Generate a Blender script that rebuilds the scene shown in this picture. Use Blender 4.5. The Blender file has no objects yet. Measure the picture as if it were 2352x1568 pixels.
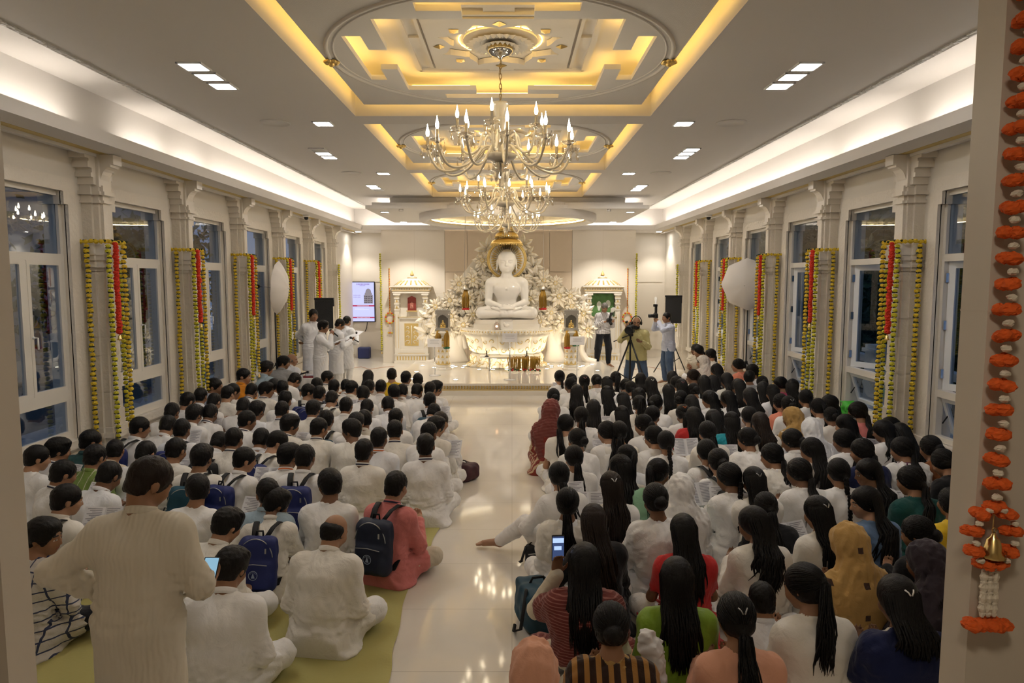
import bpy, math, random
import numpy as np
from mathutils import Vector, Matrix, Euler

random.seed(7)
RNG = np.random.default_rng(11)
scene = bpy.context.scene
COL = scene.collection
R = math.radians
PI = math.pi

# ------------------------------------------------------------------ camera, world, exposure
FPX = 1568.0                       # focal length in pixels at 2352 px frame width
CAM_Z = 2.4
PITCH = R(5.17)
cam_data = bpy.data.cameras.new("camera")
cam_data.sensor_width = 36.0
cam_data.lens = 36.0 * FPX / 2352.0
cam_data.clip_start = 0.05
cam_data.clip_end = 200
cam = bpy.data.objects.new("camera", cam_data)
COL.objects.link(cam)
cam.location = (0, 0, CAM_Z)
cam.rotation_euler = (R(90) - PITCH, 0, 0)
scene.camera = cam

world = bpy.data.worlds.new("dusk_sky")
scene.world = world
world.use_nodes = True
_bg = world.node_tree.nodes["Background"]
_bg.inputs[0].default_value = (0.20, 0.30, 0.52, 1)
_bg.inputs[1].default_value = 0.30

scene.view_settings.view_transform = 'Standard'
scene.view_settings.look = 'None'
scene.view_settings.exposure = 1.5
scene.view_settings.gamma = 1.0
scene.view_settings.use_curve_mapping = False
try:
    scene.cycles.max_bounces = 6
    scene.cycles.diffuse_bounces = 4
    scene.cycles.glossy_bounces = 3
    scene.cycles.transmission_bounces = 4
    scene.cycles.transparent_max_bounces = 8
    scene.cycles.sample_clamp_indirect = 4.0
    scene.cycles.caustics_reflective = False
    scene.cycles.caustics_refractive = False
    scene.cycles.use_denoising = True
    scene.cycles.use_light_tree = True
    scene.cycles.use_adaptive_sampling = True
    scene.cycles.adaptive_threshold = 0.03
except Exception:
    pass

XC = -0.10                         # the hall's centre line

# lamp strengths (radiance of the emitting surfaces)
S_PANEL = 25.0
S_COVE = 12.5
S_WARM = 5.4
S_BULB = 20.0
S_FLOORLIGHT = 34.0
S_RING = 7.0


def at(px, py, z=None, y=None):
    """A point of the hall seen at pixel (px, py) of the photograph, at height z or at depth y."""
    u, v = px - 1176.0, py - 784.0
    c, s = math.cos(PITCH), math.sin(PITCH)
    fw = FPX * c - v * s
    dn = v * c + FPX * s
    Y = (CAM_Z - z) * fw / dn if y is None else y
    return Vector((u / fw * Y, Y, CAM_Z - dn / fw * Y))


# ------------------------------------------------------------------ materials
MATS = {}


def mat(name, col, rough=0.5, metal=0.0, spec=0.5, emit=None, estr=0.0, bump=None, var=None, coat=0.0, trans=0.0,
        sheen=0.0, sss=0.0, ior=1.45, wrinkle=None, stretch=None):
    """Principled material; bump=(kind, scale, strength, distance), var=(scale, amount) mottles the base colour."""
    if name in MATS:
        return MATS[name]
    m = bpy.data.materials.new(name)
    m.use_nodes = True
    nt = m.node_tree
    b = nt.nodes["Principled BSDF"]
    b.inputs["Base Color"].default_value = (*col, 1)
    b.inputs["Roughness"].default_value = rough
    b.inputs["Metallic"].default_value = metal
    b.inputs["Specular IOR Level"].default_value = spec
    b.inputs["IOR"].default_value = ior
    b.inputs["Coat Weight"].default_value = coat
    b.inputs["Transmission Weight"].default_value = trans
    b.inputs["Sheen Weight"].default_value = sheen
    if sss:
        b.inputs["Subsurface Weight"].default_value = sss
        b.inputs["Subsurface Radius"].default_value = (0.02, 0.014, 0.01)
    if emit:
        b.inputs["Emission Color"].default_value = (*emit, 1)
        b.inputs["Emission Strength"].default_value = estr
    co = None
    if bump or var:
        tc = nt.nodes.new("ShaderNodeTexCoord")
        co = tc.outputs["Object"]
    if var:
        n = nt.nodes.new("ShaderNodeTexNoise")
        n.inputs["Scale"].default_value = var[0]
        n.inputs["Detail"].default_value = 4
        nt.links.new(co, n.inputs["Vector"])
        mx = nt.nodes.new("ShaderNodeMix")
        mx.data_type = 'RGBA'
        nt.links.new(n.outputs["Fac"], mx.inputs["Factor"])
        a = var[1]
        mx.inputs[6].default_value = (*[max(0, c * (1 - a)) for c in col], 1)
        mx.inputs[7].default_value = (*[min(1, c * (1 + a)) for c in col], 1)
        nt.links.new(mx.outputs[2], b.inputs["Base Color"])
    if bump:
        kind, sc, st, dist = bump
        bp = nt.nodes.new("ShaderNodeBump")
        bp.inputs["Strength"].default_value = st
        bp.inputs["Distance"].default_value = dist
        if kind == 'noise':
            t = nt.nodes.new("ShaderNodeTexNoise")
            t.inputs["Scale"].default_value = sc
            t.inputs["Detail"].default_value = 6
        elif kind == 'voronoi':
            t = nt.nodes.new("ShaderNodeTexVoronoi")
            t.inputs["Scale"].default_value = sc
        else:
            t = nt.nodes.new("ShaderNodeTexWave")
            t.inputs["Scale"].default_value = sc
            t.inputs["Distortion"].default_value = 4
            t.inputs["Detail"].default_value = 2
            t.bands_direction = kind[-1].upper() if kind[-1] in 'xyz' else 'X'
        nt.links.new(co, t.inputs["Vector"])
        nt.links.new(t.outputs[0], bp.inputs["Height"])
        if wrinkle:
            w = nt.nodes.new("ShaderNodeTexNoise")
            w.inputs["Scale"].default_value = wrinkle[0]
            w.inputs["Detail"].default_value = 3
            w.inputs["Distortion"].default_value = 1.4
            b2 = nt.nodes.new("ShaderNodeBump")
            b2.inputs["Strength"].default_value = wrinkle[1]
            b2.inputs["Distance"].default_value = wrinkle[2]
            nt.links.new(co, w.inputs["Vector"])
            nt.links.new(w.outputs[0], b2.inputs["Height"])
            nt.links.new(bp.outputs[0], b2.inputs["Normal"])
            nt.links.new(b2.outputs[0], b.inputs["Normal"])
        else:
            nt.links.new(bp.outputs[0], b.inputs["Normal"])
        if stretch:
            mp = nt.nodes.new("ShaderNodeMapping")
            mp.inputs["Scale"].default_value = stretch
            nt.links.new(co, mp.inputs["Vector"])
            nt.links.new(mp.outputs[0], t.inputs["Vector"])
    MATS[name] = m
    return m


def emitter(name, col, strength):
    if name in MATS:
        return MATS[name]
    m = bpy.data.materials.new(name)
    m.use_nodes = True
    nt = m.node_tree
    nt.nodes.clear()
    e = nt.nodes.new("ShaderNodeEmission")
    o = nt.nodes.new("ShaderNodeOutputMaterial")
    e.inputs[0].default_value = (*col, 1)
    e.inputs[1].default_value = strength
    nt.links.new(e.outputs[0], o.inputs[0])
    MATS[name] = m
    return m


def thin_glass(name, tint=(1, 1, 1), refl=0.10, rough=0.0, rmax=None):
    """Window pane / crystal: light passes straight through, plus a Fresnel reflection."""
    if name in MATS:
        return MATS[name]
    m = bpy.data.materials.new(name)
    m.use_nodes = True
    nt = m.node_tree
    nt.nodes.clear()
    o = nt.nodes.new("ShaderNodeOutputMaterial")
    t = nt.nodes.new("ShaderNodeBsdfTransparent")
    t.inputs[0].default_value = (*tint, 1)
    g = nt.nodes.new("ShaderNodeBsdfGlossy")
    g.inputs["Roughness"].default_value = rough
    g.inputs[0].default_value = (1, 1, 1, 1)
    lw = nt.nodes.new("ShaderNodeLayerWeight")
    lw.inputs[0].default_value = 0.35
    mp = nt.nodes.new("ShaderNodeMapRange")
    mp.inputs[1].default_value = 0
    mp.inputs[2].default_value = 1
    mp.inputs[3].default_value = refl
    mp.inputs[4].default_value = rmax or min(1, refl + 0.55)
    mx = nt.nodes.new("ShaderNodeMixShader")
    nt.links.new(lw.outputs["Facing"], mp.inputs[0])
    nt.links.new(mp.outputs[0], mx.inputs[0])
    nt.links.new(t.outputs[0], mx.inputs[1])
    nt.links.new(g.outputs[0], mx.inputs[2])
    nt.links.new(mx.outputs[0], o.inputs[0])
    MATS[name] = m
    return m


# ------------------------------------------------------------------ mesh builder
class MB:
    """Collects boxes, tubes, lathes ... and links them as ONE mesh object."""

    def __init__(s):
        s.v = []
        s.f = []
        s.m = []
        s.n = 0
        s.mi = 0
        s.smooth = []

    def add(s, verts, faces, smooth=False, mi=None):
        verts = np.asarray(verts, float).reshape(-1, 3)
        s.v.append(verts)
        o = s.n
        for f in faces:
            s.f.append([i + o for i in f])
            s.m.append(s.mi if mi is None else mi)
            s.smooth.append(smooth)
        s.n += len(verts)
        return s

    def box(s, x0, x1, y0, y1, z0, z1, mi=None):
        v = [(x, y, z) for x in (x0, x1) for y in (y0, y1) for z in (z0, z1)]
        f = [(0, 1, 3, 2), (4, 6, 7, 5), (0, 4, 5, 1), (2, 3, 7, 6), (0, 2, 6, 4), (1, 5, 7, 3)]
        return s.add(v, f, mi=mi)

    def obox(s, c, size, rot=None, bev=0.0, mi=None):
        """Oriented box, optionally with bevelled vertical-ish edges."""
        hx, hy, hz = [a / 2 for a in size]
        if bev <= 0:
            v = np.array([(x, y, z) for x in (-hx, hx) for y in (-hy, hy) for z in (-hz, hz)])
            f = [(0, 1, 3, 2), (4, 6, 7, 5), (0, 4, 5, 1), (2, 3, 7, 6), (0, 2, 6, 4), (1, 5, 7, 3)]
        else:
            b = bev
            ring = []
            for z, k in ((-hz, b), (-hz + b, 0), (hz - b, 0), (hz, b)):
                ax, ay = hx - k, hy - k
                ring.append([(ax - b, -ay, z), (ax, -ay + b, z), (ax, ay - b, z), (ax - b, ay, z), (-ax + b, ay, z), (-ax, ay - b, z), (-ax, -ay + b, z), (-ax + b, -ay, z)])
            v = np.array([p for r in ring for p in r])
            f = [tuple(range(7, -1, -1)), tuple(range(24, 32))]
            for r in range(3):
                for i in range(8):
                    j = (i + 1) % 8
                    f.append((r * 8 + i, r * 8 + j, r * 8 + 8 + j, r * 8 + 8 + i))
        if rot is not None:
            v = v @ np.array(rot.to_3x3() if hasattr(rot, 'to_3x3') else rot.to_matrix()).T
        return s.add(v + np.array(c), f, mi=mi)

    def prism(s, poly, z0, z1, mi=None, axis='z', smooth=False):
        """Extrude a polygon (counter-clockwise) along an axis."""
        n = len(poly)
        v = []
        for h in (z0, z1):
            for a, b in poly:
                v.append((a, b, h) if axis == 'z' else (a, h, b) if axis == 'y' else (h, a, b))
        f = [tuple(range(n - 1, -1, -1)), tuple(range(n, 2 * n))]
        for i in range(n):
            j = (i + 1) % n
            f.append((i, j, n + j, n + i))
        if axis == 'y':
            f = [tuple(reversed(q)) for q in f]
        return s.add(v, f, smooth=smooth, mi=mi)

    def lathe(s, prof, c=(0, 0, 0), n=24, mi=None, smooth=True, rot=None, sx=1.0, sy=1.0, a0=0.0, cap=True):
        """prof: list of (r, z)."""
        v = []
        for r, z in prof:
            for i in range(n):
                a = a0 + 2 * PI * i / n
                v.append((r * math.cos(a) * sx, r * math.sin(a) * sy, z))
        v = np.array(v)
        f = []
        for k in range(len(prof) - 1):
            for i in range(n):
                j = (i + 1) % n
                f.append((k * n + i, k * n + j, (k + 1) * n + j, (k + 1) * n + i))
        if cap:
            if prof[0][0] > 1e-6:
                f.append(tuple(range(n - 1, -1, -1)))
            if prof[-1][0] > 1e-6:
                f.append(tuple(range((len(prof) - 1) * n, len(prof) * n)))
        if rot is not None:
            v = v @ np.array(rot.to_matrix() if hasattr(rot, 'to_matrix') else rot).T
        return s.add(v + np.array(c), f, smooth=smooth, mi=mi)

    def tube(s, pts, r, n=8, mi=None, smooth=True, cap=True, flat=None):
        """Tube along points; r a number or one per point; flat squashes the section along the second axis."""
        P = [np.array(p, float) for p in pts]
        k = len(P)
        rs = [r] * k if np.isscalar(r) else list(r)
        T = []
        for i in range(k):
            d = P[min(i + 1, k - 1)] - P[max(i - 1, 0)]
            T.append(d / (np.linalg.norm(d) + 1e-12))
        up = np.array((0, 0, 1.0)) if abs(T[0][2]) < 0.9 else np.array((0, 1.0, 0))
        N = np.cross(up, T[0])
        N /= np.linalg.norm(N) + 1e-12
        v = []
        ca = [(math.cos(2 * PI * i / n), math.sin(2 * PI * i / n)) for i in range(n)]
        for i in range(k):
            N = N - T[i] * np.dot(N, T[i])
            N /= np.linalg.norm(N) + 1e-12
            B = np.cross(T[i], N)
            fl = 1.0 if flat is None else flat
            for a, b in ca:
                v.append(P[i] + rs[i] * (N * a + B * b * fl))
        f = []
        for q in range(k - 1):
            for i in range(n):
                j = (i + 1) % n
                f.append((q * n + i, q * n + j, (q + 1) * n + j, (q + 1) * n + i))
        if cap:
            f.append(tuple(range(n - 1, -1, -1)))
            f.append(tuple(range((k - 1) * n, k * n)))
        return s.add(v, f, smooth=smooth, mi=mi)

    def ball(s, c, r, n=10, m=7, mi=None, sc=(1, 1, 1)):
        prof = []
        for i in range(m + 1):
            t = PI * i / m
            prof.append((max(1e-7, r * math.sin(t)), -r * math.cos(t)))
        v0 = len(s.v)
        s.lathe(prof, (0, 0, 0), n, mi=mi, cap=False)
        s.v[v0] = s.v[v0] * np.array(sc) + np.array(c)
        return s

    def quad(s, a, b, c, d, mi=None):
        return s.add([a, b, c, d], [(0, 1, 2, 3)], mi=mi)

    def transform(s, M):
        A = np.array(M)
        s.v = [p @ A[:3, :3].T + A[:3, 3] for p in s.v]
        return s

    def mesh(s, name):
        me = bpy.data.meshes.new(name)
        V = np.concatenate(s.v) if s.v else np.zeros((0, 3))
        me.from_pydata(V.tolist(), [], s.f)
        me.polygons.foreach_set("material_index", np.array(s.m, dtype=np.int32))
        me.polygons.foreach_set("use_smooth", np.array(s.smooth, dtype=bool))
        me.update()
        return me

    def build(s, name, mats, parent=None, loc=None):
        return obj(name, s.mesh(name), mats, parent, loc)


def obj(name, me, mats, parent=None, loc=None):
    if mats is not None:
        for m in (mats if isinstance(mats, (list, tuple)) else [mats]):
            me.materials.append(m)
    o = bpy.data.objects.new(name, me)
    COL.objects.link(o)
    if parent is not None:
        o.parent = parent
    if loc is not None:
        o.location = loc
    return o


def empty(name, loc=(0, 0, 0), rz=0.0, parent=None):
    o = bpy.data.objects.new(name, None)
    o.empty_display_size = 0.1
    COL.objects.link(o)
    o.location = loc
    o.rotation_euler = (0, 0, rz)
    if parent is not None:
        o.parent = parent
    return o


def tag(o, label=None, cat=None, group=None, kind=None):
    if label:
        o["label"] = label
    if cat:
        o["category"] = cat
    if group:
        o["group"] = group
    if kind:
        o["kind"] = kind
    return o


def struct(name, mb, mats, label=None, cat=None):
    o = mb.build(name, mats)
    return tag(o, label, cat, None, "structure")


def copy_tree(o, parent=None):
    c = o.copy()
    COL.objects.link(c)
    if parent is not None:
        c.parent = parent
    for ch in list(o.children):
        copy_tree(ch, c)
    return c


# ------------------------------------------------------------------ implicit surfaces (smooth sculpted shapes)
class Vol:
    """A distance field on a grid: smooth unions of limbs, turned into one continuous mesh."""

    def __init__(s, lo, hi, h):
        s.lo = np.array(lo, float)
        s.h = h
        s.n = np.maximum(4, np.ceil((np.array(hi, float) - s.lo) / h).astype(int) + 1)
        s.D = np.full(tuple(s.n), 1.0, np.float32)
        s.ax = [(s.lo[i] + np.arange(s.n[i]) * h).astype(np.float32) for i in range(3)]

    def _slice(s, lo, hi, pad):
        a = np.clip(np.floor((np.array(lo) - pad - s.lo) / s.h).astype(int), 0, s.n - 1)
        b = np.clip(np.ceil((np.array(hi) + pad - s.lo) / s.h).astype(int) + 1, 1, s.n)
        if np.any(b <= a):
            return None
        sl = tuple(slice(a[i], b[i]) for i in range(3))
        X, Y, Z = np.meshgrid(*[s.ax[i][sl[i]] for i in range(3)], indexing='ij', sparse=True)
        return sl, X, Y, Z

    def _comb(s, sl, d, k, op):
        A = s.D[sl]
        if op == 'add':
            if k > 0:
                h = np.maximum(k - np.abs(A - d), 0) / k
                s.D[sl] = np.minimum(A, d) - h * h * k * 0.25
            else:
                s.D[sl] = np.minimum(A, d)
        elif op == 'sub':
            d = -d
            if k > 0:
                h = np.maximum(k - np.abs(A - d), 0) / k
                s.D[sl] = np.maximum(A, d) + h * h * k * 0.25
            else:
                s.D[sl] = np.maximum(A, d)

    def cap(s, a, b, r1, r2=None, k=0.03, op='add', st=(1, 1, 1)):
        """Tapered limb from a to b; st stretches the section along the axes."""
        r2 = r1 if r2 is None else r2
        a = np.array(a, float)
        b = np.array(b, float)
        st = np.array(st, float)
        rm = max(r1, r2)
        q = s._slice(np.minimum(a, b) - rm * st, np.maximum(a, b) + rm * st, k + 2.5 * s.h)
        if q is None:
            return s
        sl, X, Y, Z = q
        m = (a + b) / 2
        A = (a - m) / st
        B = (b - m) / st
        px, py, pz = (X - m[0]) / st[0] - A[0], (Y - m[1]) / st[1] - A[1], (Z - m[2]) / st[2] - A[2]
        ba = B - A
        L2 = float(ba @ ba) + 1e-12
        t = np.clip((px * ba[0] + py * ba[1] + pz * ba[2]) / L2, 0, 1)
        d = np.sqrt((px - ba[0] * t) ** 2 + (py - ba[1] * t) ** 2 + (pz - ba[2] * t) ** 2) - (r1 + (r2 - r1) * t)
        s._comb(sl, d.astype(np.float32), k, op)
        return s

    def ell(s, c, r, rot=None, k=0.03, op='add'):
        c = np.array(c, float)
        r = np.array(r, float)
        rm = float(r.max())
        q = s._slice(c - rm, c + rm, k + 2.5 * s.h)
        if q is None:
            return s
        sl, X, Y, Z = q
        x, y, z = X - c[0], Y - c[1], Z - c[2]
        if rot is not None:
            M = np.array(rot)      # columns are the local axes
            x, y, z = (x * M[0, i] + y * M[1, i] + z * M[2, i] for i in range(3))
        k0 = np.sqrt((x / r[0]) ** 2 + (y / r[1]) ** 2 + (z / r[2]) ** 2)
        k1 = np.sqrt((x / r[0] ** 2) ** 2 + (y / r[1] ** 2) ** 2 + (z / r[2] ** 2) ** 2)
        d = k0 * (k0 - 1) / (k1 + 1e-9)
        s._comb(sl, d.astype(np.float32), k, op)
        return s

    def box(s, c, half, rad=0.02, rot=None, k=0.02, op='add'):
        c = np.array(c, float)
        hf = np.array(half, float) - rad
        rm = float(np.linalg.norm(half))
        q = s._slice(c - rm, c + rm, k + 2.5 * s.h)
        if q is None:
            return s
        sl, X, Y, Z = q
        x, y, z = X - c[0], Y - c[1], Z - c[2]
        if rot is not None:
            M = np.array(rot)
            x, y, z = (x * M[0, i] + y * M[1, i] + z * M[2, i] for i in range(3))
        qx, qy, qz = np.abs(x) - hf[0], np.abs(y) - hf[1], np.abs(z) - hf[2]
        d = np.sqrt(np.maximum(qx, 0) ** 2 + np.maximum(qy, 0) ** 2 + np.maximum(qz, 0) ** 2) + np.minimum(np.maximum(qx, np.maximum(qy, qz)), 0) - rad
        s._comb(sl, d.astype(np.float32), k, op)
        return s

    def half(s, n, off, k=0.0):
        """Keep the side where n.p <= off."""
        n = np.array(n, float)
        n /= np.linalg.norm(n)
        X, Y, Z = np.meshgrid(*s.ax, indexing='ij', sparse=True)
        d = (X * n[0] + Y * n[1] + Z * n[2] - off).astype(np.float32)
        if k > 0:
            h = np.maximum(k - np.abs(s.D - d), 0) / k
            s.D = np.maximum(s.D, d) + h * h * k * 0.25
        else:
            s.D = np.maximum(s.D, d)
        return s

    def waves(s, amp, lam, seed=0, n=5, st=(1, 1, 1), mask=None):
        """Soft folds: a few warped waves added to the distance."""
        rg = np.random.default_rng(seed)
        X, Y, Z = np.meshgrid(*s.ax, indexing='ij', sparse=True)
        w = 0
        for i in range(n):
            dv = rg.normal(size=3) * np.array(st)
            dv /= np.linalg.norm(dv)
            l = lam * rg.uniform(0.6, 1.6)
            ph = rg.uniform(0, 6.28)
            e = rg.normal(size=3)
            w = w + np.sin((X * dv[0] + Y * dv[1] + Z * dv[2]) * (2 * PI / l) + ph + 1.3 * np.sin((X * e[0] + Y * e[1] + Z * e[2]) * (2.2 / l) + ph * 2))
        w = (w / math.sqrt(n)).astype(np.float32)
        if mask is not None:
            w = w * mask(X, Y, Z).astype(np.float32)
        s.D = s.D + amp * w
        return s

    def nets(s, smooth=1):
        """Surface nets -> vertices, quads."""
        D = s.D.copy()
        D[0], D[-1], D[:, 0], D[:, -1], D[:, :, 0], D[:, :, -1] = [np.maximum(q, 1e-3) for q in (D[0], D[-1], D[:, 0], D[:, -1], D[:, :, 0], D[:, :, -1])]
        I = D < 0
        nx, ny, nz = D.shape
        c = np.zeros((nx - 1, ny - 1, nz - 1), np.uint8)
        for dx in (0, 1):
            for dy in (0, 1):
                for dz in (0, 1):
                    c += I[dx:nx - 1 + dx, dy:ny - 1 + dy, dz:nz - 1 + dz]
        act = (c > 0) & (c < 8)
        ii = np.argwhere(act)
        if len(ii) == 0:
            return np.zeros((0, 3)), np.zeros((0, 4), int)
        idx = np.full(act.shape, -1, np.int32)
        idx[act] = np.arange(len(ii))
        off = np.array([(0, 0, 0), (1, 0, 0), (0, 1, 0), (1, 1, 0), (0, 0, 1), (1, 0, 1), (0, 1, 1), (1, 1, 1)])
        vals = np.stack([D[ii[:, 0] + o[0], ii[:, 1] + o[1], ii[:, 2] + o[2]] for o in off], 1)
        acc = np.zeros((len(ii), 3))
        cnt = np.zeros(len(ii))
        for a, b in ((0, 1), (2, 3), (4, 5), (6, 7), (0, 2), (1, 3), (4, 6), (5, 7), (0, 4), (1, 5), (2, 6), (3, 7)):
            va, vb = vals[:, a], vals[:, b]
            m = (va < 0) != (vb < 0)
            t = np.where(m, va / np.where(m, va - vb, 1), 0)
            p = off[a] + t[:, None] * (off[b] - off[a])
            acc += p * m[:, None]
            cnt += m
        V = s.lo + (ii + acc / cnt[:, None]) * s.h
        F = []
        for ax in range(3):
            sl0 = [slice(None)] * 3
            sl1 = [slice(None)] * 3
            sl0[ax] = slice(0, -1)
            sl1[ax] = slice(1, None)
            A, B = I[tuple(sl0)], I[tuple(sl1)]
            e = np.argwhere(A != B)
            o1, o2 = (ax + 1) % 3, (ax + 2) % 3
            e = e[(e[:, o1] > 0) & (e[:, o2] > 0) & (e[:, o1] < s.n[o1] - 1) & (e[:, o2] < s.n[o2] - 1)]
            if len(e) == 0:
                continue
            ins = A[e[:, 0], e[:, 1], e[:, 2]]
            q = []
            for d1, d2 in ((-1, -1), (0, -1), (0, 0), (-1, 0)):
                t = e.copy()
                t[:, o1] += d1
                t[:, o2] += d2
                q.append(idx[t[:, 0], t[:, 1], t[:, 2]])
            q = np.stack(q, 1)
            q[~ins] = q[~ins][:, ::-1]
            F.append(q)
        F = np.concatenate(F)
        F = F[(F >= 0).all(1)]
        for _ in range(smooth):
            S = np.zeros_like(V)
            N = np.zeros(len(V))
            for i in range(4):
                a, b = F[:, i], F[:, (i + 1) % 4]
                for j in range(3):
                    S[:, j] += np.bincount(a, V[b, j], len(V)) + np.bincount(b, V[a, j], len(V))
                N += np.bincount(a, minlength=len(V)) + np.bincount(b, minlength=len(V))
            V = 0.5 * V + 0.5 * S / np.maximum(N, 1)[:, None]
        return V, F

    def mesh(s, name, smooth=1, extra=None, paint=None):
        V, F = s.nets(smooth)
        return np_mesh(name, V, F, extra, paint)


def np_mesh(name, V, F, extra=None, paint=None):
    """Mesh from arrays of vertices and quads; extra: an MB appended; paint: f(face centres) -> material indices."""
    mi = np.zeros(len(F), np.int32)
    if paint is not None and len(F):
        mi = paint(V[F].mean(1)).astype(np.int32)
    me = bpy.data.meshes.new(name)
    nv, nf = len(V), len(F)
    li = F.ravel().astype(np.int32)
    ls = (np.arange(nf) * 4).astype(np.int32)
    lt = np.full(nf, 4, np.int32)
    if extra is not None and extra.n:
        EV = np.concatenate(extra.v)
        V = np.concatenate([V, EV]) if nv else EV
        el = np.array([i for f in extra.f for i in f], np.int32) + nv
        et = np.array([len(f) for f in extra.f], np.int32)
        es = np.concatenate([[0], np.cumsum(et)[:-1]]).astype(np.int32) + len(li)
        li = np.concatenate([li, el])
        ls = np.concatenate([ls, es])
        lt = np.concatenate([lt, et])
        mi = np.concatenate([mi, np.array(extra.m, np.int32)])
    me.vertices.add(len(V))
    me.vertices.foreach_set("co", V.astype(np.float32).ravel())
    me.loops.add(len(li))
    me.loops.foreach_set("vertex_index", li.astype(np.int32))
    me.polygons.add(len(ls))
    me.polygons.foreach_set("loop_start", ls.astype(np.int32))
    try:
        me.polygons.foreach_set("loop_total", lt.astype(np.int32))
    except Exception:
        pass
    me.polygons.foreach_set("material_index", mi)
    me.polygons.foreach_set("use_smooth", np.ones(len(ls), bool))
    me.update(calc_edges=True)
    me.validate()
    return me
# ------------------------------------------------------------------ shared room materials
M_WALL = mat("white_paint", (0.74, 0.69, 0.61), 0.55, spec=0.3)
M_CEIL = mat("ceiling_paint", (0.72, 0.69, 0.66), 0.75, spec=0.2)
M_MARBLE = mat("white_marble", (0.77, 0.71, 0.62), 0.22, spec=0.5, var=(1.3, 0.04))
M_CARVE = mat("carved_marble", (0.76, 0.70, 0.61), 0.4, spec=0.4, bump=('noise', 22, 0.55, 0.02))
M_BEIGE = mat("beige_stone_panel", (0.66, 0.55, 0.42), 0.3, spec=0.5)
M_JAMB = mat("cream_marble", (0.60, 0.53, 0.44), 0.35, var=(3, 0.06))
M_FRAME = mat("cream_window_frame", (0.74, 0.70, 0.63), 0.35)
M_FRAMEW = mat("white_window_frame", (0.80, 0.82, 0.84), 0.35)
M_GOLD = mat("gold_leaf", (0.83, 0.60, 0.22), 0.32, metal=0.85)
M_GOLDP = mat("gold_paint", (0.72, 0.53, 0.20), 0.42, metal=0.35)
M_STEEL = mat("polished_steel", (0.72, 0.72, 0.72), 0.16, metal=1.0)
M_BLACK = mat("black_plastic", (0.012, 0.012, 0.013), 0.45)
M_GLASS = thin_glass("window_glass", (0.72, 0.76, 0.78), 0.03, rmax=.30)
E_PANEL = emitter("panel_light", (1.0, 0.965, 0.925), S_PANEL)
E_COVE = emitter("cove_strip", (1.0, 0.92, 0.81), S_COVE)
E_WARM = emitter("warm_strip", (1.0, 0.60, 0.13), S_WARM)
M_SEAM = mat("stone_joint", (0.60, 0.53, 0.44), 0.6)


def floor_material():
    m = bpy.data.materials.new("polished_marble_floor")
    m.use_nodes = True
    nt = m.node_tree
    b = nt.nodes["Principled BSDF"]
    b.inputs["Roughness"].default_value = 0.07
    b.inputs["Specular IOR Level"].default_value = 0.6
    tc = nt.nodes.new("ShaderNodeTexCoord")
    br = nt.nodes.new("ShaderNodeTexBrick")
    br.offset = 0.0
    br.inputs["Scale"].default_value = 1.0
    br.inputs["Mortar Size"].default_value = 0.002
    br.inputs["Brick Width"].default_value = 1.2
    br.inputs["Row Height"].default_value = 0.8
    n = nt.nodes.new("ShaderNodeTexNoise")
    n.inputs["Scale"].default_value = 1.1
    n.inputs["Detail"].default_value = 7
    n.inputs["Distortion"].default_value = 1.5
    mx = nt.nodes.new("ShaderNodeMix")
    mx.data_type = 'RGBA'
    mx.inputs[6].default_value = (0.66, 0.61, 0.53, 1)
    mx.inputs[7].default_value = (0.76, 0.71, 0.63, 1)
    nt.links.new(tc.outputs["Object"], br.inputs["Vector"])
    nt.links.new(tc.outputs["Object"], n.inputs["Vector"])
    nt.links.new(n.outputs["Fac"], mx.inputs["Factor"])
    nt.links.new(mx.outputs[2], br.inputs["Color1"])
    nt.links.new(mx.outputs[2], br.inputs["Color2"])
    br.inputs["Mortar"].default_value = (0.48, 0.43, 0.36, 1)
    nt.links.new(br.outputs["Color"], b.inputs["Base Color"])
    return m


M_FLOOR = floor_material()

# ------------------------------------------------------------------ shell
WALLX = 4.80          # wall face, from the centre line
SOF = 3.82            # underside of the side soffits
ZM = 4.20             # main ceiling
ZT = 4.42             # tray above the coves
YB = 19.7             # marble back wall
YA = 21.1             # back of the alcoves
MAINX = 3.45
MAINY = 16.9
COFFER_Y = (6.08, 9.79, 13.45)
COL_Y = [8.0 + 2.07 * k for k in range(-1, 6)]
WIN_Y = [6.965 + 2.07 * k for k in range(6)]
WHW, WZ0, WZ1 = 0.62, 0.62, 3.36

fl = MB()
fl.box(-5.5, 5.3, 1.9, 21.4, -0.1, 0)
struct("floor", fl, M_FLOOR, "polished white marble floor of the hall")


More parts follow.
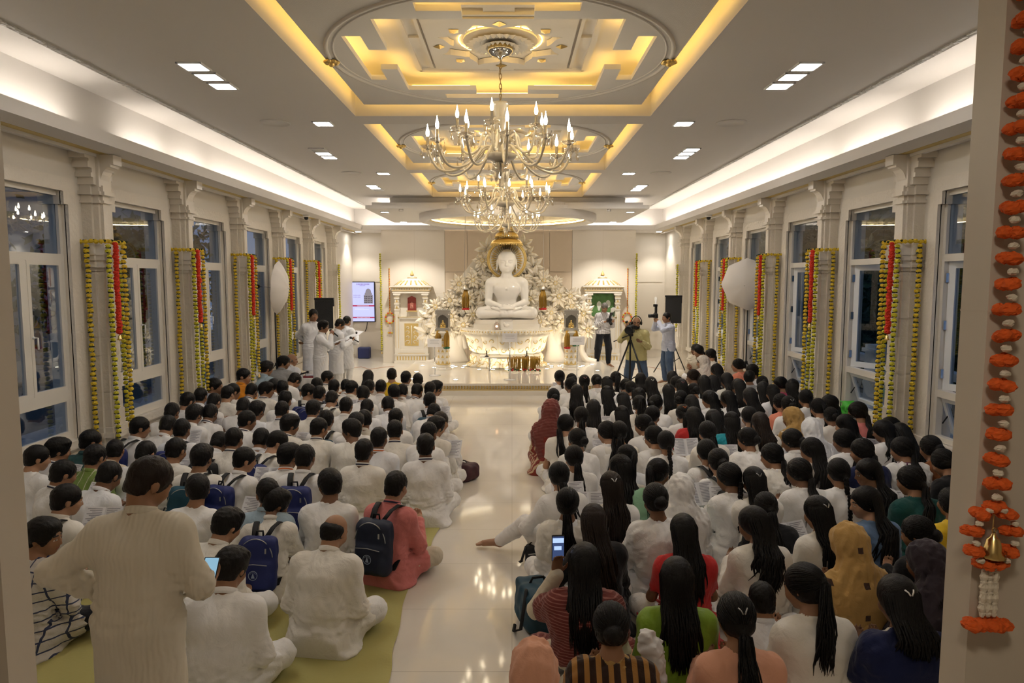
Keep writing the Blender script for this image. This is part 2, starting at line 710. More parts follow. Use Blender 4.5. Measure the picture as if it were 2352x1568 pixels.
def side_wall(s, name):
    w = MB()

    def bx(a, b, y0, y1, z0, z1):
        w.box(min(XC + s * a, XC + s * b), max(XC + s * a, XC + s * b), y0, y1, z0, z1)
    y = 2.0
    for c in WIN_Y:
        bx(WALLX, WALLX + .25, y, c - WHW, 0, 4.6)
        bx(WALLX, WALLX + .25, c - WHW, c + WHW, 0, WZ0)
        bx(WALLX, WALLX + .25, c - WHW, c + WHW, WZ1, 4.6)
        # stepped upper corners of the opening
        for q in (-1, 1):
            a, b = sorted((c + q * WHW, c + q * (WHW - .07)))
            bx(WALLX, WALLX + .25, a, b, WZ1 - .14, WZ1)
        y = c + WHW
    bx(WALLX, WALLX + .25, y, YA + .25, 0, 4.6)
    struct(name, w, M_WALL, "white side wall of tall windows and pilasters")
    # carved architraves and dados
    t = MB()
    for c in WIN_Y:
        f0, f1 = WALLX - .035, WALLX + .01

        def b2(y0, y1, z0, z1, d=0):
            t.box(min(XC + s * (f0 - d), XC + s * f1), max(XC + s * (f0 - d), XC + s * f1), y0, y1, z0, z1)
        b2(c - WHW - .17, c - WHW, WZ0, WZ1 - .14)
        b2(c + WHW, c + WHW + .17, WZ0, WZ1 - .14)
        b2(c - WHW - .13, c + WHW + .13, WZ1, WZ1 + .15)
        for q in (-1, 1):
            a, b = sorted((c + q * (WHW - .07), c + q * (WHW + .14)))
            b2(a, b, WZ1 - .14, WZ1 + .001)
        b2(c - WHW - .22, c + WHW + .22, WZ0 - .09, WZ0, .03)
        b2(c - WHW - .1, c + WHW + .1, .2, WZ0 - .14, -.012)
    struct("trim_" + ("1" if s < 0 else "2"), t, M_CARVE, "carved marble surrounds of the windows")
    k = MB()
    k.box(min(XC + s * (WALLX - .03), XC + s * (WALLX + .02)), max(XC + s * (WALLX - .03), XC + s * (WALLX + .02)), 2.1, YA, 0, .12)
    struct("baseboard_" + ("left" if s < 0 else "right"), k, M_MARBLE)


side_wall(-1, "wall_left")
side_wall(1, "wall_right")

# marble back wall with the beige panels, and the alcoves beside it
w = MB()
HB = 3.64
for a, b in ((-HB, -1.83), (1.83, HB)):
    w.box(XC + a, XC + b, YB, YA + .2, 0, SOF + .04)
w.box(XC - 1.83, XC + 1.83, YB + .05, YA + .2, 0, SOF + .04)
for s in (-1, 1):
    for z in (.95, 2.0, 2.98):
        w.box(min(XC + s * 1.83, XC + s * HB), max(XC + s * 1.83, XC + s * HB), YB - .0015, YB + .01, z, z + .006, mi=1)
    w.box(XC + s * 2.7, XC + s * 2.7 + .006, YB - .0015, YB + .01, 0, SOF, mi=1)
w.box(XC - 5.1, XC + 5.1, YA, YA + .2, 0, SOF + .04, mi=2)
struct("wall_back", w, [M_MARBLE, M_SEAM, M_WALL], "back wall of white marble behind the altar")
w = MB()
xs = (-1.83, -1.18, 1.18, 1.83)
for i in range(3):
    for z0, z1 in ((0, 2.62), (2.63, SOF)):
        w.box(XC + xs[i] + .005, XC + xs[i + 1] - .005, YB + .02, YB + .06, z0, z1)
struct("trim_3", w, M_BEIGE, "beige stone panels in the middle of the back wall")
# framed panels in the alcoves
w = MB()
for s in (-1, 1):
    x0, x1 = sorted((XC + s * 3.72, XC + s * 4.72))
    for z0, z1 in ((.25, .8), (.9, 2.25), (2.33, 3.5)):
        w.box(x0, x1, YA - .018, YA, z0, z1)
struct("trim_4", w, M_WALL, "flat framed panels in the alcoves")

# front wall with the doorway we look through, and the lobby around the camera
DX0, DX1, DY0, DY1 = -1.535, 1.38, 1.98, 2.10
w = MB()
w.box(-5.3, DX0, DY0, DY1, 0, 4.6)
w.box(DX1, 5.1, DY0, DY1, 0, 4.6)
w.box(DX0, DX1, DY0, DY1, 3.5, 4.6)
for s, x in ((-1, DX0), (1, DX1)):
    w.box(min(x, x + s * 1.2), max(x, x + s * 1.2), DY0 - .0015, DY1 + .0015, 2.305, 2.31, mi=1)
    w.box(min(x - s * .0015, x + s * .1), max(x - s * .0015, x + s * .1), DY0, DY1, 2.305, 2.31, mi=1)
struct("wall_front", w, [M_JAMB, M_SEAM], "cream marble wall framing the doorway into the hall")
w = MB()
w.box(-3.2, -3.0, -2.7, DY0, 0, 3.6)
w.box(3.0, 3.2, -2.7, DY0, 0, 3.6)
w.box(-3.2, 3.2, -2.9, -2.7, 0, 3.6)
struct("wall_lobby", w, M_JAMB)
w = MB()
w.box(-3.2, 3.2, -2.9, DY0 + .02, 3.6, 3.7)
struct("ceiling_lobby", w, M_CEIL)
w = MB()
w.box(-3.2, 3.2, -2.9, 1.9, -.1, 0)
struct("floor_lobby", w, M_FLOOR)

# ------------------------------------------------------------------ ceiling
c = MB()
hx = 1.63
ys = [2.0]
for cy in COFFER_Y:
    ys += [cy - 1.66, cy + 1.66]
ys.append(MAINY)
c.box(XC - MAINX, XC - hx, 2.0, MAINY, ZM, ZT + .06)
c.box(XC + hx, XC + MAINX, 2.0, MAINY, ZM, ZT + .06)
for i in range(0, len(ys), 2):
    c.box(XC - hx, XC + hx, ys[i], ys[i + 1], ZM, ZT + .06)
c.box(XC - 4.6, XC + 4.6, 2.0, 20.3, ZT + .13, ZT + .2)          # structural lid
for s in (-1, 1):                                               # tray tops over the coves
    c.box(min(XC + s * MAINX, XC + s * 4.5), max(XC + s * MAINX, XC + s * 4.5), 2.0, 20.0, ZT, ZT + .13)
c.box(XC - MAINX, XC + MAINX, MAINY, 20.0, ZT, ZT + .13)
struct("ceiling", c, M_CEIL, "white ceiling of the hall with coffers and coves")

s_ = MB()
for s in (-1, 1):
    def sb(a, b, y0, y1, z0, z1, mi=0):
        s_.box(min(XC + s * a, XC + s * b), max(XC + s * a, XC + s * b), y0, y1, z0, z1, mi=mi)
    sb(4.2, 4.50, 2.1, YA, SOF, SOF + .05)
    sb(4.601, WALLX + .02, 2.1, YA, SOF, SOF + .05)
    sb(4.501, 4.60, 2.1, YA, SOF - .003, SOF + .05, 1)                # gold groove
    sb(4.602, 4.66, 2.1, YA, SOF - .035, SOF - .001)
    sb(4.175, 4.199, 2.1, YB - .03, SOF - .002, SOF + .13)                  # lip
    sb(4.45, 4.6, 2.1, 20.0, SOF + .05, ZT)                        # lit face
s_.box(XC - 4.199, XC + 4.199, YB - .03, YB - .006, SOF - .002, SOF + .13)
s_.box(XC - 4.199, XC - HB - .001, YB - .005, YA, SOF, SOF + .05)
s_.box(XC + HB + .001, XC + 4.199, YB - .005, YA, SOF, SOF + .05)
s_.box(XC - 4.5, XC + 4.5, YB + .22, YB + .4, SOF + .05, ZT)
struct("ceiling_soffit", s_, [M_CEIL, mat('gold_band_paint', (.62, .46, .14), .4, metal=.2)], "side soffits with gold groove below the lit coves")
e = MB()
for s in (-1, 1):
    x0, x1 = sorted((XC + s * MAINX, XC + s * (MAINX + .05)))
    e.box(x0, x1, 2.1, MAINY + .05, ZM - .012, ZM + .085)
e.box(XC - MAINX, XC + MAINX, MAINY, MAINY + .05, ZM - .012, ZM + .085)
struct("trim_5", e, mat("carved_plaster", (0.74, 0.72, 0.70), 0.6, bump=('voronoi', 26, 1.0, 0.03)), "carved border along the main ceiling")
# cove light strips, in the lengths that are lit
SEG = {-1: [(2.3, 5.55), (5.96, 7.1), (8.1, 9.1), (9.35, 10.25), (10.45, 19.5)],
       1: [(2.3, 5.2), (5.45, 7.3), (7.7, 9.2), (9.4, 19.5)]}
for s in (-1, 1):
    for i, (a, b) in enumerate(SEG[s]):
        m = MB()
        m.box(min(XC + s * 4.235, XC + s * 4.25), max(XC + s * 4.235, XC + s * 4.25), a, b, SOF + .118, SOF + .13)
        o = m.build("light_strip", E_COVE)
        tag(o, "cove light strip, %s from the doorway along the %s side" % (("first", "second", "third", "fourth", "fifth")[i], "left" if s < 0 else "right"), "light strip", "cove light strips")
m = MB()
m.box(XC - 4.1, XC + 4.1, YB + .035, YB + .05, SOF + .118, SOF + .13)
tag(m.build("light_strip", E_COVE), "cove light strip above the altar wall", "light strip", "cove light strips")

m = MB()
for s in (-1, 1):
    m.box(min(XC + s * 2.80, XC + s * 2.78), max(XC + s * 2.80, XC + s * 2.78), 15.4, 18.2, 4.062, 4.072)
tag(m.build("light_strip", E_COVE), "light strip lying on the layered canopy over the altar", "light strip")
# layered canopy over the altar: slab, round ring
t = MB()
bump = [(XC + 1.0 * math.sin(a) * 1.3, 14.85 - .25 * math.cos(a)) for a in np.linspace(-PI / 2, PI / 2, 17)]
poly = [(XC - 3.05, 18.5), (XC - 3.05, 14.85)] + [(XC - 3.05 + .1, 14.85)] + bump + [(XC + 3.05, 14.85), (XC + 3.05, 18.5)]
ring_hole = 2.0
t.prism(list(reversed(poly))[::-1], 3.92, 3.99)
poly2 = [(XC + (x - XC) * .96, 16.6 + (y - 16.6) * .95) for x, y in poly]
t.prism(poly2, 3.99, 4.06)
t.box(XC - 2.6, XC + 2.6, 15.3, 18.0, 4.05, ZT + .01)
n = 72
prof = [(2.10, 3.98), (2.10, 3.82), (2.06, 3.76), (1.98, 3.74), (1.90, 3.76), (1.86, 3.80)]
t.lathe(prof, (XC, 16.5, 0), n, cap=False)
struct("ceiling_canopy", t, M_CEIL, "layered white ceiling with round ring above the altar")
t = MB()
t.lathe([(1.86, 3.80), (1.80, 3.88), (1.72, 3.905), (.01, 3.905)], (XC, 16.5, 0), n, cap=False)
struct("ceiling_dome", t, mat("gilded_dome", (0.80, 0.66, 0.36), 0.35, metal=0.35, bump=('voronoi', 9, .6, .03)), "gilded disc inside the round ceiling ring")
m = MB()
m.tube([(XC + 1.835 * math.cos(a), 16.5 + 1.835 * math.sin(a), 3.845) for a in np.linspace(0, 2 * PI, 49)], .014, 4, cap=False)
tag(m.build("light_strip", emitter("ring_strip", (1.0, .86, .62), S_RING)), "warm round light strip inside the ceiling ring over the altar", "light strip")


def grid_slab(mb, xs, ys, inside, z0, z1, mi=0):
    nx, ny = len(xs) - 1, len(ys) - 1
    I = [[inside((xs[i] + xs[i + 1]) / 2, (ys[j] + ys[j + 1]) / 2) for j in range(ny)] for i in range(nx)]
    for i in range(nx):
        for j in range(ny):
            if not I[i][j]:
                continue
            a, b, p, q = xs[i], xs[i + 1], ys[j], ys[j + 1]
            mb.add([(a, p, z0), (a, q, z0), (b, q, z0), (b, p, z0)], [(0, 1, 2, 3)], mi=mi)
            mb.add([(a, p, z1), (b, p, z1), (b, q, z1), (a, q, z1)], [(0, 1, 2, 3)], mi=mi)
            for di, dj, e in ((-1, 0, ((a, q), (a, p))), (1, 0, ((b, p), (b, q))), (0, -1, ((a, p), (b, p))), (0, 1, ((b, q), (a, q)))):
                u, v = i + di, j + dj
                if not (0 <= u < nx and 0 <= v < ny and I[u][v]):
                    (x0, y0), (x1, y1) = e
                    mb.add([(x0, y0, z0), (x1, y1, z0), (x1, y1, z1), (x0, y0, z1)], [(0, 1, 2, 3)], mi=mi)


def ribbed():
    m = bpy.data.materials.new("ribbed_plaster")
    m.use_nodes = True
    nt = m.node_tree
    b = nt.nodes["Principled BSDF"]
    b.inputs["Base Color"].default_value = (0.74, 0.72, 0.70, 1)
    b.inputs["Roughness"].default_value = 0.7
    tc = nt.nodes.new("ShaderNodeTexCoord")
    ck = nt.nodes.new("ShaderNodeTexBrick")
    ck.inputs["Scale"].default_value = 18
    ck.inputs["Color1"].default_value = (1, 1, 1, 1)
    ck.inputs["Color2"].default_value = (1, 1, 1, 1)
    ck.inputs["Mortar"].default_value = (0, 0, 0, 1)
    ck.inputs["Mortar Size"].default_value = 0.1
    ln = nt.nodes.new("ShaderNodeVectorMath")
    ln.operation = 'LENGTH'
    mu = nt.nodes.new("ShaderNodeVectorMath")
    mu.operation = 'MULTIPLY'
    mu.inputs[1].default_value = (1, 1, 0)
    gt = nt.nodes.new("ShaderNodeMath")
    gt.operation = 'GREATER_THAN'
    gt.inputs[1].default_value = 1.44
    ml = nt.nodes.new("ShaderNodeMath")
    ml.operation = 'MULTIPLY'
    bp = nt.nodes.new("ShaderNodeBump")
    bp.inputs["Strength"].default_value = 1.0
    bp.inputs["Distance"].default_value = 0.03
    nt.links.new(tc.outputs["Object"], ck.inputs["Vector"])
    nt.links.new(tc.outputs["Object"], mu.inputs[0])
    nt.links.new(mu.outputs[0], ln.inputs[0])
    nt.links.new(ln.outputs["Value"], gt.inputs[0])
    nt.links.new(gt.outputs[0], ml.inputs[0])
    nt.links.new(ck.outputs["Color"], ml.inputs[1])
    nt.links.new(ml.outputs[0], bp.inputs["Height"])
    nt.links.new(bp.outputs[0], b.inputs["Normal"])
    return m


M_RIB = ribbed()


def lotus_r(a, r0, r1, n=8):
    """Ogee petals: pointed tips at radius r1, valleys at r0."""
    t = (a / (2 * PI / n)) % 1.0
    t = abs(t - .5) * 2          # 0 valley-centre .. 1 tip
    return r0 + (r1 - r0) * (0.62 * (1 - math.sqrt(max(0, 1 - t * t))) + .38 * t ** .5)


def make_coffer(i, cy):
    root = empty("ceiling_coffer", (XC, cy, 0))
    tag(root, "%s square ceiling coffer from the doorway with yellow light" % ("first", "second", "third")[i], None, None, "structure")
    g = [-1.5, -1.23, -1.08, -.93, -.58, -.26, .26, .58, .93, 1.08, 1.23, 1.5]

    def hole(x, y):
        ax, ay = abs(x), abs(y)
        if ax < .93 and ay < .93:
            return True
        for p, q in ((ax, ay), (ay, ax)):
            if .93 <= q < 1.08 and p < .26:
                return True
            if 1.08 <= q < 1.23 and p < .58:
                return True
        return False
    p = MB()
    grid_slab(p, g, g, lambda x, y: not hole(x, y), 4.285, 4.33)
    p.build("coffer_panel", M_RIB, root)
    # recess lid
    k = MB()
    k.box(-1.63, 1.63, -1.66, 1.66, 4.455, 4.48)
    # square frame mouldings on the lid
    for a, w_, h in ((.80, .05, .03), (.66, .03, .045)):
        for s in (-1, 1):
            k.box(-a, a, s * a - w_ / 2, s * a + w_ / 2, 4.455 - h, 4.457)
            k.box(s * a - w_ / 2, s * a + w_ / 2, -a, a, 4.455 - h, 4.457)
    for s in (-1, 1):
        k.box(-.12, .12, s * .66, s * .80, 4.43, 4.456)
        k.box(s * .66, s * .80, -.12, .12, 4.43, 4.456)
    k.build("recess_lid", M_CEIL, root)
    # lotus plate
    q = MB()
    n = 96
    inner, outer = [], []
    for t in range(n):
        a = 2 * PI * t / n
        r = lotus_r(a + PI / 8, .40, .56)
        inner.append((r * math.cos(a), r * math.sin(a)))
        sq = .62 / max(abs(math.cos(a)), abs(math.sin(a)))
        outer.append((sq * math.cos(a), sq * math.sin(a)))
    for t in range(n):
        u = (t + 1) % n
        q.add([(*inner[t], 4.40), (*outer[t], 4.40), (*outer[u], 4.40), (*inner[u], 4.40)], [(3, 2, 1, 0)])
        q.add([(*inner[t], 4.40), (*inner[u], 4.40), (*inner[u], 4.45), (*inner[t], 4.45)], [(0, 1, 2, 3)])
        q.add([(*outer[t], 4.40), (*outer[t], 4.455), (*outer[u], 4.455), (*outer[u], 4.40)], [(0, 1, 2, 3)])
    q.build("lotus_plate", M_CEIL, root)
    # petals of the rosette
    q = MB()
    for rr, nn, z, l in ((.30, 28, 4.405, .16), (.17, 18, 4.39, .11)):
        for t in range(nn):
            a = 2 * PI * t / nn
            d = np.array((math.cos(a), math.sin(a), 0))
            e_ = np.array((-math.sin(a), math.cos(a), 0))
            wd = rr * PI / nn
            P = [d * (rr - l), d * (rr - l * .4) + e_ * wd, d * rr, d * (rr - l * .4) - e_ * wd]
            zz = [z + .03, z + .012, z - .004, z + .012]
            mid = d * (rr - l * .4)
            vs = [(*P[i][:2], zz[i]) for i in range(4)] + [(*mid[:2], z - .02)]
            q.add(vs, [(0, 4, 1), (1, 4, 2), (2, 4, 3), (3, 4, 0)], smooth=False)
    q.lathe([(.32, 4.456), (.32, 4.44), (.2, 4.425), (.05, 4.42)], n=48)
    q.build("rosette", M_CEIL, root)
    q = MB()
    for t in range(8):
        a = 2 * PI * t / 8
        d = np.array((math.cos(a), math.sin(a)))
        e_ = np.array((-d[1], d[0]))
        c0 = d * .52
        vs = [c0 + d * .06, c0 + e_ * .055, c0 - d * .045, c0 - e_ * .055]
        q.add([(*v, 4.395) for v in vs] + [(*c0, 4.375)], [(0, 1, 4), (1, 2, 4), (2, 3, 4), (3, 0, 4)])
    q.build("gold_diamonds", M_GOLD, root)
    # circular moulding
    q = MB()
    for r_, th in ((1.455, .018), (1.40, .009)):
        q.tube([(r_ * math.cos(t), r_ * math.sin(t), 4.285) for t in np.linspace(0, 2 * PI, 97)], th, 6, cap=False)
    q.build("ring_moulding", M_CEIL, root)
    for s in (-1, 1):
        q = MB()
        for t in range(7):
            a = 2 * PI * t / 7
            q.ball((s * 1.455 + .045 * math.cos(a), .045 * math.sin(a), 4.265), .028, 8, 5, sc=(1, 1, .6))
        q.ball((s * 1.455, 0, 4.255), .03, 8, 5)
        q.build("gold_flower", M_GOLD, root)
    # hidden light strips
    q = MB()
    for rot in range(4):
        m_ = MB()
        for s in (-1, 1):
            m_.box(min(s * .32, s * .90), max(s * .32, s * .90), .965, .975, 4.332, 4.342)
        m_.box(-.55, .55, 1.25, 1.26, 4.332, 4.342)
        m_.box(-1.46, 1.46, 1.472, 1.482, 4.332, 4.345)
        M = Matrix.Rotation(rot * PI / 2, 4, 'Z')
        m_.transform(M)
        q.v += m_.v
        q.f += [[x + q.n for x in f] for f in m_.f]
        q.m += m_.m
        q.smooth += m_.smooth
        q.n += m_.n
    q.build("warm_strips", E_WARM, root)
    q = MB()
    for t in range(24):
        a0, a1 = 2 * PI * t / 24, 2 * PI * (t + .8) / 24
        q.tube([(.36 * math.cos(a), .36 * math.sin(a), 4.447) for a in (a0, a1)], .004, 4)
    q.build("lotus_lights", E_WARM, root)
    return root


for i, cy in enumerate(COFFER_Y):
    make_coffer(i, cy)

# ------------------------------------------------------------------ recessed ceiling lights and round speakers
ORD = ("first", "second", "third", "fourth", "fifth", "sixth", "seventh", "eighth", "ninth", "tenth", "eleventh", "twelfth")
_pl = None


def panel_light(x, y, z, label, lit=True, size=.2, beam=0, aim=0.0):
    r = empty("ceiling_light", (x, y, z))
    if beam:                                   # narrow lens of the downlight: makes the scallops on the wall
        ld = bpy.data.lights.new("downlight_beam", 'SPOT')
        ld.energy = beam
        ld.color = (1, .93, .82)
        ld.spot_size = R(96)
        ld.spot_blend = .5
        ld.shadow_soft_size = .06
        lo = bpy.data.objects.new("downlight_beam", ld)
        COL.objects.link(lo)
        lo.parent = r
        lo.location = (0, 0, -.03)
        lo.rotation_euler = (R(aim), 0, 0)
    tag(r, label, "ceiling light", "square recessed ceiling lights")
    f = MB()
    h = size / 2
    for s in (-1, 1):
        f.box(s * h - .008, s * h + .008, -h - .008, h + .008, -.014, 0)
        f.box(-h, h, s * h - .008, s * h + .008, -.014, 0)
    f.build("rim", mat("white_rim", (.8, .8, .8), .4), r)
    d = MB()
    d.box(-h, h, -h, h, -.011, -.003)
    d.build("diffuser", E_PANEL if lit else mat("dark_diffuser", (.6, .6, .58), .4), r)


for s in (-1, 1):
    sd = "left" if s < 0 else "right"
    for i, cy in enumerate(COFFER_Y):
        for j in range(3):
            lit = not ((s < 0 and i == 1 and j == 0) or (s < 0 and i == 2 and j == 2))
            panel_light(XC + s * 2.59, cy + .17 + (j - 1) * .29, ZM, "square ceiling light, %s of three beside the %s coffer, %s side%s" % (ORD[j], ORD[i], sd, "" if lit else ", switched off"), lit)
    for i, y in enumerate((4.2, 8.08, 11.8, 15.7)):
        panel_light(XC + s * 2.08, y, ZM, "single square ceiling light, %s along the %s side from the doorway" % (ORD[i], sd))
    panel_light(XC + s * 2.76, 15.55, 3.92, "square light near the front corner of the altar canopy, %s side" % sd, size=.17, beam=70, aim=10)
    panel_light(XC + s * 2.76, 18.2, 3.92, "square light at the back corner of the altar canopy, %s side" % sd, size=.17, beam=95, aim=14)
    panel_light(XC + s * 4.45, 20.4, SOF, "square light over the %s alcove beside the altar wall" % sd, size=.17, beam=34)
    panel_light(XC + s * 2.9, 16.6, ZM, "square light at the far corner of the main ceiling, %s side" % sd)
    for i, (x, y) in enumerate(((2.62, 8.05), (2.62, 11.75), (2.5, 15.6))):
        r = empty("ceiling_speaker", (XC + s * x, y, ZM))
        tag(r, "round white ceiling speaker, %s along the %s side" % (ORD[i], sd), "speaker", "round ceiling speakers")
        q = MB()
        q.lathe([(.17, 0), (.17, -.012), (.155, -.016), (.15, -.01)], n=32)
        q.build("speaker_rim", M_CEIL, r)
        q = MB()
        q.lathe([(.15, -.009), (.001, -.010)], n=32)
        q.build("speaker_mesh", mat("grey_speaker_mesh", (.45, .44, .42), .6, bump=('voronoi', 120, .6, .01)), r)

r = empty("ceiling_light", (0.4, 0.3, 3.6))
tag(r, "round lobby ceiling light behind the doorway", "ceiling light")
q = MB()
q.lathe([(.22, 0), (.22, -.03), (.001, -.035)], n=32)
q.build("diffuser", emitter("lobby_light", (1, .88, .70), 16.0), r)
q = MB()
q.lathe([(.22, 0), (.25, 0), (.25, -.03), (.22, -.03)], n=32, cap=False)
q.build("rim", M_STEEL, r)

# ------------------------------------------------------------------ pilasters
def make_pilaster(half=False):
    """Local frame: wall at x = 0, the pilaster comes forward along +x; y along the wall."""
    A = MB()
    W, Dp = .15, .24

    def plan(w, d, n=.035):
        p = [(0, -w), (d * .55, -w), (d * .55, -w + n), (d - n, -w + n), (d - n, -w + 2 * n), (d, -w + 2 * n), (d, w - 2 * n), (d - n, w - 2 * n), (d - n, w - n), (d * .55, w - n), (d * .55, w), (0, w)]
        return p
    # shaft: stone courses with joints
    z = .88
    courses = []
    while z < 2.48:
        z1 = min(2.5, z + .215)
        A.prism(plan(W, Dp), z, z1 - .008)
        A.prism(plan(W - .008, Dp - .008), z1 - .008, z1)
        z = z1
    A.prism(plan(W - .02, Dp - .03), 2.80, 3.27)
    B = MB()
    for z0, z1, e_ in ((0, .5, .05), (.5, .56, .035), (.56, .62, .055), (.62, .68, .03), (.68, .88, .012)):
        B.prism(plan(W + e_, Dp + e_), z0, z1)
    L = MB()
    for z0, z1, e_ in ((2.5, 2.54, .015), (2.54, 2.58, .045), (2.58, 2.62, .02), (2.62, 2.68, .045), (2.68, 2.80, .06)):
        L.prism(plan(W + e_, Dp + e_), z0, z1)
    C = MB()
    for z0, z1, e_ in ((3.27, 3.30, .03), (3.30, 3.36, .0), (3.36, 3.40, .05), (3.40, 3.47, .02)):
        C.prism(plan(W + e_ - .02, Dp + e_ - .03), z0, z1)
    # central rounded bracket: profile in x-z
    def bracket(y0, y1, x0, reach, z0, z1):
        pr = [(0, z0)]
        for t in np.linspace(0, PI / 2, 8):
            pr.append((x0 + reach * (1 - math.cos(t)) * 1.0, z0 + (z1 - z0) * .62 * math.sin(t)))
        pr += [(x0 + reach, z0 + (z1 - z0) * .7), (x0 + reach + .035, z0 + (z1 - z0) * .7), (x0 + reach + .035, z1), (0, z1)]
        C.prism(pr, y0, y1, axis='y')
    bracket(-.085, .085, Dp - .04, .13, 3.45, 3.815)
    # side brackets reach along the wall
    for s in (-1, 1):
        for z0, z1, rch in ((3.47, 3.55, .02), (3.55, 3.60, .06), (3.60, 3.65, .04), (3.65, 3.72, .11), (3.72, 3.75, .09), (3.75, 3.815, .16)):
            y0, y1 = sorted((s * (W - .04), s * (W + rch)))
            C.box(0, Dp - .06, y0, y1, z0, z1)
    C.box(0, Dp - .03, -W + .03, W - .03, 3.45, 3.815)
    return A.mesh("pilaster_shaft"), B.mesh("pilaster_base"), L.mesh("pilaster_ledge"), C.mesh("pilaster_capital")


_pm = make_pilaster()
for me in _pm:
    me.materials.append(M_CARVE if me.name in ("pilaster_shaft",) else M_MARBLE)
for s in (-1, 1):
    for i, y in enumerate(COL_Y):
        r = empty("pilaster", (XC + s * WALLX, y, 0), 0 if s > 0 else 0)
        r.scale = (-s, 1, 1)
        tag(r, "carved marble pilaster", None, None, "structure")
        for me, nm in zip(_pm, ("shaft", "base", "ledge", "capital")):
            o = bpy.data.objects.new("pilaster_" + nm, me)
            COL.objects.link(o)
            o.parent = r

# ------------------------------------------------------------------ windows
def frame_rect(mb, y0, y1, z0, z1, w, x0, x1, mi=0):
    mb.box(x0, x1, y0, y0 + w, z0, z1, mi)
    mb.box(x0, x1, y1 - w, y1, z0, z1, mi)
    mb.box(x0, x1, y0 + w, y1 - w, z0, z0 + w, mi)
    mb.box(x0, x1, y0 + w, y1 - w, z1 - w, z1, mi)


def sash(parent, name, wd, ht, frame_m, loc, rot=(0, 0, 0), hinge='y0', fw=.045):
    r = empty(name, loc, 0, parent)
    r.rotation_euler = rot
    f = MB()
    frame_rect(f, 0, wd, 0, ht, fw, -.022, .022)
    f.build("sash_frame", frame_m, r)
    g = MB()
    g.box(-.003, .003, fw - .005, wd - fw + .005, fw - .005, ht - fw + .005)
    g.build("pane", M_GLASS, r)
    return r


wi = 0
for s in (-1, 1):
    for k, cy in enumerate(WIN_Y):
        wi += 1
        r = empty("window_%d" % wi, (XC + s * (WALLX + .08), cy, 0))
        tag(r, "tall window, %s from the doorway on the %s wall" % (ORD[k], "left" if s < 0 else "right"), None, None, "structure")
        fm = M_FRAME
        f = MB()
        w = .05
        frame_rect(f, -WHW, WHW, WZ0, WZ1, w, -.035, .035)
        f.box(-.035, .035, -WHW + w, WHW - w, 2.60, 2.68)
        f.box(-.035, .035, -WHW + w, WHW - w, 1.10, 1.18)
        if s < 0:
            f.box(-.03, .03, -.03, .03, 1.18, 2.60)
        f.build("window_frame", fm, r)
        g = MB()
        g.box(-.003, .003, -WHW + w, WHW - w, 2.68, WZ1 - w)
        g.build("pane", M_GLASS, r)
        if s < 0:
            for q in (-1, 1):
                y0 = -WHW + w if q < 0 else .03
                sash(r, "sash", WHW - w - .03, 1.42, fm, (0.0 - .012 * s, y0, 1.18))
            sash(r, "sash", 2 * (WHW - w), .43, fm, (-.012 * s, -WHW + w, WZ0 + w))
            h = MB()
            h.tube([(.05, .06, 1.80), (.085, .06, 1.80), (.085, .06, 1.68)], .009, 6)
            h.ball((.04, .06, 1.80), .016, 8, 5)
            h.build("window_handle", M_FRAMEW, r)
            h = MB()
            h.tube([(.04, 0, WZ0 - .02), (.09, 0, WZ0 - .02), (.09, .09, WZ0 - .02)], .008, 6)
            h.build("window_handle", M_FRAMEW, r)
        else:
            wd = 2 * (WHW - w)
            ang = (26, 32, 28, 33, 29, 26)[k]
            # casement hinged on the far jamb, swung out into the evening
            sash(r, "sash", wd, 1.42, M_FRAMEW, (.03, WHW - w, 1.18), (0, 0, R(180) + R(ang)), fw=.075)
            sash(r, "sash", wd, .43, M_FRAMEW, (.03, -WHW + w, WZ1 * 0 + 1.10), (R(180), R(-22), 0) if False else (0, R(180) - R(18), 0), fw=.05)
            h = MB()
            for z in (1.36, 1.9, 2.42):
                h.box(-.02, .03, WHW - w - .02, WHW - w + .004, z - .05, z + .05)
                h.tube([(.035, WHW - w - .012, z - .05), (.035, WHW - w - .012, z + .05)], .01, 6)
            h.build("window_hinge", M_STEEL, r)
            h = MB()
            h.tube([(.03, WHW - w - .02, .8), (.12, WHW - w - .03, .95), (.05, WHW - w - .02, 1.06)], .008, 5)
            h.build("window_stay", M_BLACK, r)

# ------------------------------------------------------------------ outside: terrace, trees, neighbouring wall
g = MB()
g.box(-30, 30, -6, 40, -.6, -.5)
struct("ground_outside", g, mat("dark_ground", (.10, .11, .11), .8))
g = MB()
g.box(-7.2, -5.35, 2, 22, -.5, .12)
g.box(5.15, 7.0, 2, 22, -.5, .12)
struct("ground_terrace", g, mat("terrace_stone", (.45, .46, .47), .6))
M_LEAF = mat("tree_leaf", (.035, .075, .03), .5, var=(3, .6))
M_BARK = mat("tree_bark", (.10, .08, .06), .9)


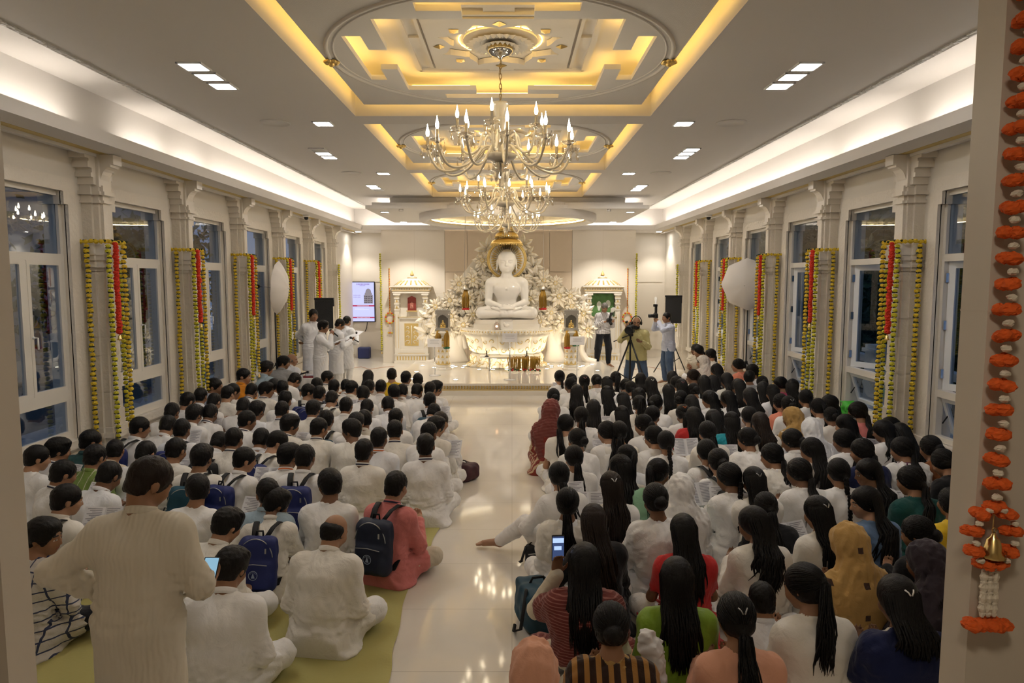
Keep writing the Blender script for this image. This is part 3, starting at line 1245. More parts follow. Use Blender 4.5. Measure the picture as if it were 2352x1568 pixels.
def tree(x, y, h, rad, n, seed, label, lsz=.24):
    rg = np.random.default_rng(seed)
    r = empty("tree", (x, y, -.5))
    tag(r, label, "tree", "trees outside the windows")
    t = MB()
    t.tube([(0, 0, 0), (.05, .04, h * .35), (-.03, .1, h * .7)], [.12, .09, .04], 7)
    for i in range(6):
        a = rg.uniform(0, 6.28)
        t.tube([(0, .03, h * (.25 + .07 * i)), (rad * .5 * math.cos(a), rad * .5 * math.sin(a), h * (.45 + .08 * i))], [.05, .015], 5)
    t.build("trunk", M_BARK, r)
    cl = rg.normal(size=(14, 3))
    cl /= np.linalg.norm(cl, axis=1)[:, None]
    cl = cl * rg.uniform(.3, 1, (14, 1)) * np.array((rad, rad, h * .38)) + np.array((0, 0, h * .6))
    P = cl[rg.integers(0, 14, n)] + rg.normal(size=(n, 3)) * rad * .3
    d = rg.normal(size=(n, 3))
    d[:, 2] -= .5
    d /= np.linalg.norm(d, axis=1)[:, None]
    e_ = np.cross(d, rg.normal(size=(n, 3)))
    e_ /= np.linalg.norm(e_, axis=1)[:, None]
    L = lsz * rg.uniform(.6, 1.3, (n, 1))
    V = np.stack([P, P + d * L * .5 + e_ * L * .22, P + d * L, P + d * L * .5 - e_ * L * .22], 1).reshape(-1, 3)
    F = np.arange(4 * n).reshape(-1, 4)
    me = np_mesh("foliage", V, F)
    obj("foliage", me, M_LEAF, r)


for i in range(6):
    tree(8.4 + .6 * (i % 2), 5.0 + 3.6 * i, 4.6 + .5 * (i % 3), 1.5, 7000, 100 + i, "dark leafy tree outside the right windows, %s from the doorway" % ORD[i])
for i in range(4):
    tree(-8.6 - .7 * (i % 2), 6.0 + 4.2 * i, 4.4 + .4 * (i % 2), 1.3, 2600, 200 + i, "dark leafy tree outside the left windows, %s from the doorway" % ORD[i])
g = MB()  # added dark backdrop, hides the bright sky between the right-hand trees
g.box(12.4, 12.7, -2, 34, -.5, 5.5)
for i in range(12):
    g.box(12.32, 12.4, -1 + 3 * i, -.7 + 3 * i, -.5, 5.5)
tag(g.build("backdrop_wall", mat("dark_backdrop", (.05, .065, .05), .9, var=(2, .5))), "dark backdrop wall added behind the trees on the right", "wall")
g = MB()
g.box(-14.3, -14, 0, 30, -.5, 6)
for i in range(6):
    g.box(-14.02, -13.9, 2 + 4.2 * i, 4 + 4.2 * i, 1, 3)
tag(g.build("neighbour_building", mat("grey_facade", (.24, .26, .29), .8)), "dim grey neighbouring building beyond the left windows", "building")
# white balustrade along the right terrace
b = empty("balustrade", (6.6, 0, .12))
tag(b, "white stone balustrade on the terrace beyond the right windows", "balustrade")
M_BAL = mat("white_stone", (.72, .74, .76), .6)
q = MB()
q.box(-.1, .1, 9, 21, .78, .9)
q.box(-.12, .12, 9, 21, 0, .12)
q.build("rail", M_BAL, b)
q = MB()
prof = [(.05, .12), (.05, .18), (.035, .22), (.075, .38), (.03, .6), (.05, .68), (.05, .78)]
for i in range(40):
    q.lathe(prof, (0, 9.3 + .3 * i, 0), 8)
q.build("balusters", M_BAL, b)
for y in (9.4, 12.2, 15, 17.8, 20.6):
    q = MB()
    q.box(-.17, .17, y - .17, y + .17, 0, .98)
    q.box(-.21, .21, y - .21, y + .21, .98, 1.05)
    q.prism([(-.17, y - .17), (.17, y - .17), (.17, y + .17), (-.17, y + .17)], 1.05, 1.12)
    q.build("post", M_BAL, b)
# ------------------------------------------------------------------ altar platform
PZ = .25
AX, AY = XC - .03, 17.0
M_ALTAR = mat("altar_marble", (0.82, 0.77, 0.68), 0.25, spec=0.5)
M_IDOL = mat("polished_white_marble", (0.84, 0.81, 0.77), 0.12, spec=0.6, coat=.3)
M_IVORY = mat("ivory_carving", (0.85, 0.80, 0.72), 0.45)
M_SILVER = mat("silver", (0.62, 0.60, 0.56), 0.3, metal=0.9)
M_TINSEL = mat("gold_tinsel", (0.62, 0.38, 0.08), 0.3, metal=0.75, bump=('wavex', 30, .8, .02))
M_RED = mat("red_wool", (0.45, 0.02, 0.02), 0.8)
M_GREENW = mat("green_wool", (0.02, 0.12, 0.06), 0.8)
M_ORANGE = mat("orange_petal", (0.75, 0.16, 0.015), 0.75)
M_PAPERW = mat("white_card", (0.84, 0.83, 0.84), 0.6)

p = MB()
p.box(XC - 2.46, XC + 2.46, 14.07, 17.9, .20, PZ)
p.box(XC - 2.42, XC + 2.42, 14.12, 17.85, .12, .20)
p.box(XC - 2.46, XC + 2.46, 14.05, 17.9, 0, .10)
p.box(XC - 2.44, XC + 2.44, 14.085, 17.88, .10, .12, 1)
for i in range(82):
    x = XC - 2.40 + i * .0595
    p.add([(x, 14.119, .125), (x + .034, 14.119, .125), (x + .046, 14.10, .16), (x + .034, 14.119, .195), (x, 14.119, .195), (x + .012, 14.10, .16)], [(0, 1, 2, 5), (5, 2, 3, 4)], mi=1)
o = p.build("altar_platform", [mat("platform_marble", (0.76, 0.71, 0.63), 0.06, spec=.6, var=(1.5, .04)), M_GOLDP])
tag(o, "low white marble platform with gold carved front edge before the statue", "platform", None, "structure")

# ------------------------------------------------------------------ lotus pedestal
def pedestal():
    r = empty("lotus_pedestal", (AX, AY, PZ))
    tag(r, "white and gold carved lotus pedestal under the marble statue", "pedestal")

    def petal_body(nm, prof, npet, amp, sx, sy, n=240):
        m = MB()
        v, f = [], []
        for rr, z in prof:
            for i in range(n):
                a = 2 * PI * i / n
                q = abs(math.sin(a * npet / 2))
                k = rr * (1 + amp * (q ** .6 - .5))
                v.append((k * sx * math.cos(a), k * sy * math.sin(a), z))
        for j in range(len(prof) - 1):
            for i in range(n):
                u = (i + 1) % n
                f.append((j * n + i, j * n + u, (j + 1) * n + u, (j + 1) * n + i))
        f.append(tuple(range((len(prof) - 1) * n, len(prof) * n)))
        m.add(v, f, smooth=True)
        # gold lines between petals and scrolls on each
        g = MB()
        for i in range(npet):
            a = 2 * PI * (i) / npet
            if math.sin(a) > .5:
                continue
            pts = [(rr * (1 - amp * .5) * sx * 1.004 * math.cos(a), rr * (1 - amp * .5) * sy * 1.004 * math.sin(a), z) for rr, z in prof[:-1]]
            g.tube(pts, .009, 5, mi=0)
            h0, h1 = prof[0][1], prof[-2][1]
            for q in (-1, 1):
                for zc, rad, tw in ((.30, .085, 1), (.68, .07, -1)):
                    pts = []
                    for t in np.linspace(0, 1, 15):
                        ang = tw * q * (t * 4.6) + (0 if tw > 0 else PI)
                        rho = rad * (1 - .75 * t)
                        da = (q * .34 * (2 * PI / npet) * .62) + rho * math.cos(ang) * 1.0 / (sx)
                        zz = h0 + (h1 - h0) * zc + rho * math.sin(ang)
                        aa = a + PI / npet + da
                        j = np.interp(zz, [p_[1] for p_ in prof[:-1]], [p_[0] for p_ in prof[:-1]])
                        k = j * (1 + amp * (abs(math.sin(aa * npet / 2)) ** .6 - .5)) * 1.004
                        pts.append((k * sx * math.cos(aa), k * sy * math.sin(aa), zz))
                    g.tube(pts, [.011 * (1 - .5 * t) for t in np.linspace(0, 1, 15)], 5, mi=0)
        m.build(nm, M_ALTAR, r)
        g.build(nm + "_gilding", M_GOLDP, r)
    petal_body("base_drum", [(.98, 0), (1.0, .03), (.98, .07), (.88, .10), (.90, .20), (.90, .28), (.86, .33), (.7, .345)], 18, .05, 1.0, .62)
    petal_body("lotus_bowl", [(.62, .30), (.80, .34), (.90, .42), (.95, .52), (.97, .64), (1.0, .74), (1.06, .82), (1.02, .84)], 14, .06, 1.0, .66)
    m = MB()
    n = 220
    for z0, z1, k in ((.83, .87, 1.06), (.87, .93, 1.12), (.93, .945, 1.10)):
        v, f = [], []
        for z in (z0, z1):
            for i in range(n):
                a = 2 * PI * i / n
                q = k + .018 * math.cos(a * 44)
                v.append((q * math.cos(a), q * .70 * math.sin(a), z))
        for i in range(n):
            u = (i + 1) % n
            f.append((i, u, n + u, n + i))
        f += [tuple(range(n - 1, -1, -1)), tuple(range(n, 2 * n))]
        m.add(v, f, smooth=False)
    m.build("top_slab", M_ALTAR, r)
    g = MB()
    for i in range(44):
        a = PI + PI * (i + .5) / 44
        g.ball((1.135 * math.cos(a), 1.135 * .70 * math.sin(a), .90), .016, 6, 4)
    g.build("slab_beads", M_GOLDP, r)
    m = MB()
    m.box(-.80, .80, -.50, .45, .945, 1.08)
    m.box(-.76, .76, -.47, .45, 1.08, 1.18)
    m.build("plinth", M_ALTAR, r)
    m = MB()
    frame_rect_xz = [(-.15, .15, 1.17, 1.19), (-.15, .15, .945, .965), (-.15, -.13, .945, 1.19), (.13, .15, .945, 1.19)]
    for x0, x1, z0, z1 in frame_rect_xz:
        m.box(x0, x1, -.53, -.50, z0, z1)
    m.box(-.13, .13, -.512, -.50, .96, 1.17)
    m.ball((0, -.515, 1.05), .06, 10, 6, sc=(1.2, .3, .7))
    m.ball((-.06, -.515, 1.09), .03, 8, 5, sc=(1, .4, 1))
    m.build("relief_panel", M_IDOL, r)
    return r


pedestal()

# ------------------------------------------------------------------ the statue
def statue():
    v = Vol((-.84, -.62, -.02), (.84, .34, 1.76), .0125)
    for s in (-1, 1):
        v.cap((s * .16, .06, .19), (s * .60, -.15, .165), .19, .145, .06)
        v.ell((s * .63, -.17, .15), (.13, .15, .14), None, .05)
        v.cap((s * .60, -.26, .13), (-s * .10, -.42, .15), .115, .085, .02)
    for s in (-1, 1):      # upturned feet on the thighs
        v.cap((-s * .05, -.44, .20), (-s * .34, -.36, .29), .055, .045, .02, st=(1, 1, .8))
        for t in range(4):
            v.cap((-s * .34, -.385 + .022 * t, .29), (-s * .385, -.375 + .022 * t, .30), .014, .011, .008)
    v.cap((0, .05, .15), (0, .04, .50), .25, .215, .05, st=(1.1, .8, 1))
    v.ell((0, .0, .72), (.335, .20, .27), None, .09)
    for s in (-1, 1):
        v.ell((s * .15, -.09, .76), (.15, .10, .10), None, .06)
        v.ell((s * .385, .02, .90), (.125, .13, .12), None, .08)
        v.cap((s * .425, .03, .87), (s * .455, .0, .43), .112, .088, .04)
        v.cap((s * .455, -.02, .41), (s * .15, -.38, .33), .088, .055, .03)
    # hands resting one on the other
    v.ell((0, -.42, .315), (.20, .085, .04), None, .03)
    v.ell((.01, -.44, .275), (.19, .085, .035), None, .015)
    for k in range(4):
        v.cap((.10, -.40 - .022 * k, .35), (-.10, -.41 - .024 * k, .352), .015, .011, .006)
    for s in (-1, 1):
        v.cap((s * .11, -.44, .35), (s * .02, -.47, .385), .017, .012, .01)
    v.cap((0, .02, .90), (0, 0, 1.16), .15, .125, .07)
    v.cap((-.32, .03, .96), (.32, .03, .96), .07, .07, .10)
    # head
    z = 1.40
    v.ell((0, .0, z + .03), (.222, .22, .24), None, .05)
    v.ell((0, -.05, z - .13), (.19, .17, .14), None, .05)
    v.ell((0, -.155, z - .215), (.05, .045, .035), None, .03)
    for s in (-1, 1):
        v.ell((s * .236, .03, z - .05), (.024, .055, .13), None, .02)
        v.ell((s * .243, .02, z - .17), (.020, .035, .045), None, .015)
        v.ell((s * .085, -.205, z + .0), (.055, .03, .034), None, .02, 'sub')
        v.ell((s * .085, -.182, z - .002), (.05, .025, .026), None, .008)
        v.cap((s * .03, -.215, z + .055), (s * .15, -.165, z + .055), .014, .009, .02)
        v.ell((s * .10, -.16, z - .11), (.06, .05, .05), None, .05)
    v.cap((0, -.205, z + .05), (0, -.238, z - .075), .018, .03, .02)
    for s in (-1, 1):
        v.ell((s * .03, -.222, z - .085), (.018, .02, .014), None, .012)
    v.ell((0, -.205, z - .14), (.06, .022, .016), None, .008)
    v.ell((0, -.20, z - .168), (.048, .022, .018), None, .008)
    # cap of tight curls
    v.ell((0, .03, z + .075), (.230, .222, .216), None, .012)
    v.ell((0, .05, z + .255), (.10, .10, .075), None, .05)
    v.ell((.0, -.19, .74), (.035, .03, .035), None, .01)     # chest mark
    me = v.mesh("statue", 1, None, lambda c: np.where((c[:, 2] > 1.66) & (c[:, 1] < .12), 1, 0))
    o = obj("marble_statue", me, [M_IDOL, mat("gilded_marble", (0.80, 0.70, 0.50), 0.25)], None, (AX, AY - .02, PZ + 1.18))
    tag(o, "large white marble statue seated cross-legged with hands in its lap", "statue")


statue()

# halo
r = empty("halo", (AX, AY + .23, 2.90))
tag(r, "round gold-rimmed sunray halo behind the statue's head", "halo")
q = MB()
rx = Matrix.Rotation(R(90), 3, 'X')
q.lathe([(.01, .03), (.46, .03), (.46, -.03), (.01, -.03)], n=64, rot=rx)
q.build("disc", M_IVORY, r)
q = MB()
for i in range(36):
    a = 2 * PI * i / 36
    d = np.array((math.cos(a), 0, math.sin(a)))
    e_ = np.array((-math.sin(a), 0, math.cos(a)))
    Y = np.array((0, 1, 0))
    P = [d * .16, d * .27 + e_ * .021, d * .41, d * .27 - e_ * .021, d * .28 - Y * .06]
    P = [x_ - Y * .032 for x_ in P]
    q.add(P, [(0, 4, 1), (1, 4, 2), (2, 4, 3), (3, 4, 0)], mi=0)
q.build("rays", M_IVORY, r)
q = MB()
for i in range(36):
    a = 2 * PI * (i + .5) / 36
    d = np.array((math.cos(a), 0, math.sin(a)))
    e_ = np.array((-math.sin(a), 0, math.cos(a)))
    Y = np.array((0, 1, 0))
    P = [d * .24, d * .35 + e_ * .026, d * .41, d * .35 - e_ * .026, d * .34 - Y * .05]
    P = [x_ - Y * .032 for x_ in P]
    q.add(P, [(0, 4, 1), (1, 4, 2), (2, 4, 3), (3, 4, 0)])
q.build("gold_darts", M_GOLDP, r)
q = MB()
q.tube([(.45 * math.cos(t), -.03, .45 * math.sin(t)) for t in np.linspace(0, 2 * PI, 81)], .022, 8, cap=False)
q.tube([(.485 * math.cos(t), 0, .485 * math.sin(t)) for t in np.linspace(0, 2 * PI, 81)], .016, 8, cap=False)
for i in range(72):
    t = 2 * PI * i / 72
    q.ball((.475 * math.cos(t), -.035, .475 * math.sin(t)), .011, 6, 4)
q.build("gold_rim", M_GOLDP, r)

# tiered umbrella
r = empty("ceremonial_umbrella", (AX, AY - .22, 3.26))
tag(r, "gold tiered ceremonial umbrella hanging above the statue's head", "umbrella")
z = 0
for i, (rad, h) in enumerate(((.385, .13), (.28, .11), (.18, .09))):
    q = MB()
    pr = [(rad, z), (rad, z + .03)] + [(rad * math.cos(t) * .97, z + .03 + h * math.sin(t)) for t in np.linspace(.1, PI / 2 - .15, 8)] + [(.02, z + .03 + h)]
    q.lathe(pr, n=40)
    q.build("tier", M_GOLD, r)
    q = MB()
    for k in range(40):
        t = 2 * PI * k / 40
        q.ball((rad * math.cos(t), rad * math.sin(t), z - .012), .016, 6, 4, sc=(1, 1, 1.5))
    q.build("fringe", M_GOLDP, r)
    z += h + .05
q = MB()
q.tube([(0, 0, z - .03), (0, 0, 3.903 - 3.26)], .012, 8)
q.build("rod", M_GOLD, r)

# ------------------------------------------------------------------ carved tree
TY = 17.75
tree_r = empty("carved_tree", (0, 0, 0))
tag(tree_r, "carved ivory tree of gold-veined flowers standing behind the statue", "carved tree")


def flower_mesh(nm, npet, rad, seed, leafy=False):
    rg = np.random.default_rng(seed)
    q = MB()
    for layer in range(1 if leafy else 2):
        for i in range(npet):
            a = 2 * PI * (i + .5 * layer) / npet + rg.uniform(-.08, .08)
            L = rad * (1 - .25 * layer) * rg.uniform(.88, 1.12)
            w_ = L * (.21 if not leafy else .23)
            d = np.array((math.cos(a), 0, math.sin(a)))
            e_ = np.array((-math.sin(a), 0, math.cos(a)))
            Y = np.array((0, -1, 0))
            lift = .05 + .05 * layer
            st = [0.08, .35, .65, 1.0]
            wd = [.35, 1.0, .85, .03]
            up = [.0, .05, .05, .0]
            rows = []
            for t, ww, uu in zip(st, wd, up):
                c0 = d * L * t + Y * (lift * (.4 + t) + uu)
                rows.append([c0 - e_ * w_ * ww - Y * .03, c0 + Y * .018, c0 + e_ * w_ * ww - Y * .03])
            v = [x_ for row in rows for x_ in row]
            f = []
            for k in range(3):
                for c_ in range(2):
                    f.append((k * 3 + c_, k * 3 + c_ + 1, k * 3 + 4 + c_, k * 3 + 3 + c_))
            b0 = len(v)
            v += [x_ - Y * .035 for x_ in v[:]]
            f += [tuple(b0 + t for t in reversed(ff)) for ff in f]
            for k in range(3):
                f.append((k * 3, k * 3 + 3, b0 + k * 3 + 3, b0 + k * 3))
                f.append((k * 3 + 5, k * 3 + 2, b0 + k * 3 + 2, b0 + k * 3 + 5))
            q.add(v, f, mi=0)
            ctr = [rows[k][1] + Y * .004 for k in range(4)]
            q.tube(ctr, [.0045, .004, .003, .0015], 4, mi=1)
            for sd in (0, 2):
                q.tube([rows[k][sd] + Y * .006 for k in range(4)], .0028, 4, mi=1)
    if not leafy:
        q.lathe([(.055, 0), (.055, .04), (.035, .055), (.03, .03), (.001, .03)], (0, -.09, 0), 14, mi=1, rot=Matrix.Rotation(R(90), 3, 'X'))
        q.ball((0, -.115, 0), .03, 8, 5, mi=0)
    me = q.mesh(nm)
    me.materials.append(M_IVORY)
    me.materials.append(mat('pale_gold_vein', (.74, .60, .34), .45, metal=.1))
    return me


FM = [flower_mesh("flower", n_, r_, i) for i, (n_, r_) in enumerate(((7, .27), (6, .24), (8, .25)))]
LM = [flower_mesh("leaf_spray", n_, r_, 10 + i, True) for i, (n_, r_) in enumerate(((7, .30), (6, .27)))]
FPX_LIST = [(975, 385), (885, 560), (765, 595), (680, 740), (565, 800), (815, 960), (690, 880), (890, 870), (845, 720), (1520, 560), (1405, 725), (1625, 590), (1655, 705),
            (1755, 700), (1580, 850), (1880, 860), (1910, 1000), (1770, 790), (1690, 930), (1345, 560), (1490, 930)]
LPX_LIST = [(1430, 440), (1375, 330), (1440, 530), (1330, 250), (1020, 280), (1000, 440), (955, 640), (930, 540), (980, 740), (470, 900), (480, 1040), (560, 960), (540, 870), (1340, 660),
            (1500, 660), (1480, 780), (1440, 850), (1560, 730), (1830, 760), (1840, 960), (1740, 860), (1650, 830), (900, 790), (760, 800), (760, 700), (620, 830), (610, 1000),
            (860, 1000), (960, 860), (1060, 330), (1300, 420), (1390, 610), (690, 1000), (1600, 960), (1760, 1010), (1060, 560), (1290, 560)]
rg = np.random.default_rng(3)
for lst, ms, dy, nm in ((FPX_LIST, FM, -.10, "flower"), (LPX_LIST, LM, .04, "leaf_spray")):
    for i, (a, b) in enumerate(lst):
        yy = TY + dy + rg.uniform(-.05, .05)
        pnt = at(860 + a / 3.92, 500 + b / 3.92, y=yy)
        o = bpy.data.objects.new(nm, ms[i % len(ms)])
        COL.objects.link(o)
        o.parent = tree_r
        o.location = pnt
        o.rotation_euler = (rg.uniform(-.15, .15), rg.uniform(0, 6.28), rg.uniform(-.25, .25))
        sc = rg.uniform(.95, 1.2)
        o.scale = (sc, sc, sc)


def trunk(pts, rs, nm):
    q = MB()
    P = [at(860 + a / 3.92, 500 + b / 3.92, y=TY + .08) for a, b in pts]
    P[0].z = PZ - .02 if pts[0][1] > 1200 else P[0].z
    # resample smoothly
    n = len(P)
    t = np.linspace(0, n - 1, n * 5)
    pp = np.array([tuple(x_) for x_ in P])
    S = np.stack([np.interp(t, range(n), pp[:, k]) for k in range(3)], 1)
    for _ in range(3):
        S[1:-1] = (S[:-2] + 2 * S[1:-1] + S[2:]) / 4
    q.tube(S, np.interp(t, range(n), rs), 12, flat=.7)
    q.build(nm, M_IVORY, tree_r)


trunk([(730, 1320), (715, 1180), (700, 1060), (670, 960), (600, 880)], [.34, .22, .15, .09, .04], "trunk")
trunk([(760, 1320), (745, 1180), (770, 1060), (830, 980), (900, 900)], [.28, .16, .10, .07, .04], "branch")
trunk([(470, 1325), (520, 1300), (600, 1260), (680, 1200)], [.10, .10, .10, .12], "root")
trunk([(1625, 1320), (1620, 1180), (1600, 1060), (1560, 960), (1540, 860)], [.34, .20, .14, .10, .05], "trunk")
trunk([(1620, 1200), (1650, 1040), (1700, 930), (1720, 850)], [.16, .12, .09, .04], "branch")
trunk([(1640, 1230), (1600, 1000), (1480, 900), (1420, 800)], [.14, .09, .07, .04], "branch")
trunk([(1990, 1325), (1900, 1280), (1860, 1180), (1900, 1080), (1930, 1020)], [.14, .13, .10, .07, .04], "branch")
trunk([(820, 1180), (790, 1080), (740, 900), (700, 760)], [.06, .07, .06, .03], "branch")
trunk([(1000, 620), (960, 480), (975, 400)], [.08, .06, .03], "branch")
trunk([(1000, 770), (930, 740), (850, 730)], [.06, .05, .03], "branch")
trunk([(1370, 690), (1450, 620), (1520, 570)], [.06, .05, .03], "branch")
trunk([(1330, 560), (1400, 450), (1440, 430)], [.07, .05, .03], "branch")
# the solid back of the carving, a stepped slab behind the foliage
q = MB()
poly = [(470, 1110), (420, 960), (520, 760), (680, 690), (800, 500), (930, 330), (1080, 240), (1290, 240), (1440, 330), (1540, 500), (1680, 640), (1790, 690), (1900, 830), (1950, 1000), (1880, 1110), (1560, 1130), (1480, 1000), (860, 1000), (780, 1120)]
P = [at(860 + a / 3.92, 500 + b / 3.92, y=TY + .16) for a, b in poly]
q.prism([(x_.x, x_.z) for x_ in P], TY + .13, TY + .19, axis='y')
q.build("back_slab", M_IVORY, tree_r)

# ------------------------------------------------------------------ floor lights
PTS = [(165, 853), (90, 930), (413, 885), (305, 880), (523, 878), (530, 855), (568, 866), (658, 877), (675, 856), (860, 901), (1027, 901), (1195, 901), (1363, 901), (1530, 901), (1690, 893),
       (1700, 835), (1747, 853), (1747, 873), (1840, 860), (1875, 848), (1897, 873), (2007, 878), (2100, 868), (2133, 857), (2245, 840), (2310, 915), (570, 1027), (20, 1017)]
E_FL = emitter("floor_spot_light", (1.0, 0.86, 0.62), S_FLOORLIGHT)
_fw = [at(940 + a / 5.345, 680 + b / 5.345, z=PZ) for a, b in PTS]
for i, pnt in enumerate(sorted(_fw, key=lambda q_: q_.x)):
    r = empty("floor_light", (pnt.x, pnt.y, PZ))
    tag(r, "small round floor light in the altar platform, %dth from its left end" % (i + 1) if i >= 12 else "small round floor light in the altar platform, %s from its left end" % ORD[i], "floor light", "floor lights of the altar platform")
    if i >= 12:
        r["label"] = "small round floor light in the altar platform, %s from its right end" % (("thirteenth", "fourteenth", "fifteenth", "sixteenth")[27 - i - 12] if 27 - i >= 12 else ORD[27 - i])
    q = MB()
    q.lathe([(.062, 0), (.062, .008), (.045, .010)], n=16, cap=False)
    q.build("rim", M_STEEL, r)
    q = MB()
    q.lathe([(.046, .006), (.001, .007)], n=16, cap=False)
    q.build("lens", E_FL, r)

# ------------------------------------------------------------------ small silver shrines on white pillars
def tassel(parent, x, y, z, L, rad, tip):
    q = MB()
    rg_ = np.random.default_rng(int(abs(x * 1000)) + 5)
    for i in range(26):
        a = rg_.uniform(0, 6.28)
        b = a + rg_.uniform(-.3, .3)
        r0, r1 = rad * .5 * math.sqrt(rg_.uniform()), rad * math.sqrt(rg_.uniform(.3, 1))
        q.tube([(x + r0 * math.cos(a), y + r0 * math.sin(a), z), (x + r1 * math.cos(b), y + r1 * math.sin(b), z - L * .4), (x + r1 * math.cos(b), y + r1 * math.sin(b), z - L * rg_.uniform(.9, 1.02))], [.008, .011, .012], 5)
    o_ = q.build("tinsel", M_TINSEL, parent)
    q = MB()
    for i in range(10):
        a = 2 * PI * i / 10
        q.ball((x + rad * .8 * math.cos(a), y + rad * .8 * math.sin(a), z - L - .01), .028, 6, 4)
    q.build("pompoms", tip, parent)


for s, px, lab in ((-1, 1017, "left"), (1, 1312, "right")):
    base = at(px, 850, z=PZ)
    r = empty("shrine_pillar", (base.x, base.y + .15, PZ))
    tag(r, "white and gold banded pillar under the silver shrine, %s of the statue" % lab, "pillar")
    q = MB()
    prof = [(.21, 0), (.21, .03), (.18, .06), (.19, .09), (.14, .12), (.15, .14)]
    for k in range(5):
        z0 = .14 + k * .135
        prof += [(.150, z0), (.150, z0 + .115), (.138, z0 + .12), (.138, z0 + .135)]
    prof += [(.16, .82), (.19, .86), (.23, .90), (.23, .93), (.001, .93)]
    q.lathe(prof, n=8, smooth=False, a0=PI / 8)
    q.build("shaft", M_ALTAR, r)
    q = MB()
    for k in range(5):
        for a in range(8):
            t = 2 * PI * a / 8 - PI / 2
            d = np.array((math.cos(t), math.sin(t)))
            e_ = np.array((-d[1], d[0]))
            z0 = .155 + k * .135
            c0 = d * .1415
            q.add([(*(c0 + e_ * .04), z0), (*(c0 - e_ * .04), z0), (*(c0 * 1.0), z0 + .075), (*(c0 + d * .012), z0 + .02)], [(0, 3, 2), (3, 1, 2), (0, 1, 3)])
    for z0 in (.13, .86):
        q.lathe([(.175, z0), (.185, z0 + .012), (.175, z0 + .024)], n=8, a0=PI / 8, cap=False)
    q.build("gilding", M_GOLDP, r)
    t = empty("silver_shrine", (base.x, base.y + .15, PZ + .93))
    tag(t, "small silver shrine with arched niche on the pillar %s of the statue" % lab, "shrine")
    q = MB()
    q.box(-.18, .18, -.14, .14, 0, .05)
    q.box(-.165, .165, -.125, .125, .05, .075)
    q.build("base", M_SILVER, t)
    q = MB()
    q.box(-.15, .15, .10, .12, .075, .42)
    q.build("back_panel", mat("dark_silver", (.22, .21, .19), .4, metal=.7), t)
    for x_ in (-.145, .145):
        for y_ in (-.11, .11):
            q = MB()
            q.lathe([(.02, .075), (.014, .12), (.014, .36), (.022, .42)], (x_, y_, 0), 8)
            q.build("post", M_SILVER, t)
    q = MB()
    arch = [(-.13, .42), (-.13, .31)] + [(-.125 + .25 * i / 12, .31 + .085 * math.sin(PI * i / 12) - (.012 if i % 2 else 0)) for i in range(13)] + [(.13, .31), (.13, .42)]
    q.prism(list(reversed(arch)), -.122, -.105, axis='y')
    q.build("arch", M_SILVER, t)
    q = MB()
    for z0, z1, e_ in ((.42, .445, .18), (.445, .47, .165), (.47, .495, .18), (.495, .51, .15)):
        q.box(-e_, e_, -e_ * .8, e_ * .8, z0, z1)
    for i in range(5):
        q.ball((-.12 + .06 * i, -.09, .53), .02, 8, 5)
    q.build("roof", M_SILVER, t)
    g = MB()
    g.lathe([(.075, 0), (.065, .02), (.05, .03)], (0, 0, 0), 14)
    g.ball((-.04, -.01, .045), .03, 8, 5, sc=(1.2, 1, .7))
    g.ball((.04, -.01, .045), .03, 8, 5, sc=(1.2, 1, .7))
    g.ball((0, 0, .095), .034, 10, 6, sc=(1, .7, 1.3))
    g.ball((0, 0, .16), .022, 10, 6)
    g.tube([(-.034, 0, .12), (-.055, -.01, .08), (-.01, -.03, .055)], .009, 6)
    g.tube([(.034, 0, .12), (.055, -.01, .08), (.01, -.03, .055)], .009, 6)
    o = g.build("gold_figurine", M_GOLD, None, (base.x, base.y + .12, PZ + 1.005))
    tag(o, "tiny gold seated figurine in the silver shrine %s of the statue" % lab, "figurine")
    for j, (dx, tip) in enumerate(((-.10, M_RED), (.10, M_GREENW))):
        g = empty("gold_tassel", (base.x + dx * s * -1 if False else base.x + dx, base.y - .02, PZ + .93 + .02))
        tag(g, "gold tinsel tassel, %s of the pair hanging from the %s silver shrine" % (("left", "right")[j], lab), "tassel", "gold tassels on the silver shrines")
        tassel(g, 0, 0, 0, .34 + .06 * (j == (s < 0)), .065, tip)

# ------------------------------------------------------------------ cards on stands
for px, py, pb, lab in ((996, 787, 862, "left of the silver-shrine pillar"), (1168, 775, 872, "in the middle before the lotus pedestal"), (1322, 782, 866, "beside the right silver-shrine pillar")):
    b = at(px + 3, pb, z=PZ)
    zt = at(px, py, y=b.y).z
    r = empty("card_stand", (b.x, b.y, PZ))
    tag(r, "white card on a thin steel stand, %s" % lab, "card stand", "white cards on stands")
    q = MB()
    q.lathe([(.13, 0), (.13, .012), (.02, .02)], n=20)
    q.build("foot", mat("clear_acrylic", (.75, .73, .70), .15), r)
    q = MB()
    q.tube([(0, 0, .015), (0, 0, zt - PZ - .08)], .012, 8)
    q.build("post", M_STEEL, r)
    q = MB()
    q.obox((0, -.02, zt - PZ), (.32, .008, .19), Matrix.Rotation(R(-8), 3, 'X'))
    q.build("card", M_PAPERW, r)
    q = MB()
    for k in range(4):
        q.obox((0, -.0255 - .0 + (.055 - k * .035) * .14 * -1 * -1 * 0 - .001, zt - PZ + .055 - k * .035), (.20 - .03 * (k % 2), .002, .008), Matrix.Rotation(R(-8), 3, 'X'))
    q.build("lettering", mat("pale_print", (.55, .54, .56), .6), r)

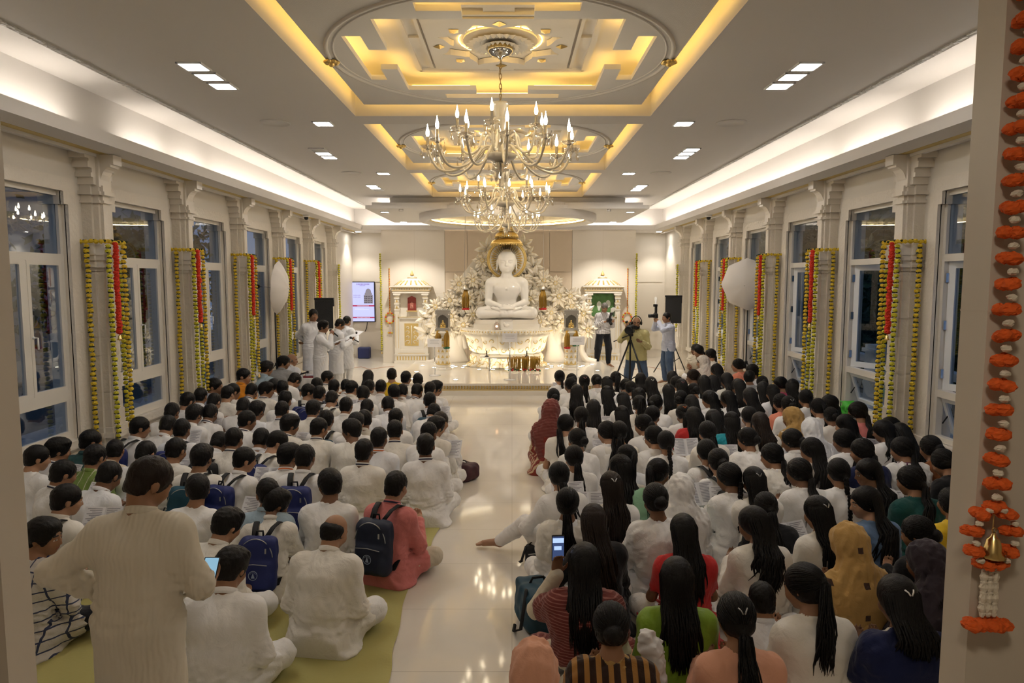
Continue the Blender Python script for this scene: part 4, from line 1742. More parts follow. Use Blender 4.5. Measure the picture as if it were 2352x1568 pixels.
# ------------------------------------------------------------------ hanging gold tassel bells
for px, lab in ((1069, "left"), (1247, "right")):
    top = at(px, 623, y=16.35)
    zt, zb = at(px, 664, y=16.35).z, at(px, 708, y=16.35).z
    r = empty("hanging_tassel", (top.x, top.y, 0))
    tag(r, "hanging gold tinsel tassel with red hem on the %s side of the statue" % lab, "tassel", "hanging gold tassels")
    q = MB()
    q.tube([(0, 0, zt), (-.02 * (1 if px < 1100 else -1), 0, top.z), (0, .02, 3.903)], .004, 5)
    q.build("string", mat("grey_string", (.35, .33, .32), .7), r)
    q = MB()
    q.lathe([(.001, zt + .10), (.03, zt + .09), (.06, zt + .03), (.075, zt), (.07, zt - .01)], n=16, cap=False)
    q.build("bell_cap", M_SILVER, r)
    tassel(r, 0, 0, zt, zt - zb, .085, M_RED)

# ------------------------------------------------------------------ offerings before the pedestal
b = at(1165, 840, z=PZ)
r = empty("offering_table", (AX + .02, 16.12, PZ))
tag(r, "low silver offering table in front of the lotus pedestal", "table")
q = MB()
q.lathe([(.62, .30), (.66, .31), (.66, .33), (.62, .335), (.001, .33)], n=40, sy=.32)
q.build("tabletop", M_SILVER, r)
for x_ in (-.42, .42):
    for y_ in (-.1, .1):
        q = MB()
        q.lathe([(.02, 0), (.014, .1), (.02, .31)], (x_, y_, 0), 8)
        q.build("leg", M_SILVER, r)
r = empty("tassel_garland", (AX + .43, 15.86, PZ + .33))
tag(r, "heap of gold tinsel tassel garlands over the silver offering table", "garland")
q = MB()
rg = np.random.default_rng(8)
for i in range(90):
    x_ = rg.uniform(-.40, .38)
    y_ = rg.uniform(-.02, .04)
    L = rg.uniform(.22, .31) if x_ < .25 else rg.uniform(.12, .22)
    q.tube([(x_, y_ + .08, .02), (x_ + rg.uniform(-.02, .02), y_ - .05, -.02), (x_ + rg.uniform(-.03, .03), y_ - .06, -L)], [.008, .011, .010], 5)
q.build("tinsel", M_TINSEL, r)
for k, mm in enumerate((M_RED, M_GREENW)):
    q = MB()
    for i in range(22):
        q.ball((rg.uniform(-.40, .36), -.055 + rg.uniform(-.02, .02), -.275 + rg.uniform(-.02, .03)), .022, 6, 4)
    q.build("pompoms", mm, r)
for px, py, lab in ((1118, 814, "left"), (1210, 812, "right")):
    pt = at(px, py, y=16.1)
    q = MB()
    zz = .0
    q.lathe([(.045, 0), (.045, .02), (.015, .025), (.012, .13), (.02, .135), (.001, .14)], n=12)
    o = q.build("incense_holder", mat("dark_bronze", (.05, .035, .03), .4, metal=.5), None, (pt.x, 16.12, PZ + .333))
    tag(o, "small dark incense holder at the %s end of the silver table" % lab, "incense holder", "incense holders on the silver table")
pt = at(1141, 757, y=16.42)
r = empty("lamp_jar", (pt.x, 16.42, PZ + .945))
tag(r, "small glass lamp jar glowing on the pedestal slab under the statue", "lamp")
q = MB()
q.lathe([(.05, 0), (.055, .01), (.055, .15), (.03, .18), (.03, .2)], n=14)
q.build("glass", mat("smoky_glass", (.45, .36, .30), .1), r)
q = MB()
q.ball((0, -.056, .09), .03, 10, 6, sc=(1, .3, 1))
q.build("flame_window", emitter("amber_glow", (1, .55, .25), 2.0), r)
q = MB()
q.tube([(-.03, 0, .2), (-.03, 0, .25), (.03, 0, .25), (.03, 0, .2)], .005, 5)
q.build("handle", M_SILVER, r)

# ------------------------------------------------------------------ niche shrines at the back wall
def niche_shrine(x, lab):
    r = empty("niche_shrine", (x, YB, 0))
    tag(r, "white and gold marble niche shrine at the wall, %s of the carved tree" % lab, "shrine")
    A, G = MB(), MB()

    def bx(m, a, b, d, z0, z1):
        m.box(a, b, -d, 0, z0, z1)
    bx(A, -.50, .50, .34, 0, .08)
    bx(A, -.47, .47, .31, .08, .25)
    for i in range(11):
        G.box(-.42 + i * .08, -.385 + i * .08, -.315, -.31, .11, .22)
    bx(A, -.49, .49, .33, .25, .30)
    bx(A, -.40, .40, .28, .30, .42)
    bx(A, -.36, .36, .26, .42, 1.30)
    A.box(-.38, .38, -.30, 0, 1.30, 1.345)
    for z0 in (1.335, .30, .245):
        G.box(-.385, .385, -.306, -.296, z0, z0 + .012)
    # carved front panel
    G.box(-.20, .20, -.268, -.26, .52, 1.16)
    for s in (-1, 1):
        A.box(min(s * .34, s * .47), max(s * .34, s * .47), -.30, 0, .30, 1.50)
        G.box(min(s * .36, s * .37), max(s * .36, s * .37), -.304, -.30, .45, 1.42)
        G.box(min(s * .44, s * .45), max(s * .44, s * .45), -.304, -.30, .45, 1.42)
        A.box(min(s * .345, s * .465), max(s * .345, s * .465), -.28, 0, 1.50, 1.98)
        for z0 in (1.53, 1.70, 1.86):
            A.box(min(s * .33, s * .48), max(s * .33, s * .48), -.30, 0, z0, z0 + .05)
            G.box(min(s * .33, s * .48), max(s * .33, s * .48), -.305, -.30, z0 + .045, z0 + .055)
        for z0 in (1.59, 1.77):
            G.add([(s * .37, -.284, z0), (s * .44, -.284, z0), (s * .405, -.284, z0 + .08)], [(0, 1, 2) if s > 0 else (2, 1, 0)])
        A.box(min(s * .30, s * .50), max(s * .30, s * .50), -.31, 0, 1.96, 2.02)
    for z0, z1, e_, m in ((2.02, 2.08, .52, A), (2.08, 2.10, .535, G), (2.10, 2.17, .54, A), (2.17, 2.19, .57, G), (2.19, 2.215, .59, A)):
        m.box(-e_, e_, -.32 - (e_ - .52), 0, z0, z1)
    for i in range(14):
        G.box(-.48 + i * .072, -.445 + i * .072, -.345, -.335, 2.115, 2.155)
    for i in range(30):
        G.box(-.57 + i * .0385, -.55 + i * .0385, -.385, -.375, 2.195, 2.213)
    # curved roof with gold ribs
    pr = [(.56, 2.215), (.50, 2.25), (.40, 2.32), (.32, 2.37), (.22, 2.42), (.10, 2.44)]
    A.lathe(pr, (0, 0, 0), 40, sy=.55)
    for a in np.linspace(PI + .25, 2 * PI - .25, 9):
        for k in range(2):
            pts = [(r_ * 1.01 * math.cos(a + (k - .5) * .05), r_ * .555 * math.sin(a + (k - .5) * .05), z_) for r_, z_ in pr[1:4]]
            G.tube(pts, .012, 5)
    A.lathe([(.12, 2.43), (.13, 2.455), (.08, 2.47), (.09, 2.49), (.05, 2.52)], (0, 0, 0), 24, sy=.6)
    G.lathe([(.135, 2.45), (.14, 2.458), (.13, 2.466)], (0, 0, 0), 24, sy=.6, cap=False)
    G.lathe([(.045, 2.52), (.055, 2.55), (.03, 2.60), (.012, 2.64), (.001, 2.67)], (0, -.02, 0), 16)
    # niche back
    A.box(-.34, .34, -.05, 0, 1.34, 2.02)
    for m_ in (A, G):                     # everything stays in front of the wall
        m_.v = [np.column_stack([p_[:, 0], np.minimum(p_[:, 1], -.001), p_[:, 2]]) for p_ in m_.v]
    A.build("marble_body", M_ALTAR, r)
    G.build("gilding", M_GOLDP, r)
    q = MB()
    rg_ = np.random.default_rng(2)
    for s in (-1, 1):
        for k, (z0, rad) in enumerate(((.62, .07), (.76, .055), (.9, .06), (1.03, .05))):
            q.tube([(s * (.10 + rad * (1 - .7 * t) * math.cos(5 * t)), -.272, z0 + rad * (1 - .7 * t) * math.sin(5 * t)) for t in np.linspace(0, 1, 14)], .010, 5)
    q.tube([(0, -.272, .56), (.01, -.272, .8), (0, -.272, 1.1)], .012, 5)
    q.build("scroll_relief", M_ALTAR, r)
    return r


niche_shrine(XC - 2.77, "left")
niche_shrine(XC + 2.70, "right")
# what hangs in the niches
r = empty("red_plaque", (XC - 2.77, YB - .10, 1.52))
tag(r, "small red carved wall plaque in the left niche shrine", "plaque")
q = MB()
q.prism([(.12, .36), (.12, 0), (-.12, 0), (-.12, .36), (0, .42)], -.03, .0, axis='y')
q.build("board", mat("dark_red_lacquer", (.28, .05, .04), .4), r)
q = MB()
q.prism([(.045, .06), (-.045, .06), (-.045, .2), (0, .26), (.045, .2)][::-1], -.04, -.03, axis='y')
q.ball((0, -.036, .12), .03, 8, 5, sc=(1, .5, 1.4))
q.build("relief", mat("rose_relief", (.50, .20, .15), .4), r)
q = MB()
q.box(-.15, .15, -.08, .05, -.03, 0)
q.build("shelf", M_GOLDP, r)
r = empty("painting", (XC + 2.70, YB - .06, 1.35))
tag(r, "green painting in the right niche shrine, behind the man with a camera", "painting")
q = MB()
q.box(-.33, .33, -.02, .0, 0, .66)
q.build("canvas", mat("green_painting", (.10, .22, .07), .5, var=(6, .9)), r)
q = MB()
q.prism([(.06 * math.cos(t) * (1 + .3 * math.sin(3 * t)) - .1, .3 + .14 * math.sin(t)) for t in np.linspace(0, 2 * PI, 16)[:-1]][::-1], -.024, -.019, axis='y')
q.prism([(.16 + .07 * math.cos(t), .36 + .11 * math.sin(t)) for t in np.linspace(0, 2 * PI, 14)[:-1]][::-1], -.024, -.019, axis='y')
q.build("pale_shapes", mat("pale_paint", (.70, .72, .66), .5), r)
q = MB()
for a, b, c_, d in ((-.34, .34, -.015, .01), (-.34, .34, .65, .675), (-.34, -.32, 0, .66), (.32, .34, 0, .66)):
    q.box(a, b, -.03, .0, c_, d)
q.build("frame", M_BLACK, r)

# ------------------------------------------------------------------ spot lamps added under the altar canopy to brighten the statue and tree
for i, (x, tx, tz) in enumerate(((-2.3, -1.3, 1.2), (-1.2, -.1, 2.2), (0.9, .1, 1.9), (2.2, 1.3, 1.2))):
    r = empty("fill_spot", (XC + x, 14.98, 3.92))
    tag(r, "added fill spot lamp under the altar canopy, %s from the left" % ORD[i], "spot lamp", "added altar fill spots")
    q = MB()
    q.lathe([(.05, 0), (.05, -.05), (.042, -.05), (.040, -.02)], n=16)
    q.build("housing", M_CEIL, r)
    ld = bpy.data.lights.new("fill_spot_light", 'SPOT')
    ld.energy = 32
    ld.color = (1, .90, .74)
    ld.spot_size = R(62)
    ld.spot_blend = .8
    ld.shadow_soft_size = .05
    lo = bpy.data.objects.new("fill_spot_light", ld)
    COL.objects.link(lo)
    lo.parent = r
    lo.location = (0, 0, -.06)
    d = Vector((XC + tx, 17.3, tz)) - Vector((XC + x, 14.98, 3.86))
    lo.rotation_euler = d.to_track_quat('-Z', 'Y').to_euler()
# ------------------------------------------------------------------ chandeliers
M_CRYS = thin_glass("crystal", (0.93, 0.90, 0.84), 0.22, 0.03)
M_ARMG = mat("amber_glass_arm", (0.86, 0.78, 0.62), 0.10, spec=0.8, coat=.6)
M_CREAM = mat("cream_glass", (0.74, 0.68, 0.58), 0.2)
M_CHROME = mat("chrome", (0.62, 0.62, 0.62), 0.12, metal=1.0)
M_CHAIN = mat("antique_brass", (0.30, 0.23, 0.13), 0.35, metal=.9)
E_BULB = emitter("candle_bulb", (1.0, 0.84, 0.58), S_BULB)


def chandelier_proto():
    me = {}
    for nm, R_, zend, hub in (("arm_low", .63, 0.0, -.06), ("arm_high", .39, .14, .06)):
        q = MB()
        key = [(.05, hub), (.10, hub + .09), (.17, hub + .09), (.27 * R_ / .63 + .02, hub - .06), (.40 * R_ / .63 + .02, zend - .19), (.53 * R_ / .63 + .01, zend - .18), (R_ - .03, zend - .08), (R_, zend)]
        t = np.linspace(0, len(key) - 1, 34)
        K = np.array(key)
        P = np.stack([np.interp(t, range(len(key)), K[:, i]) for i in (0, 1)], 1)
        for _ in range(5):
            P[1:-1] = (P[:-2] + 2 * P[1:-1] + P[2:]) / 4
        q.tube([(a, 0, b) for a, b in P], .0115, 7)
        me[nm] = q.mesh("arm")
        me[nm].materials.append(M_ARMG)
    q = MB()
    q.lathe([(.012, 0), (.03, .004), (.06, .022), (.066, .03), (.06, .028), (.03, .012), (.012, .008)], n=12, cap=False)
    me["bobeche"] = q.mesh("drip_tray")
    me["bobeche"].materials.append(M_CRYS)
    q = MB()
    q.lathe([(.016, -.005), (.016, .012), (.0125, .014), (.0125, .105), (.010, .108)], n=10)
    me["candle"] = q.mesh("candle_tube")
    me["candle"].materials.append(M_CHROME)
    q = MB()
    q.lathe([(.007, .107), (.013, .12), (.0155, .135), (.0135, .155), (.008, .175), (.004, .195), (.0005, .215)], n=8)
    me["bulb"] = q.mesh("bulb")
    me["bulb"].materials.append(E_BULB)
    q = MB()
    q.tube([(0, 0, .005), (0, 0, -.02)], .0015, 4)
    q.lathe([(.0005, -.02), (.006, -.026), (.0005, -.032)], n=6, smooth=False)
    q.lathe([(.0005, -.032), (.006, -.05), (.013, -.075), (.011, -.088), (.0005, -.098)], n=7, smooth=False)
    me["drop"] = q.mesh("crystal_drop")
    me["drop"].materials.append(M_CRYS)
    return me


CH = chandelier_proto()


def inst(nm, me, parent, loc=(0, 0, 0), rz=0.0, sc=None):
    o = bpy.data.objects.new(nm, me)
    COL.objects.link(o)
    o.parent = parent
    o.location = loc
    o.rotation_euler = (0, 0, rz)
    if sc:
        o.scale = sc
    return o


for ci, cy in enumerate(COFFER_Y):
    zc = 3.52
    r = empty("chandelier", (XC, cy, zc))
    tag(r, "crystal chandelier of candle bulbs under the %s ceiling coffer from the doorway" % ORD[ci], "chandelier", "crystal chandeliers")
    top = 4.42 - zc
    q = MB()
    q.lathe([(.075, top), (.11, top - .005), (.11, top - .05)], n=24, cap=False, mi=0)
    q.lathe([(.11, top - .05), (.115, top - .06), (.10, top - .075), (.075, top - .10), (.02, top - .115), (.015, top - .13)], n=24, mi=1)
    q.build("canopy", [M_GOLD, M_CHROME], r)
    q = MB()
    z = top - .12
    k = 0
    while z > .42:
        pts = []
        for t in np.linspace(0, 2 * PI, 11):
            a, b = .011 * math.cos(t), .026 * math.sin(t)
            pts.append((a, 0, z - .026 + b) if k % 2 else (0, a, z - .026 + b))
        q.tube(pts, .0035, 5, cap=False)
        z -= .042
        k += 1
    q.tube([(.012 * math.cos(t * 9), .012 * math.sin(t * 9), top - .12 - t * (top - .52)) for t in np.linspace(0, 1, 22)], .003, 5)
    q.build("chain", M_CHAIN, r)
    q = MB()
    q.lathe([(.064, .41), (.070, .395), (.068, .38), (.040, .27), (.04, .262)], n=14, smooth=False)
    q.lathe([(.066, .275), (.072, .26), (.07, .245), (.044, .15), (.04, .145)], n=14, smooth=False)
    q.lathe([(.058, .155), (.064, .14), (.062, .125), (.040, .02), (.04, 0)], n=14, smooth=False)
    q.build("stem", mat('cut_crystal', (.80, .74, .62), .12, spec=.9, trans=.5, ior=1.3), r)
    q = MB()
    q.tube([(0, 0, .41), (0, 0, -.22)], .009, 8)
    q.build("core_rod", M_CHROME, r)
    q = MB()
    q.lathe([(.03, -.02), (.13, -.03), (.145, -.045), (.12, -.075), (.07, -.09), (.03, -.10)], n=28)
    q.build("bowl", M_CREAM, r)
    q = MB()
    q.lathe([(.05, -.10), (.075, -.115), (.055, -.14), (.02, -.15), (.085, -.165), (.06, -.178), (.02, -.185), (.016, -.21), (.022, -.225), (.012, -.25), (.0005, -.26)], n=16)
    q.build("finial", M_CRYS, r)
    for k in range(6):
        a = 2 * PI * k / 6
        inst("crystal_drop", CH["drop"], r, (.08 * math.cos(a), .08 * math.sin(a), -.168))
    for nm, n, off, R_, zend in (("arm_low", 12, .1, .63, 0.0), ("arm_high", 6, .36, .39, .14)):
        for k in range(n):
            a = 2 * PI * k / n + off
            arm = inst("arm", CH[nm], r, (0, 0, 0), a)
            inst("drip_tray", CH["bobeche"], arm, (R_, 0, zend))
            inst("candle_tube", CH["candle"], arm, (R_, 0, zend))
            if not (ci == 0 and nm == "arm_high" and k == 1):
                inst("bulb", CH["bulb"], arm, (R_, 0, zend))
            for j in range(5):
                b = 2 * PI * j / 5 + .3
                inst("crystal_drop", CH["drop"], arm, (R_ + .06 * math.cos(b), .06 * math.sin(b), zend + .024), b)

# ------------------------------------------------------------------ flower garlands
M_YEL = mat("yellow_marigold", (0.70, 0.50, 0.03), 0.8, var=(60, .2))
M_YELL = mat("lemon_marigold", (0.62, 0.56, 0.03), 0.8, var=(60, .2))
M_DKLEAF = mat("dark_mango_leaf", (0.012, 0.03, 0.012), 0.6)
M_REDFL = mat("scarlet_flower", (0.66, 0.035, 0.012), 0.75, var=(60, .25))
M_ORFL = mat("orange_marigold", (0.72, 0.11, 0.012), 0.8, var=(70, .3))
M_BRASS = mat("brass_bell", (0.75, 0.55, 0.22), 0.25, metal=.95)


def blossom(mb, c, r, rg, n=9, m=6, mi=0, flat=.8):
    """A ruffled pompom of petals."""
    v, f = [], []
    for i in range(m + 1):
        t = PI * i / m
        for j in range(n):
            a = 2 * PI * j / n + (.35 if i % 2 else 0)
            k = r * rg.uniform(.84, 1.14)
            v.append((c[0] + k * math.sin(t) * math.cos(a), c[1] + k * math.sin(t) * math.sin(a), c[2] - k * flat * math.cos(t)))
    for i in range(m):
        for j in range(n):
            u = (j + 1) % n
            f.append((i * n + j, i * n + u, (i + 1) * n + u, (i + 1) * n + j))
    mb.add(v, f, smooth=False, mi=mi)


def bell_mesh():
    q = MB()
    q.lathe([(.004, .0), (.008, -.012), (.016, -.02), (.022, -.05), (.032, -.066), (.030, -.068), (.018, -.05)], n=14, cap=False)
    q.tube([(0, 0, -.03), (0, 0, -.075)], .003, 5)
    q.ball((0, 0, -.078), .008, 6, 4)
    q.tube([(.006 * math.cos(t), 0, .006 + .006 * math.sin(t)) for t in np.linspace(0, 6.28, 9)], .0015, 4)
    me = q.mesh("bell")
    me.materials.append(M_BRASS)
    return me


BELL = bell_mesh()


def strand(L, r, gap, seed, leaves=True, sag=None):
    rg = np.random.default_rng(seed)
    fl_, lf = MB(), MB()
    n = int(L / gap)
    for i in range(n):
        z = -i * gap
        c = (rg.uniform(-.006, .006), rg.uniform(-.006, .006), z - r * .7)
        blossom(fl_, c, r * rg.uniform(.9, 1.1), rg, 8, 5)
        if leaves:
            for k in range(2):
                a = rg.uniform(0, 6.28)
                d = np.array((math.cos(a), math.sin(a), 0))
                e_ = np.array((-d[1], d[0], 0))
                b = np.array((c[0], c[1], z - gap + .012))
                zz = np.array((0, 0, .006))
                P = [b - e_ * .008 - d * r * .9, b + e_ * .008 - d * r * .9, b + d * r * 1.0 + e_ * .006 - zz * rg.uniform(-2, 2), b + d * r * .98 - e_ * .006 - zz]
                P2 = [p_ + np.array((0, 0, .009)) for p_ in P]
                lf.add(P + P2, [(3, 2, 1, 0), (4, 5, 6, 7), (0, 1, 5, 4), (1, 2, 6, 5), (2, 3, 7, 6), (3, 0, 4, 7)])
    a = fl_.mesh("flowers")
    b = lf.mesh("leaves") if leaves else None
    return a, b, n * gap


STR = {}


def hang(loc, L, kind, label, bell=True, group=None, seed=0):
    key = (round(L, 2), kind, seed % 3)
    if key not in STR:
        r_, g_ = {"yellow": (.030, .056), "lemon": (.030, .056), "red": (.034, .036), "thin": (.022, .045)}[kind]
        a, b, l2 = strand(L, r_, g_, seed, kind != "red")
        a.materials.append({"yellow": M_YEL, "lemon": M_YELL, "red": M_REDFL, "thin": M_YELL}[kind])
        if b:
            b.materials.append(M_DKLEAF)
        STR[key] = (a, b, l2)
    a, b, l2 = STR[key]
    r = empty("flower_garland", loc, (seed * 1.7) % 6.28)
    tag(r, label, "garland", group)
    inst("flowers", a, r)
    if b:
        inst("leaves", b, r)
    if bell:
        inst("bell", BELL, r, (0, 0, -l2 - .015))
    return r


for s in (-1, 1):
    sd = "left" if s < 0 else "right"
    for i, cy in enumerate(COL_Y[1:]):
        pil = "%s pilaster from the doorway, %s wall" % (ORD[i], sd)
        top = 2.80
        if i == 5:
            hang((XC + s * 4.47, cy - .22, top), 1.68, "lemon", "yellow marigold garland on the %s" % pil, True, "yellow marigold garlands", 40 + i)
            continue
        Lg = 2.30 if i == 0 else 2.2
        spots = [(-.235, 4.70, "near side"), (-.195, 4.475, "near corner"), (.085, 4.465, "far corner"), (.235, 4.60, "far side")]
        for j, (dy, x, w_) in enumerate(spots):
            hang((XC + s * x, cy + dy, top), Lg - .1 * (j == 2) - .12 * (j == 3), "lemon" if j % 2 else "yellow", "yellow marigold garland down the %s of the %s" % (w_, pil), True, "yellow marigold garlands", j + 3 * i)
        hang((XC + s * 4.455, cy - .10, top + .03), 1.06, "red", "thick red flower garland with a bell on the %s" % pil, True, "red flower garlands", 20 + i)
        # the swag lying on the ledge
        q, lf = MB(), MB()
        rg = np.random.default_rng(60 + i)
        path = [(4.74, -.225), (4.51, -.22), (4.495, -.10), (4.495, .10), (4.51, .22), (4.72, .225)]
        for a, b in zip(path[:-1], path[1:]):
            n = max(2, int(math.dist(a, b) / .055))
            for k in range(n):
                t = k / n
                c = (s * (a[0] + (b[0] - a[0]) * t + .03), a[1] + (b[1] - a[1]) * t, 2.825 + rg.uniform(0, .012))
                blossom(q, c, .03, rg, 8, 5)
                if k % 2 == 0:
                    lf.ball((c[0] - s * .02, c[1] + .027, c[2] + .012), .022, 6, 4, sc=(1, .5, .6))
        r = empty("flower_garland", (XC, cy, 0))
        tag(r, "short marigold swag lying on the ledge of the %s" % pil, "garland", "marigold swags on the ledges")
        q.build("flowers", M_YEL, r)
        lf.build("leaves", M_DKLEAF, r)
    x = XC + s * (HB - .04 if s < 0 else HB - .04)
    hang((XC + s * (HB + .03), YB - .035, 3.15), 2.85, "lemon", "long yellow marigold garland on the %s corner of the altar wall" % sd, True, None, 50)
    # yellow and orange garland ending in a ring
    r = empty("flower_garland", (XC + s * 3.42, YB - .035, 2.72))
    tag(r, "orange and yellow garland ending in a ring, beside the %s niche shrine" % sd, "garland")
    rg = np.random.default_rng(9)
    for mm, par in ((M_YEL, 0), (M_ORFL, 1)):
        q = MB()
        for k in range(38):
            if k % 2 == par:
                blossom(q, (0, 0, -k * .034), .019, rg, 7, 4)
        for k in range(14):
            if k % 2 == par:
                t = 2 * PI * k / 14 + PI / 2
                blossom(q, (.125 * math.cos(t), 0, -1.42 + .15 * math.sin(t)), .032, rg, 7, 4)
        for k in range(3):
            if k % 2 == par:
                blossom(q, (-.05 + .05 * k, 0, -1.85), .03, rg, 7, 4)
        q.build("flowers", mm, r)
    q = MB()
    for k in (-.04, 0, .04):
        q.tube([(k * .3, 0, -1.56), (k, 0, -1.83)], .003, 4)
    q.build("strings", M_PAPERW, r)

# the two big orange garlands on the doorway
M_WHTFL = mat("white_tuberose", (0.70, 0.62, 0.50), 0.7)


def door_meshes():
    out = []
    rg = np.random.default_rng(31)
    for k in range(5):
        q = MB()
        for a in (0, 2.1, 4.2):
            blossom(q, (.017 * math.cos(a + k), .012 * math.sin(a + k), rg.uniform(-.004, .004)), .023, rg, 12, 8, flat=.75)
        me = q.mesh("orange_flower")
        me.materials.append(M_ORFL)
        q = MB()
        blossom(q, (rg.uniform(-.004, .004), -.012, 0), .015, rg, 8, 5, flat=.7)
        mw = q.mesh("white_bud")
        mw.materials.append(M_WHTFL)
        q = MB()
        for j in range(9):
            blossom(q, (0, 0, -.016 * j), .009 + .003 * (j % 2), rg, 7, 4, flat=1.4)
        ms = q.mesh("white_bud_string")
        ms.materials.append(M_WHTFL)
        out.append((me, mw, ms))
    return out


DGM = door_meshes()


def door_garland(x, y, zt, zend, label):
    r = empty("flower_garland", (x, y, 0))
    tag(r, label, "garland", "orange garlands at the doorway")
    z = zt
    i = 0
    while z > zend:
        inst("orange_flower", DGM[i % 5][0], r, (0, 0, z), i * .9)
        inst("white_bud", DGM[i % 5][1], r, (0, 0, z - .036))
        z -= .072
        i += 1
    n = 9
    for k in range(n):
        t = 2 * PI * k / n + PI / 2
        inst("orange_flower", DGM[k % 5][0], r, (.058 * math.cos(t), 0, z - .085 + .088 * math.sin(t)), k * 1.3, (.88, .88, .9))
        t += PI / n
        inst("white_bud", DGM[k % 5][1], r, (.058 * math.cos(t), -.004, z - .085 + .088 * math.sin(t)), 0, (.8, .8, .8))
    zb = z - .19
    for k in range(3):
        x_ = (-.028, 0, .028)[k]
        inst("white_bud_string", DGM[k][2], r, (x_ * .6, 0, zb))
        inst("orange_flower", DGM[k][0], r, (x_ * 1.25, 0, zb - .165))
    b = inst("bell", BELL, r, (.0, -.005, z - .07), 0, (1.1, 1.1, 1.1))
    q = MB()
    q.tube([(0, 0, z + .01), (0, 0, z - .07)], .002, 5)
    for a in range(5):
        q.tube([(0, 0, z - .12), (.01 * math.cos(a), .01 * math.sin(a), z - .17)], .003, 4)
    q.build("gold_thread", M_GOLDP, r)


_p = at(2318, 642, y=1.935)
_e = at(2277, 1120, y=1.935)
door_garland(_p.x, 1.935, 3.25, _e.z, "orange marigold garland with a ring hanging on the right side of the doorway")
door_garland(-1.535 + (1.38 - _p.x) - .075, 1.935, 3.25, _e.z, "orange marigold garland hanging on the left side of the doorway")

# ------------------------------------------------------------------ television in the left alcove
c0 = at(835, 693, y=YA - .04)
r = empty("television", (c0.x, YA - .05, c0.z))
tag(r, "upright television showing a temple notice on the wall of the left alcove", "television")
q = MB()
q.obox((0, 0, 0), (.72, .05, 1.25), None, .01)
q.build("bezel", M_BLACK, r)


def screen_mat(nm, col, st):
    return mat(nm, (.02, .02, .02), .2, emit=col, estr=st * .5)


q = MB()
q.box(-.335, .335, -.028, -.024, -.595, .595)
q.build("screen", screen_mat("screen_lilac", (.50, .52, .95), .9), r)
q = MB()
q.box(-.335, .335, -.031, -.028, -.14, -.10)
q.box(-.335, .335, -.031, -.028, -.50, -.46)
q.build("red_bands", screen_mat("screen_red", (.55, .02, .08), .6), r)
q = MB()
q.box(.02, .30, -.031, -.028, -.05, .22)
q.box(.05, .27, -.031, -.028, .22, .28)
q.prism([(.16 + .09 * math.cos(t), .28 + .13 * math.sin(t)) for t in np.linspace(0, PI, 12)][::-1], -.031, -.028, axis='y')
q.build("temple_picture", screen_mat("screen_grey", (.36, .32, .36), .55), r)
q = MB()
for i in range(5):
    for j in range(4):
        q.box(.04 + .05 * i, .07 + .05 * i, -.033, -.031, -.035 + .06 * j, .0 + .06 * j)
q.build("temple_windows", screen_mat("screen_dark", (.10, .08, .10), .4), r)
q = MB()
for k, (a, b, z_) in enumerate(((-.2, .22, .55), (-.2, .22, .52), (-.1, .12, .49), (-.3, -.06, .2), (-.3, -.06, .14))):
    for t in range(int((b - a) / .045)):
        q.box(a + .045 * t, a + .045 * t + .034, -.031, -.028, z_, z_ + .014)
q.build("heading_text", screen_mat("screen_violet", (.28, .12, .42), .5), r)
q = MB()
for k, (a, b, z_) in enumerate(((-.26, .05, -.20), (-.26, .18, -.24), (-.18, .18, -.125), (-.2, .2, -.486))):
    for t in range(int((b - a) / .04)):
        q.box(a + .04 * t, a + .04 * t + .028, -.034, -.031, z_, z_ + .011)
q.build("small_text", screen_mat("screen_white", (.8, .78, .9), .8), r)
q = MB()
q.tube([(.1, .03, -.63), (.08, .02, -.8), (.02, .03, -.92)], .01, 6)
q.build("cable", M_BLACK, r)
c0 = at(834, 820, z=0)
q = MB()
q.obox((0, 0, .17), (.36, .26, .34), None, .02)
o = q.build("storage_box", mat("navy_box", (.02, .03, .12), .5), None, (c0.x + .1, YA - .25, 0))
tag(o, "navy blue box on the floor under the television", "box")

# ------------------------------------------------------------------ loudspeakers on tripod stands
def tripod(parent, h, spread, r0=.016, mt=M_BLACK, zt=.75, rot=0.4, foot=True):
    q = MB()
    q.tube([(0, 0, .18), (0, 0, h)], [r0, r0 * .8], 8)
    q.build("pole", mt, parent)
    q = MB()
    q.lathe([(.03, zt - .03), (.035, zt), (.03, zt + .03)], n=10)
    q.build("collar", mt, parent)
    for k in range(3):
        a = rot + 2 * PI * k / 3
        q = MB()
        q.tube([(.02 * math.cos(a), .02 * math.sin(a), zt), (spread * math.cos(a), spread * math.sin(a), .012)], r0 * .75, 6)
        q.tube([(.5 * spread * math.cos(a), .5 * spread * math.sin(a), zt * .5), (0, 0, zt * .36)], r0 * .5, 5)
        q.build("leg", mt, parent)


def loudspeaker(px, py, ps, Y, lab, rz):
    top = at(px, py, y=Y)
    st = empty("speaker_stand", (top.x, Y, 0), 0)
    tag(st, "black tripod stand carrying the loudspeaker %s" % lab, "speaker stand", "loudspeaker stands")
    tripod(st, top.z - .60, .48, .019, rot=R(30), zt=.8)
    r = empty("loudspeaker", (top.x, Y, top.z - .66), rz)
    tag(r, "black loudspeaker on a tripod %s" % lab, "loudspeaker", "black loudspeakers")
    v = MB()
    v.prism([(-.20, -.17), (.20, -.17), (.15, .17), (-.15, .17)], 0, .66)
    v.build("cabinet", M_BLACK, r)
    v = MB()
    v.box(-.185, .185, -.182, -.17, .02, .64)
    v.build("grille", mat("black_mesh", (.008, .008, .009), .7, bump=('voronoi', 90, .5, .01)), r)
    v = MB()
    v.box(-.21, .21, -.18, .10, .655, .69)
    v.box(.15, .21, -.1, .12, .50, .66)
    v.build("cloth_cover", mat("black_cloth", (.010, .010, .012), .9), r)


